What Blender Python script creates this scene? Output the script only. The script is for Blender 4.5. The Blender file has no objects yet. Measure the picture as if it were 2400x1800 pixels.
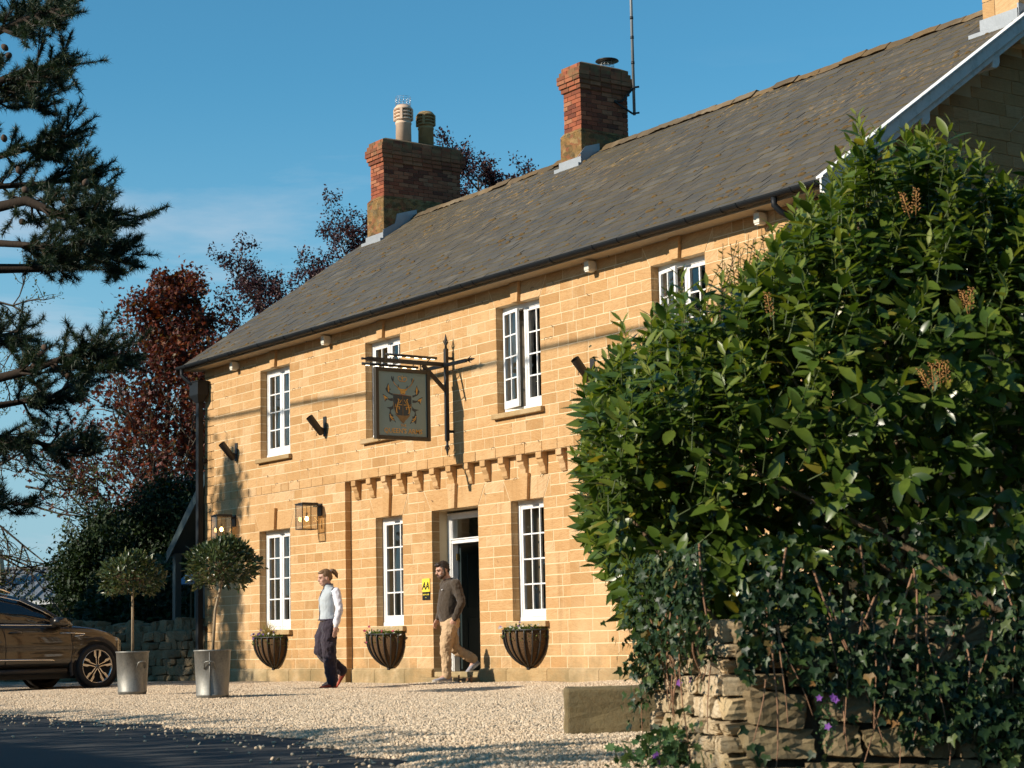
import bpy, bmesh, math, random
import numpy as np
from mathutils import Vector, Matrix

# ---------------------------------------------------------------- camera, sky, sun, exposure
SCN = bpy.context.scene
FPX = 4523.86                                   # focal length in photo pixels (photo is 2400 wide)
CAM = np.array([24.07402, -15.47013, 0.56])
ROT = np.array([[0.57400489, 0.8186003, -0.02029625],     # right
                [0.12049842, -0.05992554, 0.99090315],    # up
                [-0.80993736, 0.57122892, 0.13303759]])   # forward
cam_data = bpy.data.cameras.new('camera')
cam = bpy.data.objects.new('camera', cam_data)
SCN.collection.objects.link(cam)
cam_data.sensor_width = 36.0
cam_data.lens = FPX / 2400 * 36
cam_data.clip_start = 0.1
cam_data.clip_end = 3000
cam.matrix_world = Matrix(((ROT[0][0], ROT[1][0], -ROT[2][0], CAM[0]),
                           (ROT[0][1], ROT[1][1], -ROT[2][1], CAM[1]),
                           (ROT[0][2], ROT[1][2], -ROT[2][2], CAM[2]),
                           (0, 0, 0, 1)))
cam_data.dof.use_dof = True
cam_data.dof.focus_distance = 25.5
cam_data.dof.aperture_fstop = 9.0
SCN.camera = cam

LIGHT = np.array([0.17, 1.0, -0.505]); LIGHT /= np.linalg.norm(LIGHT)      # direction the sunlight travels
SUN_EL = math.asin(-LIGHT[2])
SUN_AZ = math.atan2(-LIGHT[0], -LIGHT[1])                                # from +Y towards +X

world = bpy.data.worlds.new('World'); SCN.world = world
world.use_nodes = True
wn, wl = world.node_tree.nodes, world.node_tree.links
wn.clear()
w_out = wn.new('ShaderNodeOutputWorld'); w_bg = wn.new('ShaderNodeBackground')
w_sky = wn.new('ShaderNodeTexSky'); w_sky.sky_type = 'NISHITA'; w_sky.sun_disc = False
w_sky.sun_elevation = SUN_EL; w_sky.sun_rotation = SUN_AZ
w_sky.altitude = 50; w_sky.air_density = 1.0; w_sky.dust_density = 0.0; w_sky.ozone_density = 1.3
w_bg.inputs['Strength'].default_value = 0.095
w_tint = wn.new('ShaderNodeMix'); w_tint.data_type = 'RGBA'; w_tint.blend_type = 'MULTIPLY'
w_tint.inputs[0].default_value = 1.0; w_tint.inputs[7].default_value = (0.42, 0.98, 1.10, 1)
w_geo = wn.new('ShaderNodeTexCoord'); w_map = wn.new('ShaderNodeMapping')
w_map.inputs['Scale'].default_value = (2.0, 2.0, 10.0); w_map.inputs['Location'].default_value = (8.3, 3.3, 5.78)
w_noise = wn.new('ShaderNodeTexNoise'); w_noise.inputs['Scale'].default_value = 1.7
w_noise.inputs['Detail'].default_value = 8; w_noise.inputs['Roughness'].default_value = 0.58
w_noise.inputs['Distortion'].default_value = 0.35
w_ramp = wn.new('ShaderNodeValToRGB')
w_ramp.color_ramp.elements[0].position = 0.51; w_ramp.color_ramp.elements[0].color = (0, 0, 0, 1)
w_ramp.color_ramp.elements[1].position = 0.72; w_ramp.color_ramp.elements[1].color = (1, 1, 1, 1)
w_sep = wn.new('ShaderNodeSeparateXYZ'); w_el = wn.new('ShaderNodeMapRange')
w_el.inputs[1].default_value = 0.14; w_el.inputs[2].default_value = 0.30
w_el.inputs[3].default_value = 1.0; w_el.inputs[4].default_value = 0.0
w_mul = wn.new('ShaderNodeMath'); w_mul.operation = 'MULTIPLY'
w_mix = wn.new('ShaderNodeMix'); w_mix.data_type = 'RGBA'
w_mix.inputs[7].default_value = (5.2, 5.6, 6.2, 1)
wl.new(w_sky.outputs[0], w_tint.inputs[6])
wl.new(w_geo.outputs['Generated'], w_map.inputs['Vector']); wl.new(w_map.outputs[0], w_noise.inputs['Vector'])
wl.new(w_noise.outputs['Fac'], w_ramp.inputs[0])
wl.new(w_geo.outputs['Generated'], w_sep.inputs[0]); wl.new(w_sep.outputs['Z'], w_el.inputs[0])
wl.new(w_ramp.outputs[0], w_mul.inputs[0]); wl.new(w_el.outputs[0], w_mul.inputs[1])
w_hz = wn.new('ShaderNodeMix'); w_hz.data_type = 'RGBA'; w_hz.inputs[7].default_value = (2.75, 4.25, 5.2, 1)   # pale haze low in the sky, all round
w_hf = wn.new('ShaderNodeMapRange'); w_hf.interpolation_type = 'SMOOTHSTEP'
w_hf.inputs[1].default_value = 0.0; w_hf.inputs[2].default_value = 0.30; w_hf.inputs[3].default_value = 0.95; w_hf.inputs[4].default_value = 0.0
wl.new(w_sep.outputs['Z'], w_hf.inputs[0]); wl.new(w_hf.outputs[0], w_hz.inputs[0]); wl.new(w_tint.outputs[2], w_hz.inputs[6])
wl.new(w_hz.outputs[2], w_mix.inputs[6]); wl.new(w_mul.outputs[0], w_mix.inputs[0])
wl.new(w_mix.outputs[2], w_bg.inputs['Color']); wl.new(w_bg.outputs[0], w_out.inputs[0])

sun_data = bpy.data.lights.new('sun', 'SUN')
sun_data.energy = 5.0; sun_data.angle = math.radians(0.53); sun_data.color = (1.0, 0.90, 0.76)
sun = bpy.data.objects.new('sun', sun_data); SCN.collection.objects.link(sun)
sun.location = (-8, -30, 20)
sun.rotation_euler = Vector(LIGHT).to_track_quat('-Z', 'Y').to_euler()

SCN.view_settings.view_transform = 'Standard'; SCN.view_settings.look = 'None'
SCN.view_settings.exposure = 0.4; SCN.view_settings.gamma = 1.0
SCN.view_settings.use_curve_mapping = False
SCN.render.engine = 'CYCLES'
SCN.cycles.use_denoising = True
SCN.cycles.max_bounces = 6; SCN.cycles.diffuse_bounces = 3; SCN.cycles.glossy_bounces = 3
SCN.cycles.transparent_max_bounces = 12; SCN.cycles.caustics_reflective = False; SCN.cycles.caustics_refractive = False
SCN.cycles.sample_clamp_indirect = 6.0

# ---------------------------------------------------------------- pixel helpers (photo pixels -> places)
def ray(x, y):
    return ROT.T @ np.array([(x - 1200) / FPX, -(y - 900) / FPX, 1.0])
def fac(x, y, Y=0.0):
    d = ray(x, y); q = CAM + d * ((Y - CAM[1]) / d[1]); return q[0], q[2]
def gnd(x, y, z=0.0):
    d = ray(x, y); q = CAM + d * ((z - CAM[2]) / d[2]); return q[0], q[1]
def at(x, y, depth):
    return CAM + ray(x, y) * depth
RIGHT2 = np.array([0.57412, 0.81877, 0.0]); FWD2 = np.array([-0.81877, 0.57412, 0.0])
def pix(P):
    q = ROT @ (np.asarray(P, float) - CAM)
    return 1200 + FPX * q[0] / q[2], 900 - FPX * q[1] / q[2], q[2]
def pixv(P):
    q = (np.asarray(P, float) - CAM) @ ROT.T
    return np.stack([1200 + FPX * q[:, 0] / q[:, 2], 900 - FPX * q[:, 1] / q[:, 2], q[:, 2]], 1)

random.seed(11)
rng = np.random.default_rng(11)
COL = SCN.collection

# ---------------------------------------------------------------- object helpers
def finish(o, parent=None, label=None, cat=None, group=None, kind=None):
    COL.objects.link(o)
    if parent is not None:
        o.parent = parent
        o.matrix_parent_inverse = base_of(parent).inverted()
    if label: o['label'] = label
    if cat: o['category'] = cat
    if group: o['group'] = group
    if kind: o['kind'] = kind
    return o
BASE = {}
def base_of(o):
    return BASE.get(o.name, Matrix.Identity(4))
def thing(name, label, cat, loc=(0, 0, 0), rotz=0.0, group=None):
    """An Empty at the thing's base. Parts are given in world space unless rotz/local is used."""
    o = bpy.data.objects.new(name, None)
    o.empty_display_size = 0.2
    COL.objects.link(o)
    o.location = loc; o.rotation_euler = (0, 0, rotz)
    BASE[o.name] = Matrix.Translation(Vector(loc)) @ Matrix.Rotation(rotz, 4, 'Z')
    o['label'] = label; o['category'] = cat
    if group: o['group'] = group
    return o
def new_obj(name, mesh, mat=None, parent=None, **kw):
    if mat is not None and not mesh.materials:
        for m in (mat if isinstance(mat, (list, tuple)) else [mat]):
            mesh.materials.append(m)
    o = bpy.data.objects.new(name, mesh)
    return finish(o, parent, **kw)
def local_part(o, parent):
    """parent without inverse: the mesh is in the thing's own space"""
    o.parent = parent; o.matrix_parent_inverse = Matrix.Identity(4)
    return o
def copy_tree(root, loc, rotz=0.0, label=None):
    r = root.copy(); COL.objects.link(r); r.location = loc; r.rotation_euler = (0, 0, rotz)
    BASE[r.name] = Matrix.Translation(Vector(loc)) @ Matrix.Rotation(rotz, 4, 'Z')
    if label: r['label'] = label
    def rec(src, dst):
        for ch in list(src.children):
            c = ch.copy(); COL.objects.link(c); c.parent = dst
            c.matrix_parent_inverse = ch.matrix_parent_inverse.copy()
            rec(ch, c)
    rec(root, r)
    return r

class MB:
    def __init__(self): self.v = []; self.f = []; self.m = []; self.smooth = []; self.cur = 0; self.sm = False
    def add(self, verts, faces):
        n = len(self.v); self.v.extend([tuple(float(c) for c in p) for p in verts])
        for f in faces:
            self.f.append([n + i for i in f]); self.m.append(self.cur); self.smooth.append(self.sm)
        return self
    def box(self, x0, x1, y0, y1, z0, z1):
        v = [(x0,y0,z0),(x1,y0,z0),(x1,y1,z0),(x0,y1,z0),(x0,y0,z1),(x1,y0,z1),(x1,y1,z1),(x0,y1,z1)]
        return self.add(v, [(3,2,1,0),(4,5,6,7),(0,1,5,4),(1,2,6,5),(2,3,7,6),(3,0,4,7)])
    def bar(self, a, b, w, h, up=(0,0,1)):
        a = np.array(a, float); b = np.array(b, float); d = b - a; d /= np.linalg.norm(d)
        s = np.cross(d, up)
        if np.linalg.norm(s) < 1e-6: s = np.cross(d, (1,0,0))
        s /= np.linalg.norm(s); u = np.cross(s, d)
        v = []
        for p in (a, b):
            for i, j in ((-1,-1),(1,-1),(1,1),(-1,1)): v.append(p + s*w/2*i + u*h/2*j)
        return self.add(v, [(3,2,1,0),(4,5,6,7),(0,1,5,4),(1,2,6,5),(2,3,7,6),(3,0,4,7)])
    def tube(self, pts, rad, seg=8, cap=True):
        pts = [np.array(p, float) for p in pts]; n = len(pts)
        if not hasattr(rad, '__len__'): rad = [rad] * n
        t = [(pts[min(i+1,n-1)] - pts[max(i-1,0)]) for i in range(n)]
        ref = np.array([0.0,0.0,1.0])
        if abs(t[0][2]) > 0.9*np.linalg.norm(t[0]): ref = np.array([1.0,0.0,0.0])
        v = []; prev = None
        for i in range(n):
            d = t[i]/(np.linalg.norm(t[i])+1e-9)
            s = np.cross(d, ref) if prev is None else prev - d*np.dot(prev, d)
            s /= (np.linalg.norm(s)+1e-9); prev = s; u = np.cross(d, s)
            for k in range(seg):
                a = 2*math.pi*k/seg
                v.append(pts[i] + (s*math.cos(a) + u*math.sin(a))*rad[i])
        f = []
        for i in range(n-1):
            for k in range(seg):
                k2 = (k+1) % seg
                f.append((i*seg+k, i*seg+k2, (i+1)*seg+k2, (i+1)*seg+k))
        if cap: f.append(tuple(range(seg-1,-1,-1))); f.append(tuple((n-1)*seg+k for k in range(seg)))
        sm = self.sm; self.sm = True; self.add(v, f); self.sm = sm
        return self
    def rings(self, rings, cap=True, smooth=True):
        """loft closed rings of equal length"""
        seg = len(rings[0]); v = [p for r in rings for p in r]; f = []
        for i in range(len(rings)-1):
            for k in range(seg):
                k2 = (k+1) % seg
                f.append((i*seg+k, i*seg+k2, (i+1)*seg+k2, (i+1)*seg+k))
        if cap: f.append(tuple(range(seg-1,-1,-1))); f.append(tuple((len(rings)-1)*seg+k for k in range(seg)))
        sm = self.sm; self.sm = smooth; self.add(v, f); self.sm = sm
        return self
    def lathe(self, prof, c=(0,0,0), seg=24, cap=True, smooth=True):
        c = np.array(c, float)
        return self.rings([[c + np.array([r*math.cos(2*math.pi*k/seg), r*math.sin(2*math.pi*k/seg), z]) for k in range(seg)] for r, z in prof], cap, smooth)
    def prism(self, poly, axis, a, b):
        """poly of 2-D points extruded along an axis from a to b"""
        def P(p, t):
            return {'x': (t, p[0], p[1]), 'y': (p[0], t, p[1]), 'z': (p[0], p[1], t)}[axis]
        n = len(poly); v = [P(p, a) for p in poly] + [P(p, b) for p in poly]
        f = [tuple(range(n-1,-1,-1)), tuple(range(n, 2*n))] + [(i, (i+1)%n, n+(i+1)%n, n+i) for i in range(n)]
        return self.add(v, f)
    def mesh(self, name='m'):
        me = bpy.data.meshes.new(name); me.from_pydata(self.v, [], self.f)
        me.polygons.foreach_set('material_index', self.m)
        me.polygons.foreach_set('use_smooth', self.smooth)
        me.update()
        bm = bmesh.new(); bm.from_mesh(me); bmesh.ops.recalc_face_normals(bm, faces=bm.faces); bm.to_mesh(me); bm.free()
        return me
    def build(self, name, mat, parent=None, bevel=0, **kw):
        o = new_obj(name, self.mesh(name), mat, parent, **kw)
        if bevel:
            b = o.modifiers.new('bevel', 'BEVEL'); b.width = bevel; b.segments = 2; b.limit_method = 'ANGLE'; b.angle_limit = math.radians(40)
        return o

def fast_mesh(name, verts, faces, smooth=False, mats=None, midx=None, uv=None):
    """verts (n,3), faces (m,k) arrays of equal size -> mesh"""
    verts = np.asarray(verts, np.float32); faces = np.asarray(faces, np.int32)
    me = bpy.data.meshes.new(name); m, k = faces.shape
    me.vertices.add(len(verts)); me.vertices.foreach_set('co', verts.ravel())
    me.loops.add(m*k); me.loops.foreach_set('vertex_index', faces.ravel())
    me.polygons.add(m); me.polygons.foreach_set('loop_start', np.arange(0, m*k, k, dtype=np.int32))
    me.polygons.foreach_set('use_smooth', np.full(m, smooth))
    if midx is not None: me.polygons.foreach_set('material_index', np.asarray(midx, np.int32))
    if uv is not None:
        l = me.uv_layers.new(name='UVMap'); l.data.foreach_set('uv', np.asarray(uv, np.float32)[faces.ravel()].ravel())
    me.update(calc_edges=True); me.validate()
    for mt in (mats or []): me.materials.append(mt)
    return me

def frames(d, up=None, roll=None):
    """rotation matrices (n,3,3) whose columns are side, along d, normal"""
    d = d / (np.linalg.norm(d, axis=1, keepdims=True) + 1e-9)
    if up is None: up = np.tile([0.0,0.0,1.0], (len(d),1))
    s = np.cross(d, up); nn = np.linalg.norm(s, axis=1, keepdims=True)
    s = np.where(nn < 1e-4, np.array([1.0,0,0]), s / (nn+1e-9)); u = np.cross(s, d)
    if roll is not None:
        c, si = np.cos(roll)[:,None], np.sin(roll)[:,None]; s, u = s*c + u*si, u*c - s*si
    return np.stack([s, d, u], axis=2)

def scatter(tv, tf, pos, R, sc):
    """copies of a template (verts along +Y, normal +Z) -> verts, faces"""
    tv = np.asarray(tv, float); tf = np.asarray(tf, int); n = len(pos); k = len(tv)
    sc = np.asarray(sc, float)
    if sc.ndim == 1: sc = np.tile(sc[:,None], (1,3))
    V = np.einsum('nij,nkj->nki', R, tv[None] * sc[:,None,:]) + pos[:,None,:]
    Fc = tf[None] + (np.arange(n)*k)[:,None,None]
    return V.reshape(-1,3), Fc.reshape(-1, tf.shape[1])

# leaf templates (unit length along +Y)
def leaf_template(width=0.36, fold=0.10, curve=0.10, seg=5):
    v = []; f = []
    for i in range(seg+1):
        t = i/seg; w = width/2*math.sin(math.pi*min(1,max(0.0,t*0.93+0.05)))**0.8
        z = -curve*t*t
        v += [(-w, t, z+fold*w*2), (0, t, z), (w, t, z+fold*w*2)]
    for i in range(seg):
        a = i*3
        f += [(a, a+1, a+4, a+3), (a+1, a+2, a+5, a+4)]
    return np.array(v), np.array(f)
LEAF = leaf_template()
LEAF_SMALL = leaf_template(0.45, 0.12, 0.08, 2)
def star_leaf(pts):
    """triangle fan in XY from base (0,0)"""
    v = [(0,0.35,-0.04)] + [(x,y,0.05*abs(x)) for x,y in pts]
    n = len(pts)
    return np.array(v), np.array([(0, 1+i, 1+(i+1)%n) for i in range(n)])
MAPLE = star_leaf([(0,0),(0.38,-0.08),(0.25,0.22),(0.55,0.42),(0.24,0.50),(0.0,1.0),(-0.24,0.50),(-0.55,0.42),(-0.25,0.22),(-0.38,-0.08)])
IVY = star_leaf([(0,0.0),(0.32,-0.08),(0.50,0.30),(0.20,0.42),(0.0,1.0),(-0.20,0.42),(-0.50,0.30),(-0.32,-0.08)])
QUADLEAF = (np.array([(0,0,0),(0.28,0.5,0.05),(0,1,-0.04),(-0.28,0.5,0.05)]), np.array([(0,1,2,3)]))

# ---------------------------------------------------------------- materials
class NM:
    def __init__(self, name):
        self.mat = bpy.data.materials.new(name); self.mat.use_nodes = True
        self.n = self.mat.node_tree.nodes; self.l = self.mat.node_tree.links
        self.b = self.n['Principled BSDF']; self._co = None
    def set(self, **kw):
        for k, v in kw.items():
            key = {'rough':'Roughness','metal':'Metallic','spec':'Specular IOR Level','color':'Base Color','coat':'Coat Weight',
                   'trans':'Transmission Weight','ior':'IOR','sheen':'Sheen Weight','coat_rough':'Coat Roughness',
                   'emit':'Emission Color','estr':'Emission Strength','alpha':'Alpha'}[k]
            s = self.b.inputs[key]
            if hasattr(v, 'is_linked') or hasattr(v, 'links'): self.l.new(v, s)
            else: s.default_value = v if not isinstance(v, tuple) or len(v) == 4 else (*v, 1)
        return self
    def co(self, which='Object', scale=None, space=None):
        t = self.n.new('ShaderNodeTexCoord'); out = t.outputs[which]
        if scale is not None:
            m = self.n.new('ShaderNodeMapping'); m.inputs['Scale'].default_value = scale
            self.l.new(out, m.inputs[0]); out = m.outputs[0]
        return out
    def pos(self, scale=(1,1,1)):
        g = self.n.new('ShaderNodeNewGeometry'); m = self.n.new('ShaderNodeMapping')
        m.inputs['Scale'].default_value = scale; self.l.new(g.outputs['Position'], m.inputs[0]); return m.outputs[0]
    def noise(self, co, scale, detail=4, rough=0.55, dist=0.0, out='Fac'):
        t = self.n.new('ShaderNodeTexNoise'); t.inputs['Scale'].default_value = scale
        t.inputs['Detail'].default_value = detail; t.inputs['Roughness'].default_value = rough
        t.inputs['Distortion'].default_value = dist; self.l.new(co, t.inputs['Vector']); return t.outputs[out]
    def vor(self, co, scale, feature='F1', out='Distance'):
        t = self.n.new('ShaderNodeTexVoronoi'); t.feature = feature; t.inputs['Scale'].default_value = scale
        self.l.new(co, t.inputs['Vector']); return t.outputs[out]
    def ramp(self, fac, stops):
        r = self.n.new('ShaderNodeValToRGB'); e = r.color_ramp.elements
        while len(e) < len(stops): e.new(0.5)
        for i, (p, c) in enumerate(stops):
            e[i].position = p; e[i].color = (*c, 1) if len(c) == 3 else c
        self.l.new(fac, r.inputs[0]); return r.outputs[0]
    def mix(self, fac, a, b, mode='MIX'):
        m = self.n.new('ShaderNodeMix'); m.data_type = 'RGBA'; m.blend_type = mode
        for s, v in ((m.inputs[0], fac), (m.inputs[6], a), (m.inputs[7], b)):
            if hasattr(v, 'links'): self.l.new(v, s)
            else: s.default_value = v if isinstance(v, (int, float)) else ((*v, 1) if len(v) == 3 else v)
        return m.outputs[2]
    def math(self, op, a, b=0.0, clamp=False):
        m = self.n.new('ShaderNodeMath'); m.operation = op; m.use_clamp = clamp
        for s, v in ((m.inputs[0], a), (m.inputs[1], b)):
            if hasattr(v, 'links'): self.l.new(v, s)
            else: s.default_value = v
        return m.outputs[0]
    def rnd(self):
        """a random number per object and per loose piece"""
        o = self.n.new('ShaderNodeObjectInfo'); g = self.n.new('ShaderNodeNewGeometry')
        return self.math('FRACT', self.math('ADD', o.outputs['Random'], g.outputs['Random Per Island']))
    def bump(self, h, strength=0.3, dist=0.02):
        b = self.n.new('ShaderNodeBump'); b.inputs['Strength'].default_value = strength; b.inputs['Distance'].default_value = dist
        self.l.new(h, b.inputs['Height']); self.l.new(b.outputs[0], self.b.inputs['Normal']); return self
def plain(name, color, rough=0.6, metal=0.0, var=0.12, scale=12.0, bump=0.0, bscale=60.0, spec=0.5):
    m = NM(name); co = m.pos()
    c = m.mix(m.noise(co, scale, 5), tuple(x*(1-var) for x in color), tuple(min(1,x*(1+var)) for x in color))
    m.set(color=c, rough=rough, metal=metal, spec=spec)
    if bump: m.bump(m.noise(co, bscale, 4), bump, 0.01)
    return m.mat
# ---------------------------------------------------------------- shared materials
def stone_material(name, cols, stain=(0.16,0.09,0.04), bleach=(0.66,0.46,0.25), grain=(1.2,1.2,14.0)):
    m = NM(name); p = m.pos(); r = m.rnd()
    base = m.ramp(r, cols)
    rot = m.n.new('ShaderNodeVectorRotate'); rot.inputs['Axis'].default_value = (0,1,0); m.l.new(m.pos(), rot.inputs['Vector'])
    m.l.new(m.math('MULTIPLY', m.math('SUBTRACT', m.rnd(), 0.5), 0.9), rot.inputs['Angle'])
    mpn = m.n.new('ShaderNodeMapping'); mpn.inputs['Scale'].default_value = grain; m.l.new(rot.outputs[0], mpn.inputs[0])
    streak = m.noise(mpn.outputs[0], 5.0, 6, 0.62, 1.6)
    c = m.mix(m.ramp(streak, [(0.40,(0,0,0)),(0.70,(0.75,0.75,0.75))]), base, tuple(x*f for x, f in zip(cols[1][1], (0.72,0.58,0.45))))
    c = m.mix(m.ramp(m.noise(p, 2.3, 6, 0.65), [(0.52,(0,0,0)),(0.75,(0.45,0.45,0.45))]), c, bleach)
    c = m.mix(m.ramp(m.noise(p, 9.0, 8, 0.7, 0.8), [(0.63,(0,0,0)),(0.76,(0.7,0.7,0.7))]), c, stain)
    c = m.mix(m.ramp(m.noise(p, 130.0, 3, 0.6), [(0.30,(0.75,0.75,0.75)),(0.55,(1,1,1))]), (0,0,0), c)
    run = m.noise(m.pos((7.0, 7.0, 0.55)), 1.0, 5, 0.6)          # rain runs
    c = m.mix(m.ramp(run, [(0.56,(0,0,0)),(0.74,(0.42,0.42,0.42))]), c, tuple(x*f for x, f in zip(cols[0][1], (0.60,0.58,0.55))))
    pale = m.noise(p, 0.42, 4, 0.6)
    c = m.mix(m.ramp(pale, [(0.52,(0,0,0)),(0.70,(0.38,0.38,0.38))]), c, bleach)
    sz = m.n.new('ShaderNodeSeparateXYZ'); m.l.new(p, sz.inputs[0]); dz = m.n.new('ShaderNodeMapRange'); dz.inputs[1].default_value = 0.05; dz.inputs[2].default_value = 0.85; dz.inputs[3].default_value = 1.0; dz.inputs[4].default_value = 0.0; m.l.new(sz.outputs[2], dz.inputs[0])
    damp = m.math('MULTIPLY', dz.outputs[0], m.ramp(m.noise(p, 2.6, 6, 0.65), [(0.40,(0,0,0)),(0.62,(0.75,0.75,0.75))]))      # damp and algae near the ground
    c = m.mix(damp, c, (0.20,0.155,0.075))
    m.set(color=c, rough=0.88, spec=0.25)
    m.bump(m.math('ADD', m.noise(p, 28.0, 7, 0.65), m.math('MULTIPLY', streak, 0.7)), 0.45, 0.012)
    return m.mat
HAM = [(0.0,(0.42,0.245,0.100)),(0.15,(0.53,0.318,0.138)),(0.78,(0.585,0.366,0.172)),(1.0,(0.65,0.445,0.245))]
M_STONE = stone_material('golden_stone', HAM)
M_STONE_WORN = stone_material('worn_golden_stone', [(0.0,(0.36,0.25,0.12)),(0.4,(0.45,0.31,0.15)),(0.8,(0.5,0.36,0.19)),(1.0,(0.48,0.38,0.22))], (0.10,0.085,0.045), (0.58,0.47,0.31))
def mortar():
    m = NM('cream_mortar'); p = m.pos()
    c = m.mix(m.noise(p, 6, 6), (0.62,0.47,0.28), (0.80,0.64,0.41)); m.set(color=c, rough=0.95, spec=0.2)
    m.bump(m.noise(p, 90, 4), 0.4, 0.006); return m.mat
M_MORTAR = mortar()
def brick_mat():
    m = NM('red_brick'); p = m.pos(); r = m.rnd()
    c = m.ramp(r, [(0.0,(0.14,0.045,0.027)),(0.4,(0.27,0.078,0.040)),(0.75,(0.34,0.110,0.053)),(1.0,(0.33,0.15,0.08))])
    c = m.mix(m.ramp(m.noise(p, 7, 7, 0.7), [(0.5,(0,0,0)),(0.72,(0.8,0.8,0.8))]), c, (0.09,0.045,0.03))
    hgt = m.n.new('ShaderNodeSeparateXYZ'); m.l.new(m.pos(), hgt.inputs[0])
    up = m.n.new('ShaderNodeMapRange'); up.inputs[1].default_value = 9.75; up.inputs[2].default_value = 10.25; m.l.new(hgt.outputs[2], up.inputs[0])
    lich = m.math('MULTIPLY', m.ramp(m.noise(p, 5, 6, 0.7), [(0.42,(0,0,0)),(0.62,(1,1,1))]), up.outputs[0])
    c = m.mix(lich, c, (0.16,0.12,0.055)); m.set(color=c, rough=0.9, spec=0.2)
    m.bump(m.noise(p, 40, 5), 0.4, 0.008); return m.mat
M_BRICK = brick_mat()
M_BRICK_MORTAR = plain('grey_brown_mortar', (0.30,0.25,0.17), 0.95, var=0.3, bump=0.3)
def slate_mat():
    m = NM('weathered_slate'); p = m.pos(); r = m.rnd()
    c = m.ramp(r, [(0.0,(0.055,0.050,0.042)),(0.5,(0.070,0.064,0.052)),(0.85,(0.085,0.076,0.060)),(1.0,(0.125,0.110,0.084))])
    c = m.mix(m.ramp(m.noise(m.pos((3.5,0.6,0.6)), 1.1, 6, 0.65), [(0.35,(0,0,0)),(0.7,(0.85,0.85,0.85))]), c, (0.105,0.080,0.047))
    sep = m.n.new('ShaderNodeSeparateXYZ'); m.l.new(m.pos(), sep.inputs[0])
    hi = m.n.new('ShaderNodeMapRange'); hi.inputs[1].default_value = 1.2; hi.inputs[2].default_value = 3.9; hi.inputs[3].default_value = 0.15; m.l.new(sep.outputs[1], hi.inputs[0])
    sp = m.math('MULTIPLY', m.ramp(m.noise(m.pos((1,0.55,0.55)), 11, 6, 0.7, 0.5), [(0.55,(0,0,0)),(0.63,(1,1,1))]), hi.outputs[0])
    patch = m.ramp(m.noise(p, 0.55, 3), [(0.47,(0.05,0.05,0.05)),(0.6,(1,1,1))])
    c = m.mix(m.math('MULTIPLY', sp, patch), c, (0.42,0.24,0.05))
    c = m.mix(m.ramp(m.noise(p, 26, 5, 0.7), [(0.66,(0,0,0)),(0.74,(0.55,0.55,0.55))]), c, (0.36,0.34,0.29))
    m.set(color=c, rough=m.ramp(m.noise(p, 14, 4), [(0.3,(0.42,0.42,0.42)),(0.7,(0.7,0.7,0.7))]), spec=0.4)
    m.bump(m.noise(m.pos((1,0.35,0.35)), 34, 6), 0.35, 0.006); return m.mat
M_SLATE = slate_mat()
M_SLATE_EDGE = plain('mossy_slate_edge', (0.13,0.10,0.035), .95, var=.5, scale=8)
M_DECK = plain('dark_underlay', (0.03,0.03,0.03), 0.9)
M_MOSS = plain('brown_moss', (0.11,0.065,0.018), 0.95, var=0.5, scale=9, bump=0.6, bscale=220)
M_RIDGE = stone_material('ridge_mortar', [(0,(0.10,0.075,0.045)),(0.4,(0.15,0.11,0.065)),(0.8,(0.18,0.115,0.05)),(1,(0.09,0.072,0.045))], (0.03,0.025,0.016), (0.33,0.26,0.17), (3,3,6))
def mottled_base():
    m = NM('mottled_chimney_base'); p = m.pos((1,1,1.7)); v = m.vor(p, 9, 'F1', 'Color'); s = m.n.new('ShaderNodeSeparateColor'); m.l.new(v, s.inputs[0])
    c = m.ramp(s.outputs[0], [(0,(0.10,0.065,0.03)),(0.35,(0.26,0.155,0.055)),(0.6,(0.22,0.085,0.04)),(0.8,(0.30,0.19,0.08)),(1,(0.14,0.10,0.05))])
    c = m.mix(m.ramp(m.noise(m.pos(), 6, 7, .7), [(0.45,(0,0,0)),(0.7,(0.8,0.8,0.8))]), c, (0.06,0.045,0.02))
    c = m.mix(m.ramp(m.noise(m.pos(), 28, 4, .6), [(0.66,(0,0,0)),(0.74,(0.8,0.8,0.8))]), c, (0.42,0.38,0.28))
    m.set(color=c, rough=.95, spec=.2); m.bump(m.noise(m.pos(), 18, 6, .65), .9, .03); return m.mat
M_CHBASE = mottled_base()
M_LEAD = plain('lead_flashing', (0.30,0.32,0.335), 0.55, 0.25, var=0.22, scale=5, bump=0.2, bscale=25)
M_GUTTER = plain('black_gutter_plastic', (0.008,0.010,0.012), 0.55, var=0.35, scale=6, spec=.25)
M_BLACK = plain('black_painted_iron', (0.018,0.016,0.014), 0.5, var=0.4, scale=30, bump=0.25, bscale=120)
def white_paint(name='white_gloss_paint', dirt=0.25):
    m = NM(name); p = m.pos()
    c = m.mix(m.ramp(m.noise(p, 7, 7, 0.7), [(0.5,(0,0,0)),(0.8,(dirt*2,dirt*2,dirt*2))]), (0.80,0.79,0.76), (0.46,0.44,0.38))
    m.set(color=c, rough=0.42); m.bump(m.noise(p, 60, 3), 0.12, 0.004); return m.mat
M_WHITE = white_paint(); M_BARGE = white_paint('flaking_white_paint', 0.5)
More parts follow.
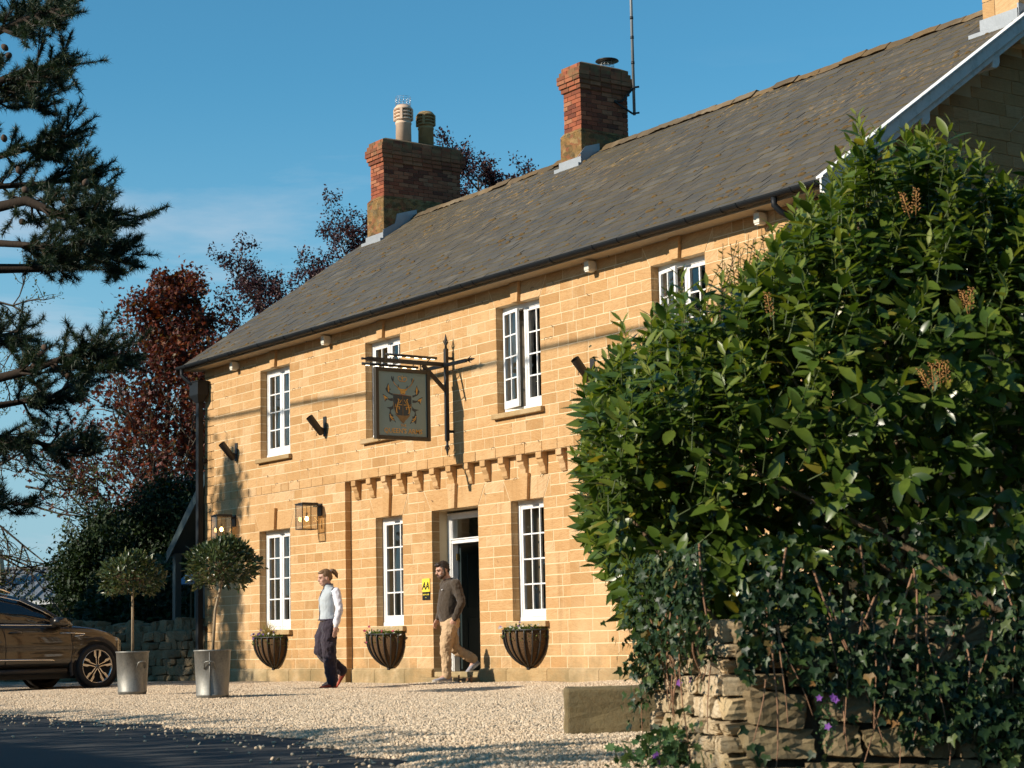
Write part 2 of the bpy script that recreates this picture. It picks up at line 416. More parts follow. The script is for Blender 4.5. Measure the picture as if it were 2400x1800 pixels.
def glass_mat(name, tint=(0.95,0.97,0.95), refl=1.45):
    m = bpy.data.materials.new(name); m.use_nodes = True; n, l = m.node_tree.nodes, m.node_tree.links; n.clear()
    o = n.new('ShaderNodeOutputMaterial'); mx = n.new('ShaderNodeMixShader'); t = n.new('ShaderNodeBsdfTransparent'); g = n.new('ShaderNodeBsdfGlossy')
    lw = n.new('ShaderNodeLayerWeight'); lw.inputs[0].default_value = 0.5; pw = n.new('ShaderNodeMath'); pw.operation = 'POWER'; pw.inputs[1].default_value = 4.5; l.new(lw.outputs['Facing'], pw.inputs[0])
    f = n.new('ShaderNodeMath'); f.operation = 'MULTIPLY_ADD'; f.inputs[1].default_value = 0.85; f.inputs[2].default_value = 0.13; l.new(pw.outputs[0], f.inputs[0]); t.inputs[0].default_value = (*tint, 1); g.inputs['Roughness'].default_value = 0.012
    nz = n.new('ShaderNodeTexNoise'); nz.inputs['Scale'].default_value = 2.5; b = n.new('ShaderNodeBump'); b.inputs['Strength'].default_value = 0.06; b.inputs['Distance'].default_value = 0.02
    ge = n.new('ShaderNodeNewGeometry'); l.new(ge.outputs['Position'], nz.inputs['Vector']); l.new(nz.outputs[0], b.inputs['Height']); l.new(b.outputs[0], g.inputs['Normal'])
    l.new(f.outputs[0], mx.inputs[0]); l.new(t.outputs[0], mx.inputs[1]); l.new(g.outputs[0], mx.inputs[2]); l.new(mx.outputs[0], o.inputs[0])
    return m
M_GLASS = glass_mat('window_glass', refl=1.6)
M_CURTAIN = plain('taupe_curtain', (0.36,0.29,0.21), 0.9, var=0.15)
M_PLASTER = plain('interior_plaster', (0.30,0.30,0.27), 0.9)
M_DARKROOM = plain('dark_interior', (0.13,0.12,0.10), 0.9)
M_CREAM = plain('cream_plastic', (0.62,0.58,0.48), 0.5)
M_SOFFIT = plain('cream_soffit', (0.42,0.36,0.27), 0.7)
def emit(name, color, strength):
    m = NM(name); m.set(color=(0.9,0.8,0.6), emit=color, estr=strength); return m.mat
def leaf_mat(name, cols, rough=0.35, spec=0.5, trans=0.25, back=None):
    """leaf: diffuse + translucent + a waxy coat; hue varies per leaf"""
    m = NM(name); r = m.rnd(); c = m.ramp(r, cols)
    p = m.pos(); c = m.mix(m.ramp(m.noise(p, 30, 3), [(0.3,(0,0,0)),(0.8,(0.35,0.35,0.35))]), c, tuple(x*0.55 for x in cols[0][1]))
    m.set(color=c, rough=rough, spec=spec)
    tr = m.n.new('ShaderNodeBsdfTranslucent'); mx = m.n.new('ShaderNodeMixShader'); mx.inputs[0].default_value = trans
    tc = m.mix(1.0, c, (1.5,1.45,0.6), 'MULTIPLY'); m.l.new(tc, tr.inputs[0])
    out = m.n['Material Output']; m.l.new(m.b.outputs[0], mx.inputs[1]); m.l.new(tr.outputs[0], mx.inputs[2]); m.l.new(mx.outputs[0], out.inputs[0])
    return m.mat
def bark_mat(name, a, b):
    m = NM(name); p = m.pos((1,1,0.25)); m.set(color=m.mix(m.noise(p, 18, 6, 0.65), a, b), rough=0.9, spec=0.2); m.bump(m.noise(p, 30, 5), 0.6, 0.02); return m.mat
# ---------------------------------------------------------------- the inn
XL, XR = -7.53, 8.45            # end walls
ZP = 0.215                      # top of the plinth
RD = 0.11                       # depth of the recessed entrance bay
RXL, RXR = -2.53, 3.40          # recess from, to
ZB = 3.155                      # underside of the band over the recess
WT = 0.38                       # wall thickness
ZW = 5.60                       # wall top
PITCH = math.radians(34.69); TP = math.tan(PITCH)
def roof_z(y): return 5.687 + TP * (y + 0.325)
RIDGE_Y = 4.2
inn = thing('stone_inn', 'long golden stone inn with white casement windows and grey slate roof', 'inn', (0, 0, 0))

UP = [(-5.39, -4.33, 3.78, 5.30), (-1.86, -0.81, 3.78, 5.30), (1.77, 2.84, 3.78, 5.30), (5.27, 6.33, 3.78, 5.30)]
LOW0 = [(-5.44, -4.345, 0.86, 2.535)]
LOWR = [(-1.78, -0.98, 0.86, 2.535), (1.89, 2.683, 0.86, 2.535)]
DOOR = (-0.166, 1.075, 0.0, 2.535)

def wall_cells(mb, x0, x1, z0, z1, y0, y1, openings):
    xs = sorted({x0, x1, *[v for o in openings for v in o[:2] if x0 < v < x1]})
    zs = sorted({z0, z1, *[v for o in openings for v in o[2:] if z0 < v < z1]})
    for i in range(len(xs)-1):
        for j in range(len(zs)-1):
            cx, cz = (xs[i]+xs[i+1])/2, (zs[j]+zs[j+1])/2
            if any(o[0] < cx < o[1] and o[2] < cz < o[3] for o in openings): continue
            mb.box(xs[i], xs[i+1], y0, y1, zs[j], zs[j+1])
core = MB()
wall_cells(core, XL+.004, RXL, 0, ZW, 0, WT, UP + LOW0)
wall_cells(core, RXR, XR-.004, 0, ZW, 0, WT, UP)
wall_cells(core, RXL, RXR, ZB, ZW, 0, WT, UP)
wall_cells(core, RXL, RXR, 0, ZB, RD, WT+RD, LOWR + [DOOR])
front = core.build('front_wall', M_MORTAR, inn)

# stones -------------------------------------------------------
def unit_stone():
    bm = bmesh.new(); bmesh.ops.create_cube(bm, size=1.0)
    me = bpy.data.meshes.new('stone'); 
    fr = [e for e in bm.edges if all(v.co.y < 0 for v in e.verts)]
    bmesh.ops.bevel(bm, geom=fr, offset=0.012, segments=1, affect='EDGES', profile=0.6)
    bm.to_mesh(me); bm.free(); return me
STONE_ME = [unit_stone() for _ in range(1)][0]; STONE_ME.materials.append(M_STONE)
STONE_WORN_ME = unit_stone(); STONE_WORN_ME.materials.append(M_STONE_WORN)
zcuts = []
for a, b, n in ((ZP,0.86,4),(0.86,2.535,11),(2.535,ZB,4),(ZB,3.305,1),(3.305,3.78,3),(3.78,5.30,10),(5.30,5.585,2)):
    zcuts += [a + (b-a)*i/n for i in range(n)]
zcuts.append(5.585)
J = 0.012
stones = []      # (x0,x1,z0,z1,yfront,depth)
def fill(x0, x1, z0, z1, y, edge0=False, edge1=False, short=0.2, long=0.52):
    L = x1 - x0
    if L < 0.03: return
    x = x0; cuts = [x0]
    while x < x1:
        w = random.uniform(short, long)
        if x1 - (x + w) < 0.14: break
        x += w; cuts.append(x)
    cuts.append(x1)
    for i in range(len(cuts)-1):
        a, b = cuts[i] + J/2, cuts[i+1] - J/2
        d = 0.06
        e0 = edge0 and i == 0; e1 = edge1 and i == len(cuts)-2
        if e0: a = cuts[i] - 0.003; d = 0.135
        if e1: b = cuts[i+1] + 0.003; d = 0.135
        stones.append((a, b, z0 + J/2, z1 - J/2, y - 0.001 - random.random()*0.003, d))
def course(x0, x1, z0, z1, y, openings, e0=False, e1=False, lintels=()):
    blk = [(o[0], o[1], True) for o in openings if o[2] < (z0+z1)/2 < o[3]] + [(l[0], l[1], False) for l in lintels if l[2] < (z0+z1)/2 < l[3]]
    blk.sort(); x = x0; edge = e0
    for a, b, isop in blk:
        if b <= x or a >= x1: continue
        fill(x, min(a, x1), z0, z1, y, edge, isop); x = b; edge = isop
    if x < x1: fill(x, x1, z0, z1, y, edge, e1)
LINT_H = 0.31
def lint_of(o, up=False):
    zt = o[3]; h = 0.285 if up else LINT_H
    return (o[0]-0.16, o[1]+0.16, zt, zt+h)
lints0 = [lint_of(o, True) for o in UP] + [lint_of(o) for o in LOW0]
lintsR = [lint_of(o) for o in LOWR] + [(DOOR[0]-0.19, DOOR[1]+0.19, 2.535, 2.535+LINT_H)]
for i in range(len(zcuts)-1):
    z0, z1 = zcuts[i], zcuts[i+1]
    if z0 > ZB - 0.01:
        course(XL, XR, z0, z1, 0.0 if abs(z0-ZB) > .01 else -0.010, UP, True, True, lints0)
    else:
        course(XL, RXL, z0, z1, 0.0, LOW0, True, True, lints0)
        course(RXR, XR, z0, z1, 0.0, [], True, True)
        course(RXL, RXR, z0, z1, RD, LOWR + [DOOR], False, False, lintsR)
# lintels: splayed voussoirs and a proud keystone
def voussoirs(o, y, up=False, e=0.16):
    z0 = o[3]; h = 0.283 if up else LINT_H
    cx = (o[0]+o[1])/2; kw = 0.075
    mb = MB(); mb.prism([(o[0]-.004, z0+.002), (cx-kw-.005, z0+.002), (cx-kw-.035, z0+h-.004), (o[0]-e+.004, z0+h-.004)], 'y', y-0.006, y+0.13)
    mb.build('voussoir', M_STONE, front)
    mb = MB(); mb.prism([(cx+kw+.005, z0+.002), (o[1]+.004, z0+.002), (o[1]+e-.004, z0+h-.004), (cx+kw+.035, z0+h-.004)], 'y', y-0.006, y+0.13)
    mb.build('voussoir', M_STONE, front)
    mb = MB(); mb.prism([(cx-kw, z0-.004), (cx+kw, z0-.004), (cx+kw+.03, z0+h+(0 if up else .05)), (cx-kw-.03, z0+h+(0 if up else .05))], 'y', y-0.06, y+0.13)
    mb.build('keystone', M_STONE, front, bevel=0.006)
    for s, xa in ((-1, o[0]), (1, o[1])):      # the wedge of walling left beside the splayed end
        MB().prism([(xa+s*e, z0+.006), (xa+s*.02, z0+.006), (xa+s*(e-.004), z0+h-.04)], 'y', y-.003, y+.05).build('stone', M_STONE, front)
for o in UP: voussoirs(o, 0.0, True)
for o in LOW0: voussoirs(o, 0.0)
for o in LOWR: voussoirs(o, RD)
voussoirs(DOOR, RD, e=0.19)

# the 300 stones that show largest become parts; the rest is one joined piece
def place_stones(stones, parent, me, matname, restname, nmax, vis, axis='y'):
    P = np.array([((s[0]+s[1])/2, s[4], (s[2]+s[3])/2) for s in stones]) if axis == 'y' else np.array([(s[4], (s[0]+s[1])/2, (s[2]+s[3])/2) for s in stones])
    q = pixv(P)
    size = np.array([(s[1]-s[0])*(s[3]-s[2]) for s in stones]) / q[:,2]**2
    ok = np.array([vis(*r) for r in q]); order = np.argsort(-(size*ok)); chosen = set(order[:nmax].tolist())
    rest = MB()
    for i, s in enumerate(stones):
        a, b, z0, z1, y, d = s
        if i in chosen and ok[i]:
            o = bpy.data.objects.new(matname, me)
            if axis == 'y':
                o.location = ((a+b)/2, y+d/2, (z0+z1)/2); o.scale = (b-a, d, z1-z0)
            else:
                o.location = (y-d/2, (a+b)/2, (z0+z1)/2); o.scale = (b-a, d, z1-z0); o.rotation_euler = (0,0,math.pi/2)
            finish(o, parent)
        elif axis == 'y': rest.box(a, b, y, y+d, z0, z1)
        else: rest.box(y-d, y, a, b, z0, z1)
    if rest.v:
        o = rest.build(restname, me.materials[0], parent, kind='stuff')
place_stones(stones, front, STONE_ME, 'stone', 'stonework', 300, lambda x, y, d: x < 1500 and y < 1580)

# plinth blocks
pl = []
def plinth_run(x0, x1, y, edge=False):
    x = x0
    while x < x1 - 0.05:
        w = min(random.uniform(0.5, 1.1), x1 - x)
        if x1 - x - w < 0.25: w = x1 - x
        mb = MB(); mb.prism([(y-.045, 0.0-.05), (y-.045, ZP-.03), (y-.012, ZP+.002), (y+.06, ZP+.002), (y+.06, -.05)], 'x', x+.003, x+w-.003)
        o = mb.build('plinth_block', M_STONE_WORN, front, bevel=0.008); x += w
plinth_run(XL-.03, RXL+.04, 0.0); plinth_run(RXR-.04, XR, 0.0)
plinth_run(RXL+.04, DOOR[0], RD); plinth_run(DOOR[1], RXR-.04, RD)

# corbels under the band
for cx in [-2.27, -1.81, -1.36, -0.91, -0.447, 0.021, 0.467, 0.927, 1.363, 1.82, 2.273, 2.733, 3.197]:
    prof = [(RD+.02, ZB), (-0.008, ZB), (-0.008, ZB-.085), (0.022, ZB-.10), (0.022, ZB-.135), (0.055, ZB-.20), (0.06, ZB-.26), (0.085, ZB-.30), (RD+.02, ZB-.30)]
    MB().prism(prof, 'x', cx-.065, cx+.065).build('corbel', M_STONE, front, bevel=0.008)

# windows ------------------------------------------------------
def pane(x0, x1, z0, z1, y, par, rot=None):
    MB().box(x0, x1, y-.002, y+.002, z0, z1).build('pane', M_GLASS, par)
def casement(par, x0, x1, z0, z1, y, cols, rows, stile=0.045, bottom=0.11, hinge=None, ang=0.0):
    """one opening light: stiles, rails, glazing bars, panes"""
    fr = MB(); t = 0.038
    gx0, gx1, gz0, gz1 = x0+stile, x1-stile, z0+bottom, z1-stile
    fr.box(x0, gx0, y, y+t, z0, z1); fr.box(gx1, x1, y, y+t, z0, z1); fr.box(gx0, gx1, y, y+t, z0, gz0); fr.box(gx0, gx1, y, y+t, gz1, z1)
    parts = []
    fo = fr.build('casement', M_WHITE, par, bevel=0.004)
    bars = []
    bw = 0.020
    for i in range(1, cols):
        bx = gx0 + (gx1-gx0)*i/cols; mb = MB().box(bx-bw/2, bx+bw/2, y+.006, y+t-.006, gz0, gz1); bars.append(mb.build('glazing_bar', M_WHITE, par))
    for j in range(1, rows):
        bz = gz0 + (gz1-gz0)*j/rows; mb = MB().box(gx0, gx1, y+.008, y+t-.008, bz-bw/2, bz+bw/2); bars.append(mb.build('glazing_bar', M_WHITE, par))
    panes = []
    for i in range(cols):
        for j in range(rows):
            a, b = gx0 + (gx1-gx0)*i/cols + bw/2, gx0 + (gx1-gx0)*(i+1)/cols - bw/2
            c, d = gz0 + (gz1-gz0)*j/rows + bw/2, gz0 + (gz1-gz0)*(j+1)/rows - bw/2
            tx, tz = random.gauss(0,.004), random.gauss(0,.004)
            mb = MB().add([(a,y+.018-tx-tz,c),(b,y+.018+tx-tz,c),(b,y+.018+tx+tz,d),(a,y+.018-tx+tz,d)], [(0,1,2,3)])
            panes.append(mb.build('pane', M_GLASS, par))
    if ang:
        hx = x0 if hinge == 'l' else x1
        T = Matrix.Translation((hx, y, 0)) @ Matrix.Rotation(ang, 4, 'Z') @ Matrix.Translation((-hx, -y, 0))
        for o in [fo] + bars + panes: o.data.transform(T)
def window(o, ywall, double=True, sill=True, openl=0.0):
    x0, x1, z0, z1 = o; y = ywall + 0.125
    f = MB(); fw = 0.05
    f.box(x0, x0+fw, y, y+.09, z0, z1); f.box(x1-fw, x1, y, y+.09, z0, z1)
    f.box(x0+fw, x1-fw, y, y+.09, z1-fw-.02, z1); f.box(x0+fw, x1-fw, y-.03, y+.09, z0, z0+.055)
    if double:
        cx = (x0+x1)/2; f.box(cx-.025, cx+.025, y, y+.09, z0+.055, z1-fw-.02)
    w = f.build('window', M_WHITE, inn, bevel=0.004)
    if double:
        casement(w, x0+fw+.003, cx-.028, z0+.06, z1-fw-.024, y+.008 if not openl else y-.04, 2, 4, hinge='l', ang=openl)
        casement(w, cx+.028, x1-fw-.003, z0+.06, z1-fw-.024, y+.008, 2, 4)
    else:
        casement(w, x0+fw+.003, x1-fw-.003, z0+.06, z1-fw-.024, y+.008, 3, 4, bottom=0.10)
    if sill:
        s = MB().prism([(ywall-.075, z0-.085), (ywall-.075, z0-.01), (y+.02, z0+.004), (y+.02, z0-.085)], 'x', x0-.07, x1+.07)
        s.build('sill', M_STONE_WORN, w, bevel=0.012)
    # curtains hang inside, one each side
    for side in (0, 1):
        cw = (x1-x0)*0.20; a = x0+.01 if side == 0 else x1-.01-cw; n = 14
        v = []
        for k in range(n+1):
            xx = a + cw*k/n; yy = y + 0.26 + 0.035*math.sin(k*1.9+side); v += [(xx, yy, z0-.1), (xx, yy, z1+.05)]
        MB().add(v, [(2*k, 2*k+2, 2*k+3, 2*k+1) for k in range(n)]).build('curtain', M_CURTAIN, w)
    return w
window(UP[0], 0.0); window(UP[1], 0.0); window(UP[2], 0.0, openl=-0.16); window(UP[3], 0.0, openl=-0.22)
window(LOW0[0], 0.0); window(LOWR[0], RD, False); window(LOWR[1], RD, False)

# entrance: white frame, fanlight, open door, hall -------------
yd = 0.40
f = MB(); dx0, dx1 = DOOR[0]+.0, DOOR[1]-.0
for a, b in ((dx0, dx0+.11), (dx1-.11, dx1)):
    f.box(a, b, yd, yd+.10, 0.16, 2.50); 
f.box(dx0+.11, dx1-.11, yd, yd+.10, 2.41, 2.50)
f.box(dx0+.11, dx1-.11, yd-.015, yd+.09, 2.045, 2.10); f.box(dx0+.10, dx1-.10, yd-.035, yd+.06, 2.10, 2.118)
for a in (dx0+.012, dx0+.045, dx0+.078): f.box(a, a+.015, yd-.016, yd, 0.16, 2.49)
f.box(dx0+.0, dx1, yd-.018, yd, 2.47, 2.50)
dfr = f.build('doorway', M_WHITE, inn, bevel=0.003)
MB().box(dx0+.11, dx1-.11, yd+.04, yd+.044, 2.118, 2.41).build('fanlight', M_GLASS, dfr)
leaf = MB(); leaf.box(0, .80, -.025, .02, .19, 2.03)
for zz in ((.35,.95),(1.1,1.9)):
    leaf.box(.12,.36,-.035,-.025,*zz); leaf.box(.46,.70,-.035,-.025,*zz)
dl = leaf.build('door', plain('dark_green_door', (0.012,0.022,0.022), 0.35), inn, bevel=0.004)
dl.data.transform(Matrix.Translation((dx0+.14, yd+.11, 0)) @ Matrix.Rotation(math.radians(97), 4, 'Z'))
for zz in (.5, 1.85): MB().box(dx0+.115, dx0+.14, yd+.06, yd+.10, zz-.05, zz+.05).build('hinge', plain('brass', (0.45,0.32,0.12), 0.35, 0.9), dl)
MB().box(dx0-.02, dx1+.02, -.12, yd+.5, -.02, .085).build('doorstep', M_STONE_WORN, inn, bevel=0.015)
MB().box(dx0+.02, dx1-.02, 0.10, yd+.5, .085, .165).build('doorstep', M_STONE_WORN, inn, bevel=0.015)
# rooms behind the front
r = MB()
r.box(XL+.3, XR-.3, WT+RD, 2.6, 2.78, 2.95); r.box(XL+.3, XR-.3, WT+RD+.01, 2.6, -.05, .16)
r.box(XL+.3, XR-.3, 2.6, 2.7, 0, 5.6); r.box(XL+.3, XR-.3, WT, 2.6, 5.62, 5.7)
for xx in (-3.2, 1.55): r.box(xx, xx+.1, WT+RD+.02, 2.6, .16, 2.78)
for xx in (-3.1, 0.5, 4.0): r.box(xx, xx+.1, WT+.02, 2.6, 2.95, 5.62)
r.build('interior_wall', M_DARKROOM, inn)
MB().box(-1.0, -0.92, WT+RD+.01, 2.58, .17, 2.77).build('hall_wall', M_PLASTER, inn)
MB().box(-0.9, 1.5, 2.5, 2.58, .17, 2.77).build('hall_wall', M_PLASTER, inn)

# eaves, gutter, roof ------------------------------------------
RXV0, RXV1 = -7.86, 8.74
MB().box(XL-.25, XR+.25, -.27, 0.02, 5.585, 5.61).build('soffit', M_SOFFIT, inn)
MB().box(XL-.25, XR+.25, -.295, -.27, 5.575, 5.70).build('fascia', M_SOFFIT, inn)
roof = MB(); sl = (4.2+.36)
roof.add([(RXV0,-.36,roof_z(-.36)-.03),(RXV1,-.36,roof_z(-.36)-.03),(RXV1,RIDGE_Y,roof_z(RIDGE_Y)-.03),(RXV0,RIDGE_Y,roof_z(RIDGE_Y)-.03),
          (RXV1,8.76,roof_z(-.36)-.03),(RXV0,8.76,roof_z(-.36)-.03)], [(0,1,2,3),(3,2,4,5)])
rf = roof.build('roof', M_DECK, inn)
cs, sn = math.cos(PITCH), math.sin(PITCH)
SX, GAUGE, SLEN = 0.305, 0.212, 0.43
def slate_mesh():
    me = MB().box(-.5, .5, 0, 1, -.5, .5).mesh('slate'); me.materials.append(M_SLATE); me.materials.append(M_SLATE_EDGE)
    for p in me.polygons: p.material_index = 1 if p.normal.y < -.5 else 0
    return me
SLATE_ME = slate_mesh()
slats = []
nrow = int(sl/cs/GAUGE) + 1
for i in range(nrow):
    s0 = i*GAUGE; off = (i % 2)*0.5*SX; x = RXV0 - off
    while x < RXV1 - 0.02:
        a, b = max(x, RXV0), min(x+SX, RXV1)
        if b - a > 0.06:
            Ls = min(SLEN, sl/cs - s0)
            slats.append(((a+b)/2, s0 + random.gauss(0,.004), b-a-.004, Ls, random.gauss(0,.006), random.random()*.006, random.gauss(0,.004)))
        x += SX
wx = np.array([(s[0], -.36 + s[1]*cs, roof_z(-.36)+s[1]*sn) for s in slats]); q = pixv(wx)
okv = (q[:,1] > 0) & (q[:,0] < 2400) & ~((q[:,0] > 1940) & (q[:,1] > 330)); order = np.argsort(-(okv.astype(float)/q[:,2])); chosen = set(order[:300].tolist())
rv, rfc, rmi = [], [], []
for i, s in enumerate(slats):
    x, s0, w, Ls, yaw, lift, rollx = s
    tilt = PITCH - math.atan2(0.012, Ls)
    T = Matrix.Translation((x, -.36 + s0*cs - (.014+lift)*sn, roof_z(-.36) - .03 + s0*sn + (.014+lift)*cs)) @ Matrix.Rotation(tilt, 4, 'X') @ Matrix.Rotation(yaw, 4, 'Z') @ Matrix.Rotation(rollx, 4, 'Y') @ Matrix.Diagonal((w, Ls, .010, 1))
    if i in chosen:
        o = bpy.data.objects.new('slate', SLATE_ME); o.matrix_basis = T; finish(o, rf)
    else:
        n0 = len(rv)
        for v in SLATE_ME.vertices: rv.append(tuple(T @ v.co))
        for p in SLATE_ME.polygons: rfc.append([n0+k for k in p.vertices]); rmi.append(p.material_index)
new_obj('slate_field', fast_mesh('slate_field', rv, rfc, False, [M_SLATE, M_SLATE_EDGE], rmi), None, rf, kind='stuff')
# moss cushions
mv, mf = [], []
bm = bmesh.new(); bmesh.ops.create_icosphere(bm, subdivisions=2, radius=1.0); bm.verts.ensure_lookup_table()
bv = np.array([v.co[:] for v in bm.verts]); bf = np.array([[v.index for v in f_.verts] for f_ in bm.faces]); bm.free()
n = 520; pos = []; S = []
for k in range(n):
    x = random.uniform(-7.7, 8.6); s = random.uniform(.05, 5.3) if random.random() < .6 else abs(random.gauss(0, 1.2)) + .05
    if s > 5.4: s = 3
    s = round(s/GAUGE)*GAUGE + .02
    pos.append((x, -.36+s*cs-.012*sn, roof_z(-.36)-.03+s*sn+.016*cs)); r0 = random.uniform(.014, .042); S.append((r0*random.uniform(1,1.9), r0, r0*.7))
Rm = np.tile(np.array(Matrix.Rotation(PITCH, 3, 'X')), (n,1,1))
V, Fc = scatter(bv*(1+0.25*rng.standard_normal((len(bv),1))*.5), bf, np.array(pos), Rm, np.array(S))
new_obj('moss', fast_mesh('moss', V, Fc, True), M_MOSS, rf, kind='stuff')
# ridge tiles bedded in mortar
def ridge_mesh():
    mb = MB(); w, h = .15, .11
    rings = []
    for k in range(6):
        x = -.240 + .48*k/5; j = lambda: random.gauss(0,.008)
        rings.append([(x, RIDGE_Y-w+j(), -h*.95+j()), (x, RIDGE_Y-.10+j(), -.055+j()), (x, RIDGE_Y-.035, .012+j()*.5), (x, RIDGE_Y+.03, .012+j()*.5), (x, RIDGE_Y+.10, -.05), (x, RIDGE_Y+w, -h*.95)])
    mb.rings(rings, smooth=False); me = mb.mesh('ridge_tile'); me.materials.append(M_RIDGE); return me
RM = [ridge_mesh() for _ in range(4)]; x = RXV0 + .24
zr = roof_z(RIDGE_Y)
while x < 8.05:
    if not (-7.53 < x < -6.75 or -1.72 < x < -0.98):
        o = bpy.data.objects.new('ridge_tile', random.choice(RM)); o.location = (x, 0, zr + .02 + random.gauss(0,.008)); o.rotation_euler = (random.gauss(0,.002), random.gauss(0,.004), 0); finish(o, rf)
    x += .466
# gutter
def half_round(x0, x1, y, z, r, t=.006):
    a = [math.pi + math.pi*k/10 for k in range(11)]
    prof = [(y + r*math.cos(u), z + r*math.sin(u)) for u in a] + [(y + (r-t)*math.cos(u), z + (r-t)*math.sin(u)) for u in reversed(a)]
    return MB().prism(prof, 'x', x0, x1)
GY, GZ, GR = -.375, 5.655, .062
g = half_round(RXV0-.02, 8.72, GY, GZ, GR).build('gutter', M_GUTTER, inn)
x = -7.5
while x < 8.6:
    b = half_round(x, x+.028, GY, GZ, GR+.008, .006); b.box(x, x+.028, GY+GR-.004, -.295, GZ-.045, GZ-.005); b.build('gutter_bracket', M_GUTTER, g); x += .93
for x in (-5.9, -2.2, 1.4, 5.0, 7.0): half_round(x, x+.13, GY, GZ, GR+.007, .012).build('gutter_union', M_GUTTER, g)
MB().box(8.715, 8.725, GY-GR, GY+GR, GZ-GR*.9, GZ).build('gutter_end', M_GUTTER, g)
# left downpipe with hopper
dp = MB().tube([(-7.72,GY,GZ-.05),(-7.72,GY,GZ-.16),(-7.62,GY+.10,GZ-.30),(-7.50,GY+.25,GZ-.36)], .036, 10)
dpo = dp.build('downpipe', M_GUTTER, inn)
MB().rings([[(-7.50+a*s, -.14+b*s*.9, z) for a, b in ((-.17,-.12),(.17,-.12),(.17,.12),(-.17,.12))] for s, z in ((1.12,5.37),(1.12,5.35),(1,5.35),(1,5.12),(.95,5.10),(.42,4.98),(.36,4.98))], smooth=False).build('hopper', M_GUTTER, dpo, bevel=.004)
MB().box(-7.555, -7.45, -.175, -.075, .1, 4.99).build('pipe', M_GUTTER, dpo, bevel=.006)
for zz in (.9, 2.4, 3.9): MB().box(-7.58, -7.425, -.08, -.0, zz, zz+.07).build('pipe_clip', M_GUTTER, dpo)
# right swan neck
sw = MB().tube([(8.0,GY,GZ-.05),(8.0,GY,GZ-.14),(8.04,GY+.06,GZ-.22),(8.16,GY+.24,GZ-.34)], .038, 10).build('swan_neck', M_GUTTER, inn)
MB().rings([[(8.22+a*s, -.13+b*s*.9, z) for a, b in ((-.17,-.12),(.17,-.12),(.17,.12),(-.17,.12))] for s, z in ((1.12,5.30),(1.12,5.28),(1,5.28),(1,5.02),(.42,4.9))], smooth=False).build('hopper', M_GUTTER, sw, bevel=.004)
MB().box(8.17, 8.27, -.175, -.075, .1, 4.92).build('pipe', M_GUTTER, sw)

# gable end in shade -------------------------------------------
gm = MB(); gm.prism([(0,0),(8.4,0),(8.4,roof_z(0)-.1),(4.2,roof_z(4.2)-.1),(0,roof_z(0)-.1)], 'x', XR-.36, XR-.006)
gable = gm.build('gable_wall', M_MORTAR, inn)
gst = []; z = .215
while z < 8.7:
    h = random.choice((.15,.16,.175)); y = 0.0
    y0 = max(0.0, (z+h-5.687)/TP - .325 + .02); y = y0
    while y < 8.2:
        w = random.uniform(.25,.62); gst.append((y+J/2, y+w-J/2, z+J/2, z+h-J/2, XR+.002+random.random()*.006, .05)); y += w
    z += h
gst = [s for s in gst if s[3] < roof_z(s[0])-.12 and s[3] < roof_z(8.4-s[1])-.12 and s[1] < 8.4]
place_stones(gst, gable, STONE_ME, 'stone', 'stonework', 300, lambda x, y, d: x < 2400 and 60 < y < 640, axis='x')
MB().prism([(0,0),(8.4,0),(8.4,roof_z(0)-.1),(4.2,roof_z(4.2)-.1),(0,roof_z(0)-.1)], 'x', XL+.006, XL+.36).build('end_wall', M_STONE_WORN, inn)
MB().box(XL+.1, XR-.1, 8.05, 8.4, 0, ZW).build('rear_wall', M_STONE_WORN, inn)
# bargeboard
def barge(x0, x1, d0, d1, y0=-.37, y1=4.2):
    return MB().prism([(y0, roof_z(y0)-d0), (y1, roof_z(y1)-d0), (y1, roof_z(y1)-d1), (y0, roof_z(y0)-d1)], 'x', x0, x1)
bb = barge(8.745, 8.775, -.02, .145).build('bargeboard', M_BARGE, inn, bevel=.004)
barge(8.70, 8.744, .13, .235, -.30).build('lower_board', M_BARGE, bb, bevel=.004)
barge(8.69, 8.80, -.045, -.022).build('verge_strip', M_BARGE, bb, bevel=.003)
barge(XR+.01, 8.70, .10, .115, -.30).build('verge_soffit', M_SOFFIT, bb)
for yy in (.2, 1.42, 2.72):
    zc = roof_z(yy) - .30
    MB().prism([(yy-.05, zc+.16), (yy+.08, zc+.16), (yy+.08, zc+.03), (yy+.05, zc-.02), (yy+.01, zc-.05), (yy-.05, zc-.05)], 'x', XR-.05, 8.74).build('purlin_end', M_BARGE, bb, bevel=.006)

# chimneys -----------------------------------------------------
BRICK_ME = unit_stone(); BRICK_ME.materials.append(M_BRICK)
def brick_box(par, x0, x1, y0, y1, z0, z1, nrow, proud=0.0):
    """courses of bricks on the faces one can see (-Y and +X), each brick its own piece"""
    h = (z1-z0)/nrow; j = .010; t = .05
    for i in range(nrow):
        za, zb = z0+i*h+j/2, z0+(i+1)*h-j/2; odd = i % 2
        for axis, a, b in (('y', x0, x1), ('x', y0, y1)):
            u = a; first = True
            while u < b - .01:
                w = .225 if not (first and odd) else .115
                first = False
                e = min(u+w, b)
                if b - e < .06: e = b
                o = bpy.data.objects.new('brick', BRICK_ME); k = random.random()*.006
                ja = 0 if u == a else j/2; jb = 0 if e == b else j/2
                if axis == 'y':
                    o.location = ((u+ja+e-jb)/2, y0+t/2-k, (za+zb)/2); o.scale = (e-u-ja-jb, t, zb-za)
                else:
                    o.location = (x1-t/2+k, (u+ja+e-jb)/2, (za+zb)/2); o.scale = (e-u-ja-jb, t, zb-za); o.rotation_euler = (0,0,math.pi/2)
                finish(o, par); u = e
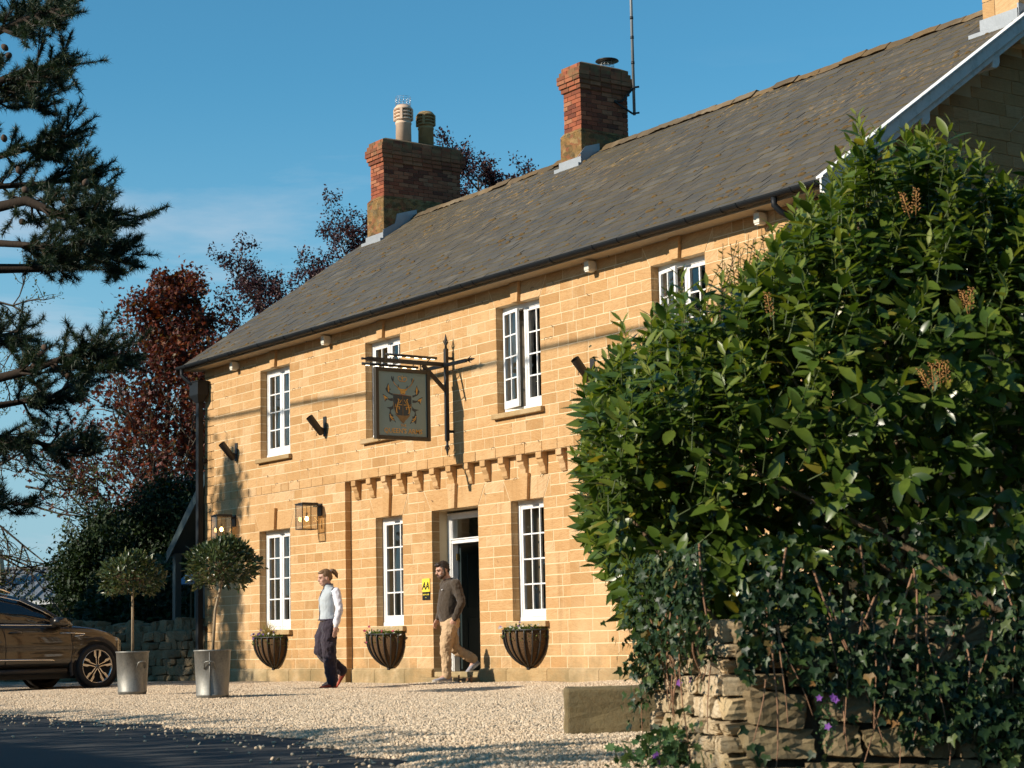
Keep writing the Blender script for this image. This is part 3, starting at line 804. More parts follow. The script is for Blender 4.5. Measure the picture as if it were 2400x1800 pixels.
def chimney(x0, x1, y0, y1, zs, zc, zt, xl):
    c = MB(); c.box(x0+.012, x1-.012, y0+.012, y1-.012, zs-.6, zt-.02)
    ch = c.build('chimney', M_BRICK_MORTAR, inn)
    n = round((zc-zs)/.075)
    brick_box(ch, x0, x1, y0, y1, zs, zc, n)
    h = .075; z = zc
    for k, e in enumerate((.03, .055, .08, .08, .05, .02)):
        MB().box(x0-e+.012, x1+e-.012, y0-e+.012, y1+e-.012, z, z+h-.004).build('corbel_core', M_BRICK_MORTAR, ch)
        brick_box(ch, x0-e, x1+e, y0-e, y1+e, z, z+h, 1); z += h
    cap = MB(); e = .0
    cap.rings([[(x0-.01,y0-.01,z),(x1+.01,y0-.01,z),(x1+.01,y1+.01,z),(x0-.01,y1+.01,z)], [(x0+.08,y0+.1,z+.05),(x1-.08,y0+.1,z+.05),(x1-.08,y1-.1,z+.05),(x0+.08,y1-.1,z+.05)]], smooth=False)
    cap.build('flaunching', M_RIDGE, ch)
    b = MB(); b.box(xl, x1+.012, y0-.02, y1+.05, 7.9, zs-.04); b.rings([[(xl,y0-.02,zs-.04),(x1+.012,y0-.02,zs-.04),(x1+.012,y1+.05,zs-.04),(xl,y1+.05,zs-.04)], [(x0,y0-.002,zs+.012),(x1+.002,y0-.002,zs+.012),(x1+.002,y1,zs+.012),(x0,y1,zs+.012)]], smooth=False)
    b.build('stone_base', M_CHBASE, ch, bevel=.01)
    f = MB(); f.box(xl-.02, x1+.025, y0-.045, y0-.02, roof_z(y0)-.12, roof_z(y0)+.09); f.box(xl-.05, x1+.06, y0-.13, y0-.03, roof_z(y0)-.10, roof_z(y0)-.035)
    zz = lambda y: roof_z(y)+.01
    f.prism([(y0-.04, zz(y0)-.1), (RIDGE_Y, zz(RIDGE_Y)-.1), (RIDGE_Y, zz(RIDGE_Y)+.10), (RIDGE_Y-.45, zz(RIDGE_Y-.45)+.28) if y1 > 5 else (RIDGE_Y-.3, zz(RIDGE_Y-.3)+.22), (RIDGE_Y-.5, zz(RIDGE_Y-.5)+.12), (y0-.04, zz(y0)+.13)], 'x', x1+.013, x1+.024)
    f.build('flashing', M_LEAD, ch)
    return ch, z
ch1, zt1 = chimney(-7.40, -6.92, 3.47, 5.24, 9.13, 9.80, 10.25, -7.52)
ch2, zt2 = chimney(-1.60, -1.12, 3.84, 4.85, 9.15, 9.85, 10.28, -1.70)
def chimney_pot(par, x, y, z, h, mat, seed):
    rr = random.Random(seed); r = .155
    prof = [(r,0),(r*.97,h*.52),(r*1.04,h*.53),(r*1.04,h*.56),(r*.98,h*.57),(r*.98,h*.62)]
    for k in range(3):
        b = .63+.085*k; prof += [(r*1.2,h*b),(r*1.2,h*(b+.025)),(r*.95,h*(b+.05)),(r*.95,h*(b+.085))]
    prof += [(r*1.2,h*.885),(r*1.18,h*.92),(r*.85,h),(r*.7,h),(r*.7,h*.8)]
    o = MB().lathe(prof, (x,y,z), 24).build('chimney_pot', mat, par)
    for a in range(4):
        t = math.pi/4 + a*math.pi/2; MB().box(-.025,.025,-.012,.012,h*.62,h*.9).build('pot_strut', mat, o).data.transform(Matrix.Translation((x+r*1.18*math.cos(t), y+r*1.18*math.sin(t), z)) @ Matrix.Rotation(t+math.pi/2, 4, 'Z'))
    return o
P1 = chimney_pot(ch1, -7.17, 4.09, zt1, .80, plain('pale_terracotta', (0.62,0.44,0.31), .8, var=.2, bump=.2), 1)
P2 = chimney_pot(ch1, -7.17, 4.61, zt1, .74, plain('sooty_buff_clay', (0.30,0.20,0.085), .85, var=.6, scale=7, bump=.3), 2)
def wire_cage(par, x, y, z, r, h):
    mb = MB()
    for k in range(12):
        a = 2*math.pi*k/12; mb.tube([(x+r*math.cos(a), y+r*math.sin(a), z), (x+r*math.cos(a), y+r*math.sin(a), z+h)], .0028, 4)
    for i in range(5):
        zz = z+h*i/4; mb.tube([(x+r*math.cos(2*math.pi*k/16), y+r*math.sin(2*math.pi*k/16), zz) for k in range(17)], .0026, 4)
    return mb.build('wire_guard', plain('galvanised_wire', (0.5,0.5,0.5), .4, .8), par)
wire_cage(P1, -7.17, 4.09, zt1+.80, .15, .17)
cowl = MB().lathe([(.115,0),(.115,.05),(.04,.05)], (-1.36,4.62,zt2), 20).build('cowl', plain('dark_steel', (0.05,0.05,0.05), .4, .7), ch2)
MB().lathe([(.205,.20),(.195,.215),(.10,.235),(.02,.242)], (-1.36,4.62,zt2), 24).build('cowl_lid', plain('dark_steel_lid', (0.05,0.048,0.045), .45, .6), cowl)
wire_cage(cowl, -1.36, 4.62, zt2+.05, .12, .15)
# third chimney at the gable
c3 = MB().box(8.03, 8.60, 3.38, 5.0, 7.9, 11.2).build('chimney', M_MORTAR, inn)
z = 8.36; i = 0
while z < 9.6:
    h = .23; i += 1
    for a, b in (((8.025, 8.22), (8.23, 8.605)) if i % 2 else ((8.025, 8.43), (8.44, 8.605))):
        o = bpy.data.objects.new('stone', STONE_ME); o.location = ((a+b)/2, 3.40, z+h/2); o.scale = (b-a, .06, h-.01); finish(o, c3)
    for a, b in (((3.37,3.9),(3.91,4.5),(4.51,5.0)) if i % 2 else ((3.37,3.6),(3.61,4.2),(4.21,5.0))):
        o = bpy.data.objects.new('stone', STONE_ME); o.location = (8.585, (a+b)/2, z+h/2); o.scale = (b-a, .06, h-.01); o.rotation_euler = (0,0,math.pi/2); finish(o, c3)
    z += h
f = MB(); yb = 3.36; f.box(8.0, 8.63, yb-.03, yb, 8.08, 8.36); f.box(7.95, 8.66, yb-.20, yb-.02, roof_z(yb-.12)-.09, roof_z(yb-.12)-.01); f.box(8.615,8.64,yb-.03,4.3,8.1,8.42)
f.build('flashing', M_LEAD, c3)

# aerial mast on the middle chimney
mast = thing('aerial_mast', 'tall thin grey aerial mast strapped to a brick chimney', 'mast', (-1.06, 4.92, 9.5))
MB().tube([(-1.0,4.90,9.5),(-1.0,4.90,14.5)], .026, 8).build('pole', plain('galvanised_steel', (0.33,0.34,0.34), .45, .5, var=.3, scale=3), mast)
for zz in (9.95,10.4,10.85,11.2,11.6,12.1): MB().tube([(-1.0,4.90,zz),(-1.0,4.90,zz+.05)], .031, 8).build('collar', M_BLACK, mast)
br = MB()
br.tube([(-1.105,4.55,9.72),(-1.06,4.68,9.72),(-1.0,4.90,9.98)], .018, 6); br.tube([(-1.105,4.55,9.72),(-1.0,4.86,9.52),(-.95,4.97,9.54)], .018, 6); br.tube([(-1.0,4.86,9.98),(-.95,4.98,10.0)], .018, 6)
br.build('mast_bracket', M_BLACK, mast)
# ---------------------------------------------------------------- ground, road, gravel
def asphalt():
    m = NM('asphalt'); p = m.pos()
    c = m.mix(m.noise(p, 0.8, 7, .65), (0.028,0.030,0.032), (0.070,0.070,0.066))
    c = m.mix(m.ramp(m.noise(p, 160, 3), [(0.55,(0,0,0)),(0.75,(0.6,0.6,0.6))]), c, (0.12,0.115,0.105))
    m.set(color=c, rough=0.85, spec=0.3); m.bump(m.noise(p, 220, 3), 0.5, 0.006); return m.mat
road = MB().add([(-600,-600,-.03),(600,-600,-.03),(600,600,-.03),(-600,600,-.03)], [(0,1,2,3)]).build('road', asphalt(), kind='structure')
def gz(x, y):
    """lie of the gravel: rises a little towards the wall on the right, uneven"""
    sy = np.clip((y+2.2)/2.2, 0, 1); sx = np.clip((x-1.2)/3.5, 0, 1)
    return 0.075*sy*sx + 0.012*np.sin(x*1.3+.6*y)*np.sin(y*1.1+1) + 0.008*np.sin(3.1*x+1.7*y) + 0.010*np.sin(.9*x-2.3*y)
EDGE = [(-40,-7.6),(-12,-7.9),(5.0,-8.55),(9.6,-8.95),(12.6,-9.35),(14.2,-9.75),(15.6,-10.35),(16.4,-10.75),(18.3,-11.6),(20,-12.6)]
ex = np.array([e[0] for e in EDGE]); ey = np.array([e[1] for e in EDGE])
nx, ny = 260, 70
gx = np.linspace(-30, 18.6, nx); gv = []
for xx in gx:
    y0 = np.interp(xx, ex, ey) + .10*math.sin(xx*2.1) + .07*math.sin(xx*5.3+1); 
    for t in np.linspace(0, 1, ny):
        yy = y0 + (0.30 - y0)*t; fade = min(1, t*ny/4.0)
        gv.append((xx, yy, float(gz(xx, yy))*fade - .026*(1-fade)))
gf = [(i*ny+j, (i+1)*ny+j, (i+1)*ny+j+1, i*ny+j+1) for i in range(nx-1) for j in range(ny-1)]
def gravel_mat(name='gravel_bed'):
    m = NM(name); p = m.pos()
    r = m.vor(p, 34, 'F1', 'Color'); s = m.n.new('ShaderNodeSeparateColor'); m.l.new(r, s.inputs[0])
    c = m.ramp(s.outputs[0], [(0,(0.24,0.17,0.10)),(0.4,(0.42,0.32,0.22)),(0.8,(0.55,0.45,0.33)),(1,(0.62,0.54,0.44))])
    c = m.mix(m.ramp(m.noise(p, 0.9, 5), [(0.4,(0,0,0)),(0.7,(0.5,0.5,0.5))]), c, (0.30,0.22,0.14))
    m.set(color=c, rough=0.9, spec=0.25); m.bump(m.math('MULTIPLY', m.vor(p, 34), -1.0), 1.0, 0.03); return m.mat
M_GRAVEL = gravel_mat()
gravel_area = new_obj('gravel_forecourt', fast_mesh('gravel', gv, gf, True), M_GRAVEL, kind='structure')
def pebble_mat():
    m = NM('pebble'); r = m.rnd(); p = m.pos()
    c = m.ramp(r, [(0,(0.30,0.20,0.12)),(0.25,(0.58,0.42,0.26)),(0.65,(0.75,0.58,0.39)),(0.9,(0.83,0.69,0.51)),(1,(0.60,0.39,0.21))])
    m.set(color=m.mix(m.noise(p, 60, 3), c, tuple(x for x in (0.55,0.45,0.33))), rough=0.85, spec=0.25); m.bump(m.noise(p, 120, 3), .3, .004); return m.mat
M_PEBBLE = pebble_mat()
# loose stones scattered by geometry nodes on the part of the forecourt one sees
px_, py_ = 90, 40; pv = []
vis = []
for i, xx in enumerate(np.linspace(-4.5, 18.2, 120)):
    y0 = np.interp(xx, ex, ey) + .10*math.sin(xx*2.1) + .07*math.sin(xx*5.3+1) + .02
    y1 = min(0.08, -0.2 + 0*xx) if xx < 5.5 else max(y0+.5, -0.2 - (xx-5.5)*.52)
    for t in np.linspace(0, 1, 40):
        yy = y0 + (y1-y0)*t; fade = min(1, t*40/4.0); vis.append((xx, yy, float(gz(xx,yy))*fade - .026*(1-fade)))
vf = [(i*40+j, (i+1)*40+j, (i+1)*40+j+1, i*40+j+1) for i in range(119) for j in range(39)]
peb = new_obj('gravel', fast_mesh('gravel_scatter', vis, vf), M_PEBBLE, kind='stuff')
ng = bpy.data.node_groups.new('scatter_gravel', 'GeometryNodeTree')
ng.interface.new_socket('Geometry', in_out='INPUT', socket_type='NodeSocketGeometry'); ng.interface.new_socket('Geometry', in_out='OUTPUT', socket_type='NodeSocketGeometry')
N = ng.nodes; Lk = ng.links
gi, go = N.new('NodeGroupInput'), N.new('NodeGroupOutput')
dist = N.new('GeometryNodeDistributePointsOnFaces'); dist.inputs['Density'].default_value = 1900
ico = N.new('GeometryNodeMeshIcoSphere'); ico.inputs['Subdivisions'].default_value = 2; ico.inputs['Radius'].default_value = 1.0
sp = N.new('GeometryNodeSetPosition'); nz = N.new('ShaderNodeTexNoise'); nz.inputs['Scale'].default_value = 0.9; nz.inputs['Detail'].default_value = 1
sub = N.new('ShaderNodeVectorMath'); sub.operation = 'SUBTRACT'; sub.inputs[1].default_value = (0.5,0.5,0.5)
scl = N.new('ShaderNodeVectorMath'); scl.operation = 'SCALE'; scl.inputs['Scale'].default_value = 1.5
iop = N.new('GeometryNodeInstanceOnPoints'); rr = N.new('FunctionNodeRandomValue'); rr.data_type = 'FLOAT_VECTOR'
rr.inputs[0].default_value = (0,0,0); rr.inputs[1].default_value = (6.28,6.28,6.28)
rs = N.new('FunctionNodeRandomValue'); rs.data_type = 'FLOAT_VECTOR'; rs.inputs[0].default_value = (.005,.005,.004); rs.inputs[1].default_value = (.020,.016,.013)
sm = N.new('GeometryNodeSetMaterial'); sm.inputs['Material'].default_value = M_PEBBLE
Lk.new(gi.outputs[0], dist.inputs['Mesh']); Lk.new(ico.outputs['Mesh'], sp.inputs['Geometry'])
Lk.new(nz.outputs['Color'], sub.inputs[0]); Lk.new(sub.outputs[0], scl.inputs[0]); Lk.new(scl.outputs[0], sp.inputs['Offset'])
Lk.new(sp.outputs[0], sm.inputs['Geometry']); Lk.new(sm.outputs[0], iop.inputs['Instance'])
Lk.new(dist.outputs['Points'], iop.inputs['Points']); Lk.new(rr.outputs[0], iop.inputs['Rotation']); Lk.new(rs.outputs[0], iop.inputs['Scale'])
Lk.new(iop.outputs[0], go.inputs[0])
md = peb.modifiers.new('scatter', 'NODES'); md.node_group = ng
# ---------------------------------------------------------------- things fixed to the front
def text_mesh(body, size, name, extrude=.0015, bold=0.0):
    cu = bpy.data.curves.new(name, 'FONT'); cu.body = body; cu.size = size; cu.align_x = 'CENTER'; cu.align_y = 'CENTER'; cu.extrude = extrude; cu.offset = bold; cu.resolution_u = 3
    ob = bpy.data.objects.new(name, cu); COL.objects.link(ob)
    dg = bpy.context.evaluated_depsgraph_get(); me = bpy.data.meshes.new_from_object(ob.evaluated_get(dg)); bpy.data.objects.remove(ob)
    return me
# hanging pub sign ----------------------------------------------
SXX = 0.64
sign = thing('pub_sign', 'hanging teal pub sign with painted coat of arms on black iron bracket', 'sign', (SXX, 0, 3.5))
pb = MB(); pb.box(SXX-.028, SXX+.028, -.145, -.09, 3.50, 4.86); pb.box(SXX-.018, SXX+.018, -.095, -.002, 3.62, 3.66); pb.box(SXX-.018, SXX+.018, -.095, -.002, 4.70, 4.74); pb.build('post', M_BLACK, sign, bevel=.004)
MB().box(SXX-.54, SXX+.60, -.185, -.145, 4.58, 4.63).build('cross_bar', M_BLACK, sign, bevel=.004)
MB().box(SXX-.026, SXX+.026, -1.46, -.12, 4.59, 4.65).build('beam', M_BLACK, sign, bevel=.004)
MB().tube([(SXX,-1.46,4.62),(SXX,-1.50,4.62),(SXX,-1.55,4.62)], [.03,.014,.02], 8).build('finial', M_BLACK, sign)
MB().bar((SXX,-.13,4.24),(SXX,-.52,4.59),.045,.05).build('brace', M_BLACK, sign)
def finial(a, d, par):
    a = np.array(a); d = np.array(d, float); mb = MB(); mb.tube([a, a+d*.05, a+d*.07, a+d*.10, a+d*.13, a+d*.22], [.022,.016,.03,.012,.024,.003], 8)
    for s in (-1, 1):
        for ax in ((1,0,0),(0,1,0)) if abs(d[2]) > .5 else ((0,0,1),(0,1,0)):
            e = np.array(ax)*s; mb.tube([a+d*.07, a+d*.09+e*.035, a+d*.13+e*.045], [.01,.008,.003], 5)
    mb.build('finial', M_BLACK, par)
finial((SXX,-.118,4.86),(0,0,1),sign); finial((SXX,-.118,3.50),(0,0,-1),sign); finial((SXX+.60,-.165,4.605),(1,0,0),sign); finial((SXX-.54,-.165,4.605),(-1,0,0),sign)
for yy in (-1.23,-.56):
    MB().tube([(SXX,yy,4.59),(SXX,yy,4.555),(SXX+.012,yy,4.54),(SXX,yy,4.51)], .009, 6).build('hook', M_BLACK, sign)
y0, y1, z0, z1 = -1.345, -.42, 3.48, 4.512; fwid = .055
frm = MB(); frm.box(SXX-.035,SXX+.035,y0,y0+fwid,z0,z1); frm.box(SXX-.035,SXX+.035,y1-fwid,y1,z0,z1); frm.box(SXX-.035,SXX+.035,y0+fwid,y1-fwid,z0,z0+fwid); frm.box(SXX-.035,SXX+.035,y0+fwid,y1-fwid,z1-fwid,z1)
M_FRAME = plain('dark_brown_sign_frame', (0.035,0.026,0.014), .45, var=.5, scale=14, bump=.2)
frm.build('sign_frame', M_FRAME, sign, bevel=.005)
MB().tube([(SXX+.02,y0+.05,z0),(SXX+.02,y0+.045,z0-.022),(SXX+.02,y0+.065,z0-.03),(SXX+.02,y0+.075,z0-.012),(SXX+.02,y0+.06,z0)], .005, 5).build('ring', M_BLACK, sign)
def signboard():
    m = NM('teal_sign_paint'); p = m.pos()
    m.set(color=m.mix(m.noise(p, 2.0, 4), (0.15,0.235,0.230), (0.20,0.285,0.270)), rough=.22, spec=.5); m.bump(m.noise(m.pos((1,3,.5)), 2.5, 2), .10, .02); return m.mat
MB().box(SXX-.012,SXX+.012,y0+fwid,y1-fwid,z0+fwid,z1-fwid).build('board', signboard(), sign)
M_GOLD = plain('gold_sign_paint', (0.62,0.34,0.06), .4, var=.3, scale=20); M_NAVY = plain('dark_navy_sign_paint', (0.012,0.026,0.035), .35)
M_BROWN = plain('umber_sign_paint', (0.20,0.12,0.04), .4, var=.4, scale=18); M_REDP = plain('red_sign_paint', (0.25,0.03,0.02), .4)
# artwork: coordinates in units of the photo crop (u right, v down), right face of the board looks to +X, so u grows with +Y
U0, U1, V0, V1 = 302.0, 1105.0, 325.0, 1430.0
def art(u, v, lift=0.0):
    return (SXX+.0125+lift, y0+fwid + (u-U0)/(U1-U0)*(y1-y0-2*fwid), z1-fwid - (v-V0)/(V1-V0)*(z1-z0-2*fwid))
def poly(pts, mat, name, lift=.001, par=None):
    n = len(pts); v = [art(u, w, lift) for u, w in pts] + [art(u, w, -.0005) for u, w in pts]
    f = [tuple(range(n))] + [(i, (i+1)%n, n+(i+1)%n, n+i) for i in range(n)]
    me = bpy.data.meshes.new(name); me.from_pydata(v, [], f); me.update()
    bm = bmesh.new(); bm.from_mesh(me); bmesh.ops.triangulate(bm, faces=[fc for fc in bm.faces if len(fc.verts) > 4]); bmesh.ops.recalc_face_normals(bm, faces=bm.faces); bm.to_mesh(me); bm.free()
    return new_obj(name, me, mat, sign)
def strokes(lines, w, mat, name, lift=.002):
    mb = MB()
    for ln in lines:
        ww = w
        if isinstance(ln[0], (int, float)): ww, ln = ln[0], ln[1:]
        for (a, b), (c, d) in zip(ln[:-1], ln[1:]):
            L = math.hypot(c-a, d-b) or 1; nx, ny = -(d-b)/L*ww/2, (c-a)/L*ww/2
            P = [art(a+nx,b+ny,lift), art(c+nx,d+ny,lift), art(c-nx,d-ny,lift), art(a-nx,b-ny,lift)]
            mb.add(P, [(0,1,2,3)])
    return mb.build(name, mat, sign)
def smooth(pts, n=6):
    out = []; m = len(pts)
    for i in range(m-1):
        p0, p1, p2, p3 = pts[max(i-1,0)], pts[i], pts[i+1], pts[min(i+2,m-1)]
        for k in range(n):
            t = k/n; out.append(tuple(.5*((2*p1[j]) + (-p0[j]+p2[j])*t + (2*p0[j]-5*p1[j]+4*p2[j]-p3[j])*t*t + (-p0[j]+3*p1[j]-3*p2[j]+p3[j])*t**3) for j in (0,1)))
    return out + [pts[-1]]
shield = [(545,705),(850,725),(850,860)] + smooth([(850,860),(838,960),(800,1070),(745,1150),(710,1210)]) + smooth([(710,1210),(660,1160),(600,1060),(560,950),(548,850)])
poly(shield, M_NAVY, 'shield')
poly([(565,1050),(610,1068),(700,1075),(785,1070),(835,1055),(775,1130),(710,1195),(645,1130)], M_BROWN, 'shield_base', .002)
strokes([smooth([(548,850),(560,950),(600,1060),(660,1160),(710,1210)]), smooth([(710,1210),(745,1150),(800,1070),(838,960),(850,860)]), [(545,707),(850,727)], [(705,735),(705,1075)]], 9, M_BROWN, 'shield_line', .003)
def lion(mir):
    c = 705; L = [smooth([(620,790),(640,800),(632,835),(625,860)]), (20,)+tuple(smooth([(625,850),(618,890),(605,930)])), (10,)+tuple(smooth([(620,865),(655,850),(680,800)])), (10,)+tuple(smooth([(618,880),(660,888),(690,888)])),
              (16,)+tuple(smooth([(605,930),(600,980),(605,1030)])), (9,(605,1030),(622,1032)), (14,)+tuple(smooth([(610,930),(650,925),(640,960),(655,965)])), (6,)+tuple(smooth([(598,920),(575,930),(590,890),(582,880)]))]
    out = []
    for l in L:
        w = 16
        if isinstance(l, tuple) and isinstance(l[0], (int,float)): w = l[0]; l = list(l[1:])
        out.append((w, *[((2*c-u) if mir else u, v) for u, v in l]))
    return out
strokes(lion(False), 14, M_GOLD, 'lion', .004); strokes(lion(True), 14, M_GOLD, 'lion', .004)
poly([(672,615),(745,612),(750,650),(742,700),(712,705),(672,700),(662,650)], M_GOLD, 'stag_head', .003)
poly([(672,620),(618,588),(640,628),(668,640)], M_GOLD, 'stag_ear', .003); poly([(745,615),(782,605),(770,635),(748,640)], M_GOLD, 'stag_ear', .003)
ant = [smooth([(668,612),(610,570),(565,520),(545,470),(522,400)]), smooth([(560,510),(530,460),(518,425)]), smooth([(548,470),(556,430),(552,405)]), smooth([(640,580),(628,540)])]
strokes(ant + [[(2*705-u+4, v+10) for u, v in l] for l in ant], 13, M_NAVY, 'antler', .002)
strokes([l[:len(l)*2//3] for l in ant[:1]] + [[(2*705-u+4, v+10) for u, v in l] for l in ant[:1]], 7, M_GOLD, 'antler_light', .003)
strokes([[(690,640),(700,648)],[(722,640),(732,645)],[(695,690),(728,690)]], 7, M_NAVY, 'stag_face', .005)
strokes([[(645,708),(665,724)],[(680,708),(695,726)],[(715,710),(728,728)],[(742,714),(755,728)]], 10, M_REDP, 'torse', .004)
cr = [smooth([(655,470),(630,430),(640,400),(680,410),(698,460)]), smooth([(700,460),(720,410),(760,405),(770,440),(748,478)]), [(650,470),(700,478),(750,480)], [(699,380),(699,470)], [(690,385),(708,385)]]
strokes(cr, 10, M_GOLD, 'crown_arch', .003); strokes([[(655,480),(748,487)]], 5, M_REDP, 'crown_band', .004)
def mantle(mir):
    f = lambda P: [((2*705-u) if mir else u, v+(12 if mir else 0)) for u, v in P]
    poly(f(smooth([(540,740),(500,720),(455,690),(425,640),(440,620),(470,650),(500,690),(540,700)])), M_NAVY, 'mantling')
    poly(f([(468,520),(440,600),(420,622),(440,660),(470,705),(485,650),(508,640),(488,600)]), M_NAVY, 'mantling', .0015)
    poly(f([(468,545),(455,600),(462,660),(474,690),(480,640),(482,600)]), M_GOLD, 'mantling_light', .003)
    poly(f(smooth([(545,830),(500,830),(450,810),(410,850),(405,790),(372,720),(440,760),(470,790),(540,780)])), M_NAVY, 'mantling')
    poly(f([(385,740),(440,770),(460,800),(420,790),(412,835)]), M_GOLD, 'mantling_light', .003)
    poly(f(smooth([(545,890),(520,930),(440,950),(490,980),(475,1080),(490,1195),(530,1160),(588,1200),(545,1110),(548,1070),(520,1060),(505,1000),(550,960)])), M_NAVY, 'mantling')
    strokes([f([(488,1060),(500,1095),(545,1125)]), f([(492,1100),(520,1140),(560,1165)])], 14, M_GOLD, 'mantling_light', .003)
mantle(False); mantle(True)
def sign_text(body, u, v, size, name, mat, bold=0.0, sx=1.0):
    me = text_mesh(body, size, name, .0012, bold); p = art(u, v, .002)
    R = Matrix(((0,0,1,0),(1,0,0,0),(0,1,0,0),(0,0,0,1)))
    me.transform(Matrix.Translation(p) @ R @ Matrix.Diagonal((sx,1,1,1))); return new_obj(name, me, mat, sign)
sign_text('THE', 712, 1247, .052, 'lettering', M_GOLD, .0004); sign_text("QUEEN'S ARMS", 708, 1345, .096, 'lettering', M_GOLD, .0007, 1.0)
M_LED = emit('sign_light', (1.0,0.85,0.55), 6.0)
for nm, xx, zz, a, b in (('light_bar', SXX+.12, 4.685, -1.22, -.36), ('light_bar', SXX-.11, 4.565, -1.48, -.54)):
    t = MB().tube([(xx,a,zz),(xx,b,zz)], .02, 10).build(nm, M_BLACK, sign)
    for k in range(6):
        yy = a + .09 + k*(b-a-.16)/5; MB().box(xx-.010, xx+.010, yy-.03, yy+.03, zz-.0225, zz-.0195).build('lamp', M_LED, t)
    for yy in (a+.12, b-.1): MB().tube([(xx,yy,zz),(SXX,yy,4.63)], .007, 5).build('light_arm', M_BLACK, t)

# lanterns --------------------------------------------------------
M_LGLASS = glass_mat('lantern_glass', (0.86,0.80,0.68), 1.45)
M_BULB = emit('warm_bulb', (1.0,0.62,0.22), 22.0)
def lantern(cx, z0, label):
    L = thing('wall_lantern', label, 'lantern', (cx, -.02, z0))
    w, d, h = .23, .29, .405; ya, yb = -.40, -.11; xa, xb = cx-w/2, cx+w/2; z1 = z0+h; t = .012
    f = MB()
    for xx in (xa, xb-t):
        for yy in (ya, yb-t): f.box(xx, xx+t, yy, yy+t, z0, z1)
    for zz in (z0, z1-t):
        for yy in (ya, yb-t): f.box(xa+t, xb-t, yy, yy+t, zz, zz+t)
        for xx in (xa, xb-t): f.box(xx, xx+t, ya+t, yb-t, zz, zz+t)
    f.build('cage', M_BLACK, L)
    r = MB().box(xa-.008, xb+.008, ya-.008, yb+.008, z1, z1+.018); r.box(xa+.03, xb-.03, ya+.03, yb+.02, z1+.018, z1+.03); r.build('lantern_roof', M_BLACK, L, bevel=.003)
    MB().box(cx-.05, cx+.05, yb, -.02, z1-.035, z1-.005).build('arm', M_BLACK, L); MB().box(cx-.07, cx+.07, -.025, -.004, z1-.18, z1+.02).build('back_plate', M_BLACK, L)
    for yy in (ya+.005, yb-.005): MB().add([(xa+t,yy,z0+t),(xb-t,yy,z0+t),(xb-t,yy,z1-t),(xa+t,yy,z1-t)], [(0,1,2,3)]).build('pane', M_LGLASS, L)
    for xx in (xa+.005, xb-.005): MB().add([(xx,ya+t,z0+t),(xx,yb-t,z0+t),(xx,yb-t,z1-t),(xx,ya+t,z1-t)], [(0,1,2,3)]).build('pane', M_LGLASS, L)
    yc = (ya+yb)/2
    MB().tube([(cx,yc,z1),(cx,yc,z1-.13)], .005, 6).build('flex', M_BLACK, L); MB().tube([(cx,yc,z1-.13),(cx,yc,z1-.19)], .016, 10).build('lamp_holder', M_BLACK, L)
    MB().lathe([(.006,0),(.02,-.012),(.03,-.04),(.027,-.062),(.012,-.078),(.002,-.082)], (cx,yc,z1-.185), 14).build('bulb', M_BULB, L)
lantern(-3.325, 2.44, 'square glass wall lantern beside the recessed entrance bay')
lantern(-6.37, 2.45, 'square glass wall lantern next to the corner downpipe')

# flag holders ----------------------------------------------------
def flag_holder(cx, cz, label):
    L = thing('flag_holder', label, 'flag holder', (cx, -.01, cz))
    MB().box(cx-.045, cx+.045, -.022, -.006, cz-.16, cz+.16).build('plate', M_BLACK, L, bevel=.003)
    a = np.array((cx,-.06,cz-.13)); b = np.array((cx,-.30,cz+.14)); dd = (b-a)/np.linalg.norm(b-a)
    mb = MB(); mb.tube([a, a+dd*.02, b], [.035,.055,.062], 16, cap=False); mb.tube([b, a+dd*.03], [.056,.05], 16, cap=False); mb.add([tuple(a+(math.cos(k*math.pi/4)*np.array((1,0,0))+math.sin(k*math.pi/4)*np.cross(dd,(1,0,0)))*.034) for k in range(8)], [tuple(range(8))])
    mb.build('tube', M_BLACK, L)
    MB().bar((cx,-.02,cz-.05),(cx,-.12,cz-.02),.03,.03).build('strut', M_BLACK, L)
    for k in (0,1):
        p = a + dd*(.05+.12*k); MB().tube([p+np.array((0.0,-.05,-.02)), p+np.array((0,-.075,-.03)), p+np.array((0,-.08,-.06)), p+np.array((0,-.06,-.07))], .006, 5).build('cleat', M_BLACK, L)
flag_holder(-6.28, 3.98, 'black iron flag holder high on the wall by the corner downpipe')
flag_holder(-3.14, 4.11, 'black iron flag holder on the wall between upper windows, above a lantern')
flag_holder(4.01, 4.11, 'black iron flag holder half hidden by laurel leaves')

# small boxes under the eaves -------------------------------------
for cx, lab in ((-6.2,'small cream box light under the gutter near the hopper head'), (-2.95,'small cream box light under the gutter between two upper windows'), (4.12,'small cream box light under the eaves to the gable side of the open window'), (7.45,'small cream box light under the eaves close to the bargeboard')):
    L = thing('eaves_light', lab, 'light', (cx,-.02,5.42), group='box lights under the eaves')
    MB().box(cx-.05, cx+.05, -.16, -.03, 5.43, 5.56).build('housing', M_CREAM, L, bevel=.01); MB().box(cx-.04, cx+.04, -.15, -.05, 5.415, 5.43).build('lens', plain('frosted_lens', (0.7,0.68,0.6), .3), L)
    MB().box(cx-.03, cx+.03, -.03, -.002, 5.45, 5.54).build('back_plate', M_CREAM, L)

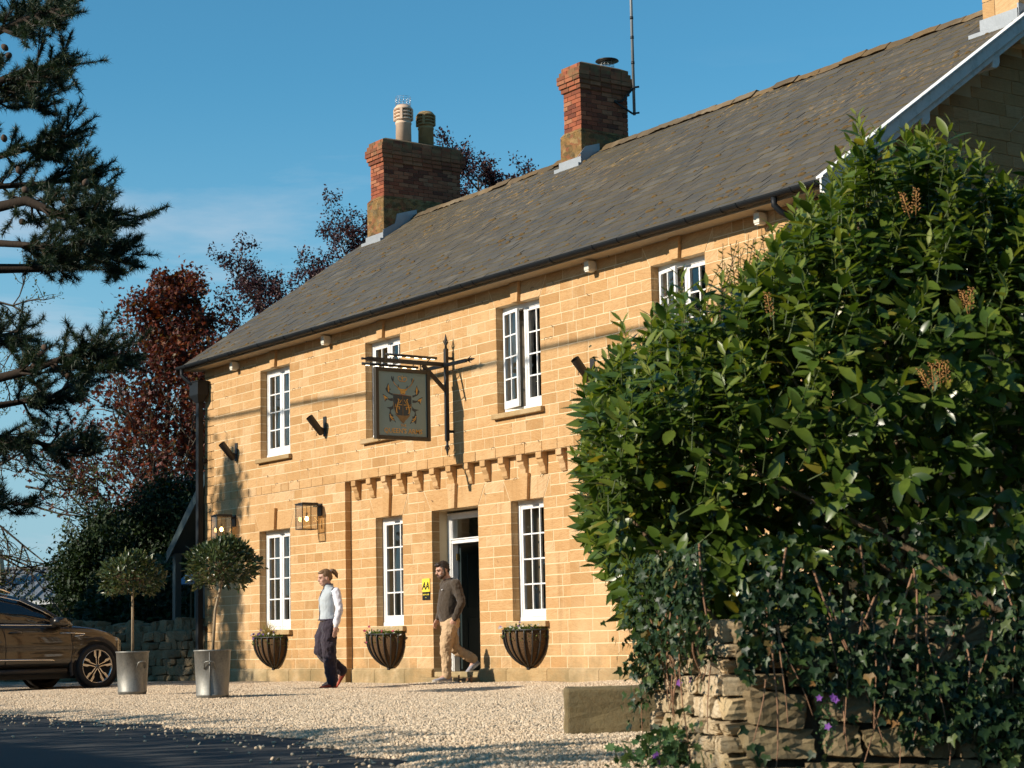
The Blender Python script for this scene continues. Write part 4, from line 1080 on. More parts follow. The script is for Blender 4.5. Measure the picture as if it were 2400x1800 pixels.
# rating plaque ---------------------------------------------------
px0, px1, pz0, pz1 = -.43, -.225, 1.225, 1.54
plq = thing('rating_plaque', 'small yellow and black rating plaque on the wall beside the door', 'plaque', ((px0+px1)/2, RD, pz0))
M_YEL = plain('plaque_yellow', (0.80,0.62,0.06), .35, var=.05); M_PBLK = plain('plaque_black', (0.012,0.012,0.012), .35)
zm = pz0 + .375*(pz1-pz0)
MB().box(px0, px1, RD-.016, RD-.004, zm, pz1).build('upper_panel', M_YEL, plq); MB().box(px0, px1, RD-.016, RD-.004, pz0, zm-.002).build('lower_panel', M_PBLK, plq)
def front_text(body, x, y, z, size, mat, par, bold=0, sx=1.0, shear=0.0):
    me = text_mesh(body, size, 'lettering', .001, bold); me.transform(Matrix.Translation((x,y,z)) @ Matrix(((1,0,0,0),(0,0,-1,0),(0,1,0,0),(0,0,0,1))) @ Matrix(((sx,shear,0,0),(0,1,0,0),(0,0,1,0),(0,0,0,1)))); return new_obj('lettering', me, mat, par)
front_text('AA', (px0+px1)/2, RD-.0175, zm+.085, .155, M_PBLK, plq, .004, .92, .18)
front_text('Inn', (px0+px1)/2, RD-.0175, pz0+.035, .028, M_YEL, plq)
for k in range(5):
    cx = px0 + .03 + k*(px1-px0-.06)/4; pts = [(cx+(.017 if i%2==0 else .007)*math.sin(i*math.pi/5), zm-.04+(.017 if i%2==0 else .007)*math.cos(i*math.pi/5)) for i in range(10)]
    MB().prism(pts, 'y', RD-.018, RD-.0155).build('star', M_YEL, plq)

# hay basket planters ---------------------------------------------
def coir():
    m = NM('coir_liner'); p = m.pos(); m.set(color=m.mix(m.noise(m.pos((1,1,3)), 26, 7, .7), (0.05,0.028,0.013), (0.19,0.115,0.06)), rough=1.0, spec=.1); m.bump(m.noise(p, 70, 5), 1.0, .02); return m.mat
M_COIR = coir()
M_PLANT = leaf_mat('bedding_leaves', [(0,(0.05,0.09,0.02)),(0.5,(0.09,0.15,0.03)),(1,(0.19,0.22,0.05))], .5, .4, .3)
M_STRAW = leaf_mat('feather_grass', [(0,(0.35,0.26,0.12)),(0.5,(0.5,0.38,0.2)),(1,(0.3,0.3,0.1))], .7, .3, .3)
def flower_mat(n, c): return leaf_mat(n, [(0,tuple(x*.7 for x in c)),(1,c)], .6, .3, .3)
M_FL = {'pink': flower_mat('pink_petal',(0.55,0.08,0.16)), 'white': flower_mat('white_petal',(0.75,0.72,0.65)), 'violet': flower_mat('violet_petal',(0.24,0.13,0.40)), 'purple': flower_mat('purple_petal',(0.35,0.12,0.55))}
PETAL = star_leaf([(0.5*math.cos(a)*(1 if i%2 else .55), 0.35+0.5*math.sin(a)*(1 if i%2 else .55)) for i, a in enumerate(np.linspace(0, 2*math.pi, 11)[:-1])])
def flower_heads(name, pts, size, mat, par, facing=(0.6,-0.6,0.5)):
    pts = np.array(pts); n = len(pts); d = rng.normal(0,.5,(n,3)) + np.array([0,0,.6]); nrm = np.tile(np.array(facing, float), (n,1)) + rng.normal(0,.35,(n,3))
    dd = np.cross(nrm, d); R = frames(dd, nrm); V, Fc = scatter(PETAL[0]-np.array([0,.35,0]), PETAL[1], pts, R, rng.uniform(.8,1.2,n)*size)
    return new_obj(name, fast_mesh(name, V, Fc), mat, par)
def hay_basket(cx, yw, flowers, label, grass=False):
    zt, zb, a, b = .735, .225, .43, .33; L = thing('hay_basket', label, 'planter', (cx, yw, zb), group='wall hay baskets under the lower windows')
    def P(t, ang, k=1.0):       # t 0 rim .. 1 foot
        s = (1 - t**2.5)**.75*.96 + .04; return (cx + a*s*k*math.cos(ang), yw - .012 - b*s*k*math.sin(ang)*(1), zt - (zt-zb)*t)
    lin = MB(); R_ = []
    for i in range(11):
        t = i/10; R_.append([P(t, math.pi*k/18, .95) for k in range(19)])
    v = [p for r in R_ for p in r]; f = [(i*19+k, i*19+k+1, (i+1)*19+k+1, (i+1)*19+k) for i in range(10) for k in range(18)]
    lin.sm = True; lin.add(v, f); n0 = len(lin.v); lin.add([P(.06, math.pi*k/18, .95) for k in range(19)], [tuple(range(19))]); lin.build('liner', M_COIR, L)
    fr = MB(); fr.tube([P(0, math.pi*k/24) for k in range(25)], .013, 6); fr.build('rim', M_BLACK, L)
    for k in range(11):
        ang = math.pi*(k+.0)/10; MB().tube([P(i/10, ang) for i in range(11)], .0125, 6).build('strap', M_BLACK, L)
    MB().box(cx-.03, cx+.03, yw-.05, yw-.004, zb-.03, zb+.04).build('foot_bracket', M_BLACK, L)
    # planting
    n = 420; ang = rng.uniform(0, math.pi, n); rad = np.sqrt(rng.uniform(0,1,n)); p = np.stack([cx + a*.98*rad*np.cos(ang), yw-.03-b*.98*rad*np.sin(ang), zt-.03+rng.uniform(0,.11,n)*(1-.5*rad)], 1)
    tr = rng.random(n) < .14; p[tr] = np.array([P(x_, a_, 1.04) for x_, a_ in zip(rng.uniform(0,.28,tr.sum()), rng.uniform(0,math.pi,tr.sum()))])
    d = rng.normal(0,1,(n,3)); d[:,2] = np.abs(d[:,2])*.9; V, Fc = scatter(*LEAF_SMALL, p, frames(d, rng.normal(0,.4,(n,3))+[0,0,1]), rng.uniform(.025,.06,n))
    new_obj('planting', fast_mesh('planting', V, Fc, True), M_PLANT, L, kind='stuff')
    for col, m in flowers:
        i = rng.choice(n, m); flower_heads('blossom', p[i]+rng.uniform([-.02,-.06,.02],[.02,0,.09],(m,3)), .05, M_FL[col], L)
    if grass:
        k = 130; g0 = np.array([cx+.02, yw-.16, zt]) + rng.normal(0,.03,(k,3))*[1,1,.2]; dd = rng.normal(0,.42,(k,3)); dd[:,2] = 1; tv = np.array([(-.02,0,0),(.02,0,0),(.012,.6,-.05),(0,1,-.22),(-.012,.6,-.05)]); 
        V, Fc = scatter(tv, np.array([(0,1,2),(0,2,4),(4,2,3)]), g0, frames(dd), rng.uniform(.18,.36,k)); new_obj('feather_grass', fast_mesh('grass', V, Fc), M_STRAW, L, kind='stuff')
hay_basket(-4.89, 0.0, [('violet',14),('white',8)], 'half round iron wall basket with feather grass near the downpipe corner', True)
hay_basket(-1.38, RD, [('pink',9),('white',6)], 'half round iron wall basket with pink flowers under window beside the plaque')
hay_basket(2.29, RD, [('violet',8),('white',10)], 'half round iron wall basket with violet and white flowers under window past the doorway')

# at the door ----------------------------------------------------
scr = thing('boot_scraper', 'rusty iron boot scraper with two uprights by the doorstep', 'boot scraper', (1.35,-.30,0))
M_RUST = plain('rusty_iron', (0.16,0.075,0.03), .85, var=.5, scale=40, bump=.3)
for xx in (1.12, 1.42): MB().tube([(xx,-.30,0),(xx,-.30,.13)], .014, 6).build('upright', M_RUST, scr)
MB().box(1.12, 1.42, -.304, -.296, .05, .085).build('blade', M_RUST, scr)
umb = thing('umbrella', 'closed dark green umbrella leaning inside the open doorway', 'umbrella', (.93,.62,.165))
MB().tube([(.95,.66,.18),(.93,.60,.45),(.90,.55,.75),(.89,.53,.84)], [.012,.045,.03,.012], 8).build('canopy', plain('green_cloth', (0.01,0.10,0.07), .7), umb)
MB().tube([(.89,.53,.84),(.885,.52,.90),(.86,.50,.93),(.83,.49,.92)], .012, 6).build('handle', plain('cane', (0.35,0.15,0.05), .5), umb)
hl = thing('hall_lantern', 'black iron hanging lantern with candle tubes inside the entrance hall', 'lantern', (.25,.86,2.15))
o = MB().tube([(.25,.86,2.75),(.25,.86,2.50)], .006, 6).build('chain', M_BLACK, hl)
for k in range(6):
    a = k*math.pi/3; c, s = math.cos(a), math.sin(a)
    MB().tube([(.25,.86,2.52),(.25+.11*c,.86+.11*s,2.36),(.25+.04*c,.86+.04*s,2.24),(.25+.15*c,.86+.15*s,2.10),(.25+.17*c,.86+.17*s,2.0),(.25,.86,1.97)], .007, 5).build('iron_strap', M_BLACK, hl)
for k in range(3):
    a = k*2.1; MB().tube([(.25+.06*math.cos(a),.86+.06*math.sin(a),1.99),(.25+.06*math.cos(a),.86+.06*math.sin(a),2.10)], .014, 8).build('candle_tube', emit('amber_candle', (1,.45,.08), .5), hl)
MB().lathe([(.02,1.96),(.17,1.985),(.17,2.0),(.02,2.0)], (.25,.86,0), 20).build('tray', M_BLACK, hl)

# wire hooks left in the joints, too small to pick apart
hk = MB()
for k in range(95):
    xx = random.uniform(-7.2, 5.0); zz = random.choice([z for z in zcuts if z > 2.6]) ; yy = 0.0 if zz > ZB else None
    if yy is None and RXL < xx < RXR: yy = RD
    yy = yy or 0.0
    if any(o[0]-.1 < xx < o[1]+.1 and o[2]-.1 < zz < o[3]+.1 for o in UP + LOW0 + LOWR): continue
    s = random.choice((-1,1)); hk.tube([(xx,yy-.002,zz),(xx+.012*s,yy-.03,zz+.006),(xx+.04*s,yy-.034,zz-.004),(xx+.045*s,yy-.03,zz-.028)], .0035, 4)
hk.build('wire_hook_scatter', M_BLACK, front, kind='stuff')
# ---------------------------------------------------------------- bay trees in galvanised bins
def galvan():
    m = NM('galvanised_zinc'); p = m.pos()
    c = m.mix(m.ramp(m.noise(m.pos((1,1,.35)), 7, 7, .65, .8), [(0.35,(0,0,0)),(0.7,(1,1,1))]), (0.13,0.135,0.125), (0.30,0.29,0.255))
    c = m.mix(m.ramp(m.vor(p, 45), [(0.2,(0,0,0)),(0.8,(0.25,0.25,0.25))]), c, (0.33,0.32,0.30)); m.set(color=c, rough=.55, metal=.55, spec=.4)
    m.bump(m.noise(p, 25, 4), .12, .01); return m.mat
M_ZINC = galvan()
M_BAY = leaf_mat('bay_leaf', [(0,(0.030,0.050,0.016)),(0.5,(0.052,0.078,0.026)),(0.85,(0.085,0.110,0.040)),(1,(0.17,0.15,0.05))], .33, .5, .16)
M_TWIG = bark_mat('twig_bark', (0.10,0.06,0.035), (0.22,0.15,0.09)); M_STEM = bark_mat('pale_stem_bark', (0.22,0.16,0.10), (0.42,0.33,0.22))
def bay_tree(x, y, lean, hz, label, plabel, seed, rx=.375, rz=.30, su=-.62, hu=-.62):
    r2 = np.random.default_rng(seed)
    pt = thing('zinc_bin_planter', plabel, 'planter', (x, y, 0), group='zinc bins with clipped bay trees')
    MB().lathe([(.0,-.02),(.178,-.02),(.180,.03),(.186,.035),(.186,.055),(.182,.06),(.208,.535),(.216,.538),(.216,.555),(.204,.556),(.198,.50),(.02,.50)], (x,y,0), 40, cap=False).build('bin', M_ZINC, pt)
    MB().tube([tuple((x+.190*math.cos(u)*k, y+.190*math.sin(u)*k, z)) for u, k, z in [(su,1.0,.03),(su,1.09,.53)]], .006, 4).build('seam', M_ZINC, pt)
    for sgn in (0, math.pi):
        u0 = hu+sgn; pts = []
        for k in range(9):
            t = k/8; du = (t-.5)*.62; out = 1.03 + .22*math.sin(math.pi*t)**.6; pts.append((x+.20*out*math.cos(u0+du), y+.20*out*math.sin(u0+du), .39 + .035*math.sin(math.pi*t)**.5 - (.05 if k in (0,8) else 0)))
        MB().tube(pts, .009, 6).build('handle', M_ZINC, pt)
    MB().lathe([(.0,.52),(.1,.525),(.199,.51)], (x,y,0), 20).build('soil', plain('dark_soil', (0.03,0.022,0.015), .95, bump=.6), pt)
    tr = thing('bay_tree', label, 'tree', (x, y, .5), group='clipped bay trees in bins')
    top = np.array([x, y, .52]) + np.array(lean)*1.0; cz = np.array([top[0], top[1], hz])
    mid = (np.array([x,y,.52]) + cz)/2 - np.array(lean)*.25
    MB().tube([(x,y,.50), tuple(mid), tuple(cz-[0,0,.1]), tuple(cz+[0,0,.12])], [.019,.017,.016,.008], 8).build('trunk', M_STEM, tr)
    tw = MB()
    for k in range(46):
        d = r2.normal(0,1,3); d /= np.linalg.norm(d); e = cz + d*np.array([rx,rx,rz])*.85; tw.tube([cz-[0,0,.06], (cz+e)/2+[0,0,.03], e], [.007,.005,.003], 4)
    tw.build('branch_scatter', M_TWIG, tr, kind='stuff')
    n = 2600; d = r2.normal(0,1,(n,3)); d /= np.linalg.norm(d,axis=1,keepdims=True); d[:,2] = np.where(d[:,2] < -.72, -d[:,2], d[:,2])
    lump = 1 + .10*np.sin(d[:,0]*5+1)*np.sin(d[:,1]*4+2) + .09*np.sin(d[:,2]*6+d[:,0]*3); rad = r2.uniform(.55,1.0,n)**.5*lump + (r2.random(n) < .06)*.10
    pos = cz + d*np.array([rx,rx,rz])*rad[:,None]
    ld = d*1.0 + r2.normal(0,.55,(n,3)) + [0,0,.25]; V, Fc = scatter(*leaf_template(.38,.14,.12,3), pos, frames(ld, d + r2.normal(0,.5,(n,3))), r2.uniform(.045,.085,n))
    new_obj('crown', fast_mesh('crown', V, Fc, True), M_BAY, tr, kind='stuff')
bx, by = gnd(310,1629); bay_tree(bx, by, (.03,-.02,0), 1.50, 'clipped bay tree with straight stem, the one beside the parked car', 'dented grey zinc bin holding the bay tree beside the parked car', 21, su=1.6, hu=.15)
bx2, by2 = gnd(498,1638); bay_tree(bx2, by2, (.10,.09,0), 1.50, 'clipped bay tree with leaning stem in front of the house corner', 'grey zinc bin with upright seam holding the leaning bay tree', 22, .385, .31)

# ---------------------------------------------------------------- stone trough
tx, ty = gnd(1328, 1721)
M_TROUGH = stone_material('lichened_trough_stone', [(0,(0.15,0.12,0.065)),(0.4,(0.17,0.135,0.07)),(0.8,(0.20,0.155,0.085)),(1,(0.22,0.17,0.09))], (0.045,0.04,0.02), (0.36,0.30,0.18), (4,4,4))
trough = thing('stone_trough', 'old mossy stone trough on the gravel beside the ivy wall', 'trough', (tx, ty, 0))
o_ = np.array([tx, ty, 0]); u_ = RIGHT2*.995 + FWD2*.03; w_ = FWD2
def TP_(a, b, c): q = o_ + u_*a + w_*b; return (q[0], q[1], c)
Lh, Wd, Hh, th = 1.05, .48, .275, .075
t = MB()
out = [[TP_(a,b,c) for a,b in ((0,0),(Lh,0),(Lh,Wd),(0,Wd))] for c in (-.02,Hh)]
inn_ = [[TP_(a,b,c) for a,b in ((th,th),(Lh-th,th),(Lh-th,Wd-th),(th,Wd-th))] for c in (Hh,.10)]
t.rings([out[0], out[1], inn_[0], inn_[1]], smooth=False)
tr_o = t.build('trough_body', M_TROUGH, trough)
md = tr_o.modifiers.new('b', 'BEVEL'); md.width = .022; md.segments = 3; md.limit_method = 'ANGLE'
md = tr_o.modifiers.new('s', 'SUBSURF'); md.subdivision_type = 'SIMPLE'; md.levels = 3; md.render_levels = 3
tex = bpy.data.textures.new('rough_stone', 'CLOUDS'); tex.noise_scale = .12; md = tr_o.modifiers.new('d', 'DISPLACE'); md.texture = tex; md.strength = .03; md.texture_coords = 'GLOBAL'
# ---------------------------------------------------------------- parked cars
def car_paint(name, c):
    m = NM(name); m.set(color=c, rough=.32, metal=.4, coat=1.0, coat_rough=.03); return m.mat
M_TYRE = plain('tyre_rubber', (0.012,0.012,0.012), .8); M_CLAD = plain('black_cladding', (0.012,0.012,0.013), .6)
M_CHROME = plain('chrome', (0.75,0.74,0.72), .12, 1.0, var=.02); M_ALLOY = plain('machined_alloy', (0.55,0.52,0.48), .22, .9, var=.05)
M_CARGLASS = NM('dark_car_glass').set(color=(0.01,0.012,0.014), rough=.03, spec=.6, coat=.5).mat
def interp(tab, x): return float(np.interp(x, [t[0] for t in tab], [t[1] for t in tab]))
# x forward from the front hub, z up
TOP = [(-3.52,.62),(-3.45,.95),(-3.2,1.02),(-2.0,1.02),(-.9,.985),(-.42,.97),(0,.93),(.3,.86),(.5,.77),(.62,.62),(.68,.45)]
WID = [(-3.52,.66),(-3.35,.80),(-2.9,.90),(-1.4,.915),(-.3,.915),(.2,.89),(.45,.80),(.60,.62),(.68,.45)]
def car(name, label, paint, loc, rotz):
    C_ = thing(name, label, 'car', loc, rotz, )
    def put(mb, nm, mat, par=None, bevel=0):
        o = mb.build(nm, mat, None, bevel); o.parent = par or C_; o.matrix_parent_inverse = Matrix.Identity(4); return o
    xs = [-3.52,-3.45,-3.3,-3.1,-2.8,-2.4,-2.0,-1.6,-1.2,-.8,-.5,-.42,-.2,0,.15,.3,.4,.5,.57,.63,.68]
    rings = []
    for x in xs:
        w, zt = interp(WID, x), interp(TOP, x); zb = .27 if -3.3 < x < .5 else .36
        half = [(0,zb),(w*.80,zb),(w*.96,zb+.06),(w*1.0,.44),(w*.985,.56),(w*1.0,.68),(w*.995,.80),(w*.965,zt-.045 if zt>.9 else zt*.94),(w*.93,zt-.01),(w*.80,zt+.012),(w*.4,zt+.035),(0,zt+.04)]
        half = [(y, min(z, zt+.04)) for y, z in half]
        rings.append([(x,-y,z) for y, z in half] + [(x,y,z) for y, z in reversed(half[1:-1])])
    body = put(MB().rings(rings), 'body', paint)
    sb = body.modifiers.new('s','SUBSURF'); sb.levels = 1; sb.render_levels = 2
    # cabin: dark glass house with painted roof and pillars
    GH = [(-3.35,.98,.0),(-3.1,1.22,.06),(-2.75,1.42,.10),(-2.2,1.50,.12),(-1.6,1.49,.12),(-1.2,1.41,.10),(-.85,1.25,.06),(-.55,1.06,.02),(-.40,.97,.0)]
    rings = []
    for x, zt, _ in GH:
        w = interp(WID, x)*.94; zb = .93; wt = w - (zt-zb)*.42
        rings.append([(x,-w,zb),(x,-(w+wt)/2-.015,(zb+zt)/2),(x,-wt,zt-.03),(x,-wt*.7,zt+.012),(x,0,zt+.03),(x,wt*.7,zt+.012),(x,wt,zt-.03),(x,(w+wt)/2+.015,(zb+zt)/2),(x,w,zb)])
    put(MB().rings(rings), 'cabin_glass', M_CARGLASS)
    rf_ = MB(); n = len(GH); v = []; 
    for x, zt, _ in GH[1:-2]:
        w = interp(WID, x)*.94; wt = w-(zt-.93)*.42; v += [(x,-wt-.012,zt-.055),(x,-wt*.98-.002,zt-.012),(x,-wt*.7,zt+.024),(x,0,zt+.042),(x,wt*.7,zt+.024),(x,wt*.98+.002,zt-.012),(x,wt+.012,zt-.055)]
    m_ = len(v)//7; rf_.sm = True; rf_.add(v, [(i*7+k, (i+1)*7+k, (i+1)*7+k+1, i*7+k+1) for i in range(m_-1) for k in range(6)]); put(rf_, 'roof', paint)
    for s in (-1, 1):
        def sd(x, z, o=.0):
            w = interp(WID, x)*.94; return (x, s*(w - (z-.93)*.42 + .012 + o), z)
        line = [(-3.0,1.26),(-2.6,1.40),(-2.2,1.435),(-1.6,1.43),(-1.2,1.35),(-.85,1.19),(-.56,1.01)]
        put(MB().tube([sd(x,z,.006) for x,z in line], .011, 6), 'window_trim', M_CHROME)
        put(MB().tube([sd(x,.97+.012*(-x-.4),.012) for x in (-3.0,-2.2,-1.4,-.8,-.45)], .010, 6), 'belt_trim', M_CHROME)
        put(MB().tube([sd(x,z,-.004) for x,z in [(-.40,.965),(-.56,1.03),(-.85,1.215),(-1.2,1.375)]], .035, 8), 'pillar', paint)
        put(MB().bar(sd(-1.62,.95,.004), sd(-1.66,1.42,.004), .10, .02, (1,0,0)), 'door_pillar', M_CLAD)
        put(MB().tube([(x, s*.60, z) for x,z in [(-2.9,1.47),(-2.6,1.535),(-1.9,1.555),(-1.5,1.535),(-1.32,1.475)]], .016, 8), 'roof_rail', M_CHROME)
        W_ = lambda x: interp(WID, x)
        put(MB().tube([(x, s*(W_(x)+.008), z) for x,z in [(-2.3,.462),(-1.6,.458),(-.95,.452),(-.76,.445),(-.70,.43)]], [.012,.014,.014,.012,.004], 6), 'door_trim', M_CHROME)
        put(MB().tube([(x, s*(W_(x)*.985+.006), z) for x,z in [(-.62,.855),(-.40,.85),(-.20,.838),(-.235,.812),(-.38,.80)]], .008, 6), 'wing_badge', M_CHROME)
        for x0, pts in ((-.44,[(-.42,.93),(-.43,.80),(-.40,.60),(-.44,.40),(-.47,.30)]), (-1.52,[(-1.56,.95),(-1.53,.80),(-1.51,.60),(-1.52,.30)])):
            put(MB().tube([(x, s*(W_(x)*.992+.004 if z > .55 else W_(x)*.985+.004), z) for x,z in pts], .005, 4), 'door_gap', M_CLAD)
        put(MB().tube([(-1.47,s*.905,.86),(-1.42,s*.925,.865),(-1.30,s*.925,.865),(-1.24,s*.905,.86)], [.01,.016,.016,.01], 6), 'door_handle', paint)
        mr = [[(-.72+dx, s*(.98+.10*c), 1.0+dz) for c, dx, dz in [(-.6,a*0,b) for a,b in ((0,-.06),(0,.06))]]]
        q = MB(); q.rings([[(x, s*y, z) for y,z in ((.90,zz-.05*k),(1.10,zz-.075*k),(1.13,zz),(1.10,zz+.075*k),(.92,zz+.07*k))] for x,zz,k in ((-.80,1.02,.85),(-.74,1.02,1.0),(-.64,1.01,.9),(-.56,1.0,.4))]); put(q, 'mirror', paint)
        put(MB().bar((-.62,s*.86,.97),(-.68,s*.97,.99),.06,.04), 'mirror_arm', M_CLAD)
        put(MB().tube([(.28, s*.80, .76),(.45, s*.70, .74),(.56,s*.52,.72)], [.03,.05,.045], 8), 'headlight', M_CARGLASS)
        put(MB().tube([(x, s*(W_(x)*.95), .275) for x in (-2.2,-1.4,-.5)], .05, 6), 'sill', M_CLAD)
        for hx in (0.0, -2.62):
            a = [math.pi*(-.10+1.20*k/20) for k in range(21)]; yy = .915 if hx == 0 else .915
            v = []
            for u in a: v += [(hx+.385*math.cos(u), s*(W_(hx)*.99), .335+.385*math.sin(u)), (hx+.44*math.cos(u), s*(W_(hx)*.995+.012), .335+.44*math.sin(u)), (hx+.455*math.cos(u), s*(W_(hx)*.985), .335+.455*math.sin(u))]
            m2 = MB(); m2.sm = True; m2.add(v, [(i*3+k,(i+1)*3+k,(i+1)*3+k+1,i*3+k+1) for i in range(20) for k in range(2)]); put(m2, 'wheel_arch', M_CLAD)
            put(MB().add([(hx,s*(W_(hx)+.004),.335)]+[(hx+.388*math.cos(2*math.pi*k/32), s*(W_(hx)+.004), .335+.388*math.sin(2*math.pi*k/32)) for k in range(32)], [(0,1+k,1+(k+1)%32) for k in range(32)]), 'arch_shade_disc', plain('arch_shade_black',(0.004,0.004,0.004),.95))  # flat black disc on the uncut body: the arch's dark hollow as colour
            R = .338; yo = W_(hx) + .035
            def ring(prof): 
                return [[(hx+r*math.cos(2*math.pi*k/40), s*(yo+d), .335+r*math.sin(2*math.pi*k/40)) for k in range(40)] for r, d in prof]
            wl_ = put(MB().rings(ring([(.255,-.16),(.33,-.16),(R,-.12),(R,-.03),(.325,.0),(.262,.004),(.25,-.02)]), cap=False), 'wheel', M_TYRE)
            put(MB().rings(ring([(.252,-.03),(.256,.008),(.248,.008),(.236,-.04)]), cap=False), 'rim', M_ALLOY, wl_)
            put(MB().rings(ring([(.235,-.055),(.002,-.055)]), cap=False), 'wheel_back', plain('wheel_dark',(0.008,0.008,0.008),.7), wl_)
            for k in range(5):
                for e in (-1, 1):
                    u = math.pi/2 + 2*math.pi*k/5; P = lambda r, o, d: (hx+r*math.cos(u)-o*math.sin(u), s*(yo+d), .335+r*math.sin(u)+o*math.cos(u))
                    mb = MB(); mb.add([P(.03,e*.008,.006),P(.03,e*.022,.006),P(.13,e*.030,.0),P(.13,e*.014,.0)], [(0,1,2,3)]); mb.add([P(.13,e*.012,.0),P(.13,e*.032,.0),P(.165,e*.058,.002),P(.245,e*.062,.004),P(.245,e*.026,.004),P(.165,e*.020,.002)], [(0,1,2,3,4,5)])
                    put(mb, 'spoke', M_ALLOY, wl_)
            put(MB().rings(ring([(.034,-.02),(.034,.010),(.028,.014),(.001,.015)]), cap=False), 'hub_cap', M_CLAD, wl_)
            bd = MB(); pt = lambda a_, b_: (hx+a_, s*(yo+.017), .335+b_)
            bd.tube([pt(.027*math.cos(2*math.pi*k/16), .027*math.sin(2*math.pi*k/16)) for k in range(17)], .0022, 4)
            bd.tube([pt(-.011,.022),pt(0,.002),pt(.011,.022)], .0022, 4); bd.tube([pt(-.022,.012),pt(-.010,-.020),pt(0,.0),pt(.010,-.020),pt(.022,.012)], .0022, 4)
            put(bd, 'hub_emblem', M_CHROME, wl_)
    put(MB().box(-3.3,.3,-.75,.75,.16,.30), 'underbody', M_CLAD)
    put(MB().add([(.69,-.5,.5),(.69,.5,.5),(.62,.55,.72),(.62,-.55,.72)], [(0,1,2,3)]), 'grille', M_CLAD)
    put(MB().box(-3.56,-3.52,-.26,.26,.62,.73), 'number_plate', plain('yellow_plate',(0.6,0.5,0.05),.4))
    return C_
ang = math.atan2(.995, -.10); wx_, wy_ = gnd(222, 1613)
rx_ = np.array([wx_, wy_]) + .86*np.array([math.sin(ang)*-1, math.cos(ang)])
car('parked_car', 'dark bronze estate car with alloy wheels parked beside the zinc bins', car_paint('bronze_car_paint', (0.024,0.019,0.014)), (rx_[0], rx_[1], .0), ang)
car('parked_car', 'dark car parked behind the bronze car, only its wheels showing under it', car_paint('black_car_paint', (0.012,0.013,0.015)), (rx_[0]-3.1, rx_[1]-1.1, .0), ang)
# ---------------------------------------------------------------- people
def skin_mat(name, c):
    m = NM(name); p = m.co('Object'); m.set(color=m.mix(m.noise(p, 14, 4), tuple(x*.85 for x in c), c), rough=.5, spec=.35)
    m.b.inputs['Subsurface Weight'].default_value = .08; m.b.inputs['Subsurface Radius'].default_value = (.02,.008,.004); return m.mat
def cloth_mat(name, c, fine=220, wr=.5, wscale=9, stretch=(1,1,.45), fuzz=.25, var=.18):
    m = NM(name); p = m.co('Object'); m.set(color=m.mix(m.noise(p, fine, 2), tuple(x*(1-var) for x in c), tuple(min(1,x*(1+var)) for x in c)), rough=.9, spec=.15, sheen=fuzz)
    q = m.co('Object', stretch); m.bump(m.math('ADD', m.noise(q, wscale, 3, .5, .8), m.math('MULTIPLY', m.noise(p, fine, 2), .08)), wr, .035); return m.mat
def hair_mat(name, a, b):
    m = NM(name); p = m.co('Object', (1,1,1)); m.set(color=m.mix(m.noise(p, 90, 4, .6, 2.0), a, b), rough=.45, spec=.4); m.bump(m.noise(m.co('Object',(1,1,.4)), 110, 3), .6, .01); return m.mat
class Blob:
    """overlapping closed shapes that are fused into one surface"""
    def __init__(self): self.mb = MB()
    def limb(self, pts, rad, flat=None):
        pts = [np.array(p, float) for p in pts]; self.mb.tube(pts, rad, 14)
        for p, r in ((pts[0], rad[0]), (pts[-1], rad[-1])): self.ball(p, (r*.98,)*3)
        return self
    def ball(self, c, r, rot=None):
        R = np.eye(3) if rot is None else rot; c = np.array(c, float); rg = []
        for i in range(1, 9):
            t = math.pi*i/9; rg.append([c + R @ np.array([r[0]*math.sin(t)*math.cos(2*math.pi*k/14), r[1]*math.sin(t)*math.sin(2*math.pi*k/14), r[2]*math.cos(t)]) for k in range(14)])
        self.mb.rings(rg); return self
    def loft(self, secs):
        """(cx, cy, z, rx, ry) ellipse sections"""
        self.mb.rings([[(cx + rx*math.cos(2*math.pi*k/20), cy + ry*math.sin(2*math.pi*k/20), z) for k in range(20)] for cx, cy, z, rx, ry in secs]); return self
    def fuse(self, name, voxel, smooth=6, fac=.5, ripple=0.0, rscale=.08):
        me = self.mb.mesh(name); ob = bpy.data.objects.new(name, me); COL.objects.link(ob)
        r = ob.modifiers.new('r', 'REMESH'); r.mode = 'VOXEL'; r.voxel_size = voxel; r.use_smooth_shade = True
        s = ob.modifiers.new('s', 'SMOOTH'); s.iterations = smooth; s.factor = fac
        if ripple:
            t = bpy.data.textures.new(name+'_folds', 'CLOUDS'); t.noise_scale = rscale; d = ob.modifiers.new('d', 'DISPLACE'); d.texture = t; d.strength = ripple; d.mid_level = .5
        dg = bpy.context.evaluated_depsgraph_get(); out = bpy.data.meshes.new_from_object(ob.evaluated_get(dg)); bpy.data.objects.remove(ob); out.name = name; return out
def rotm(pitch, yaw=0.0, roll=0.0):
    return np.array(Matrix.Rotation(yaw, 3, 'Z') @ Matrix.Rotation(pitch, 3, 'Y') @ Matrix.Rotation(roll, 3, 'X'))
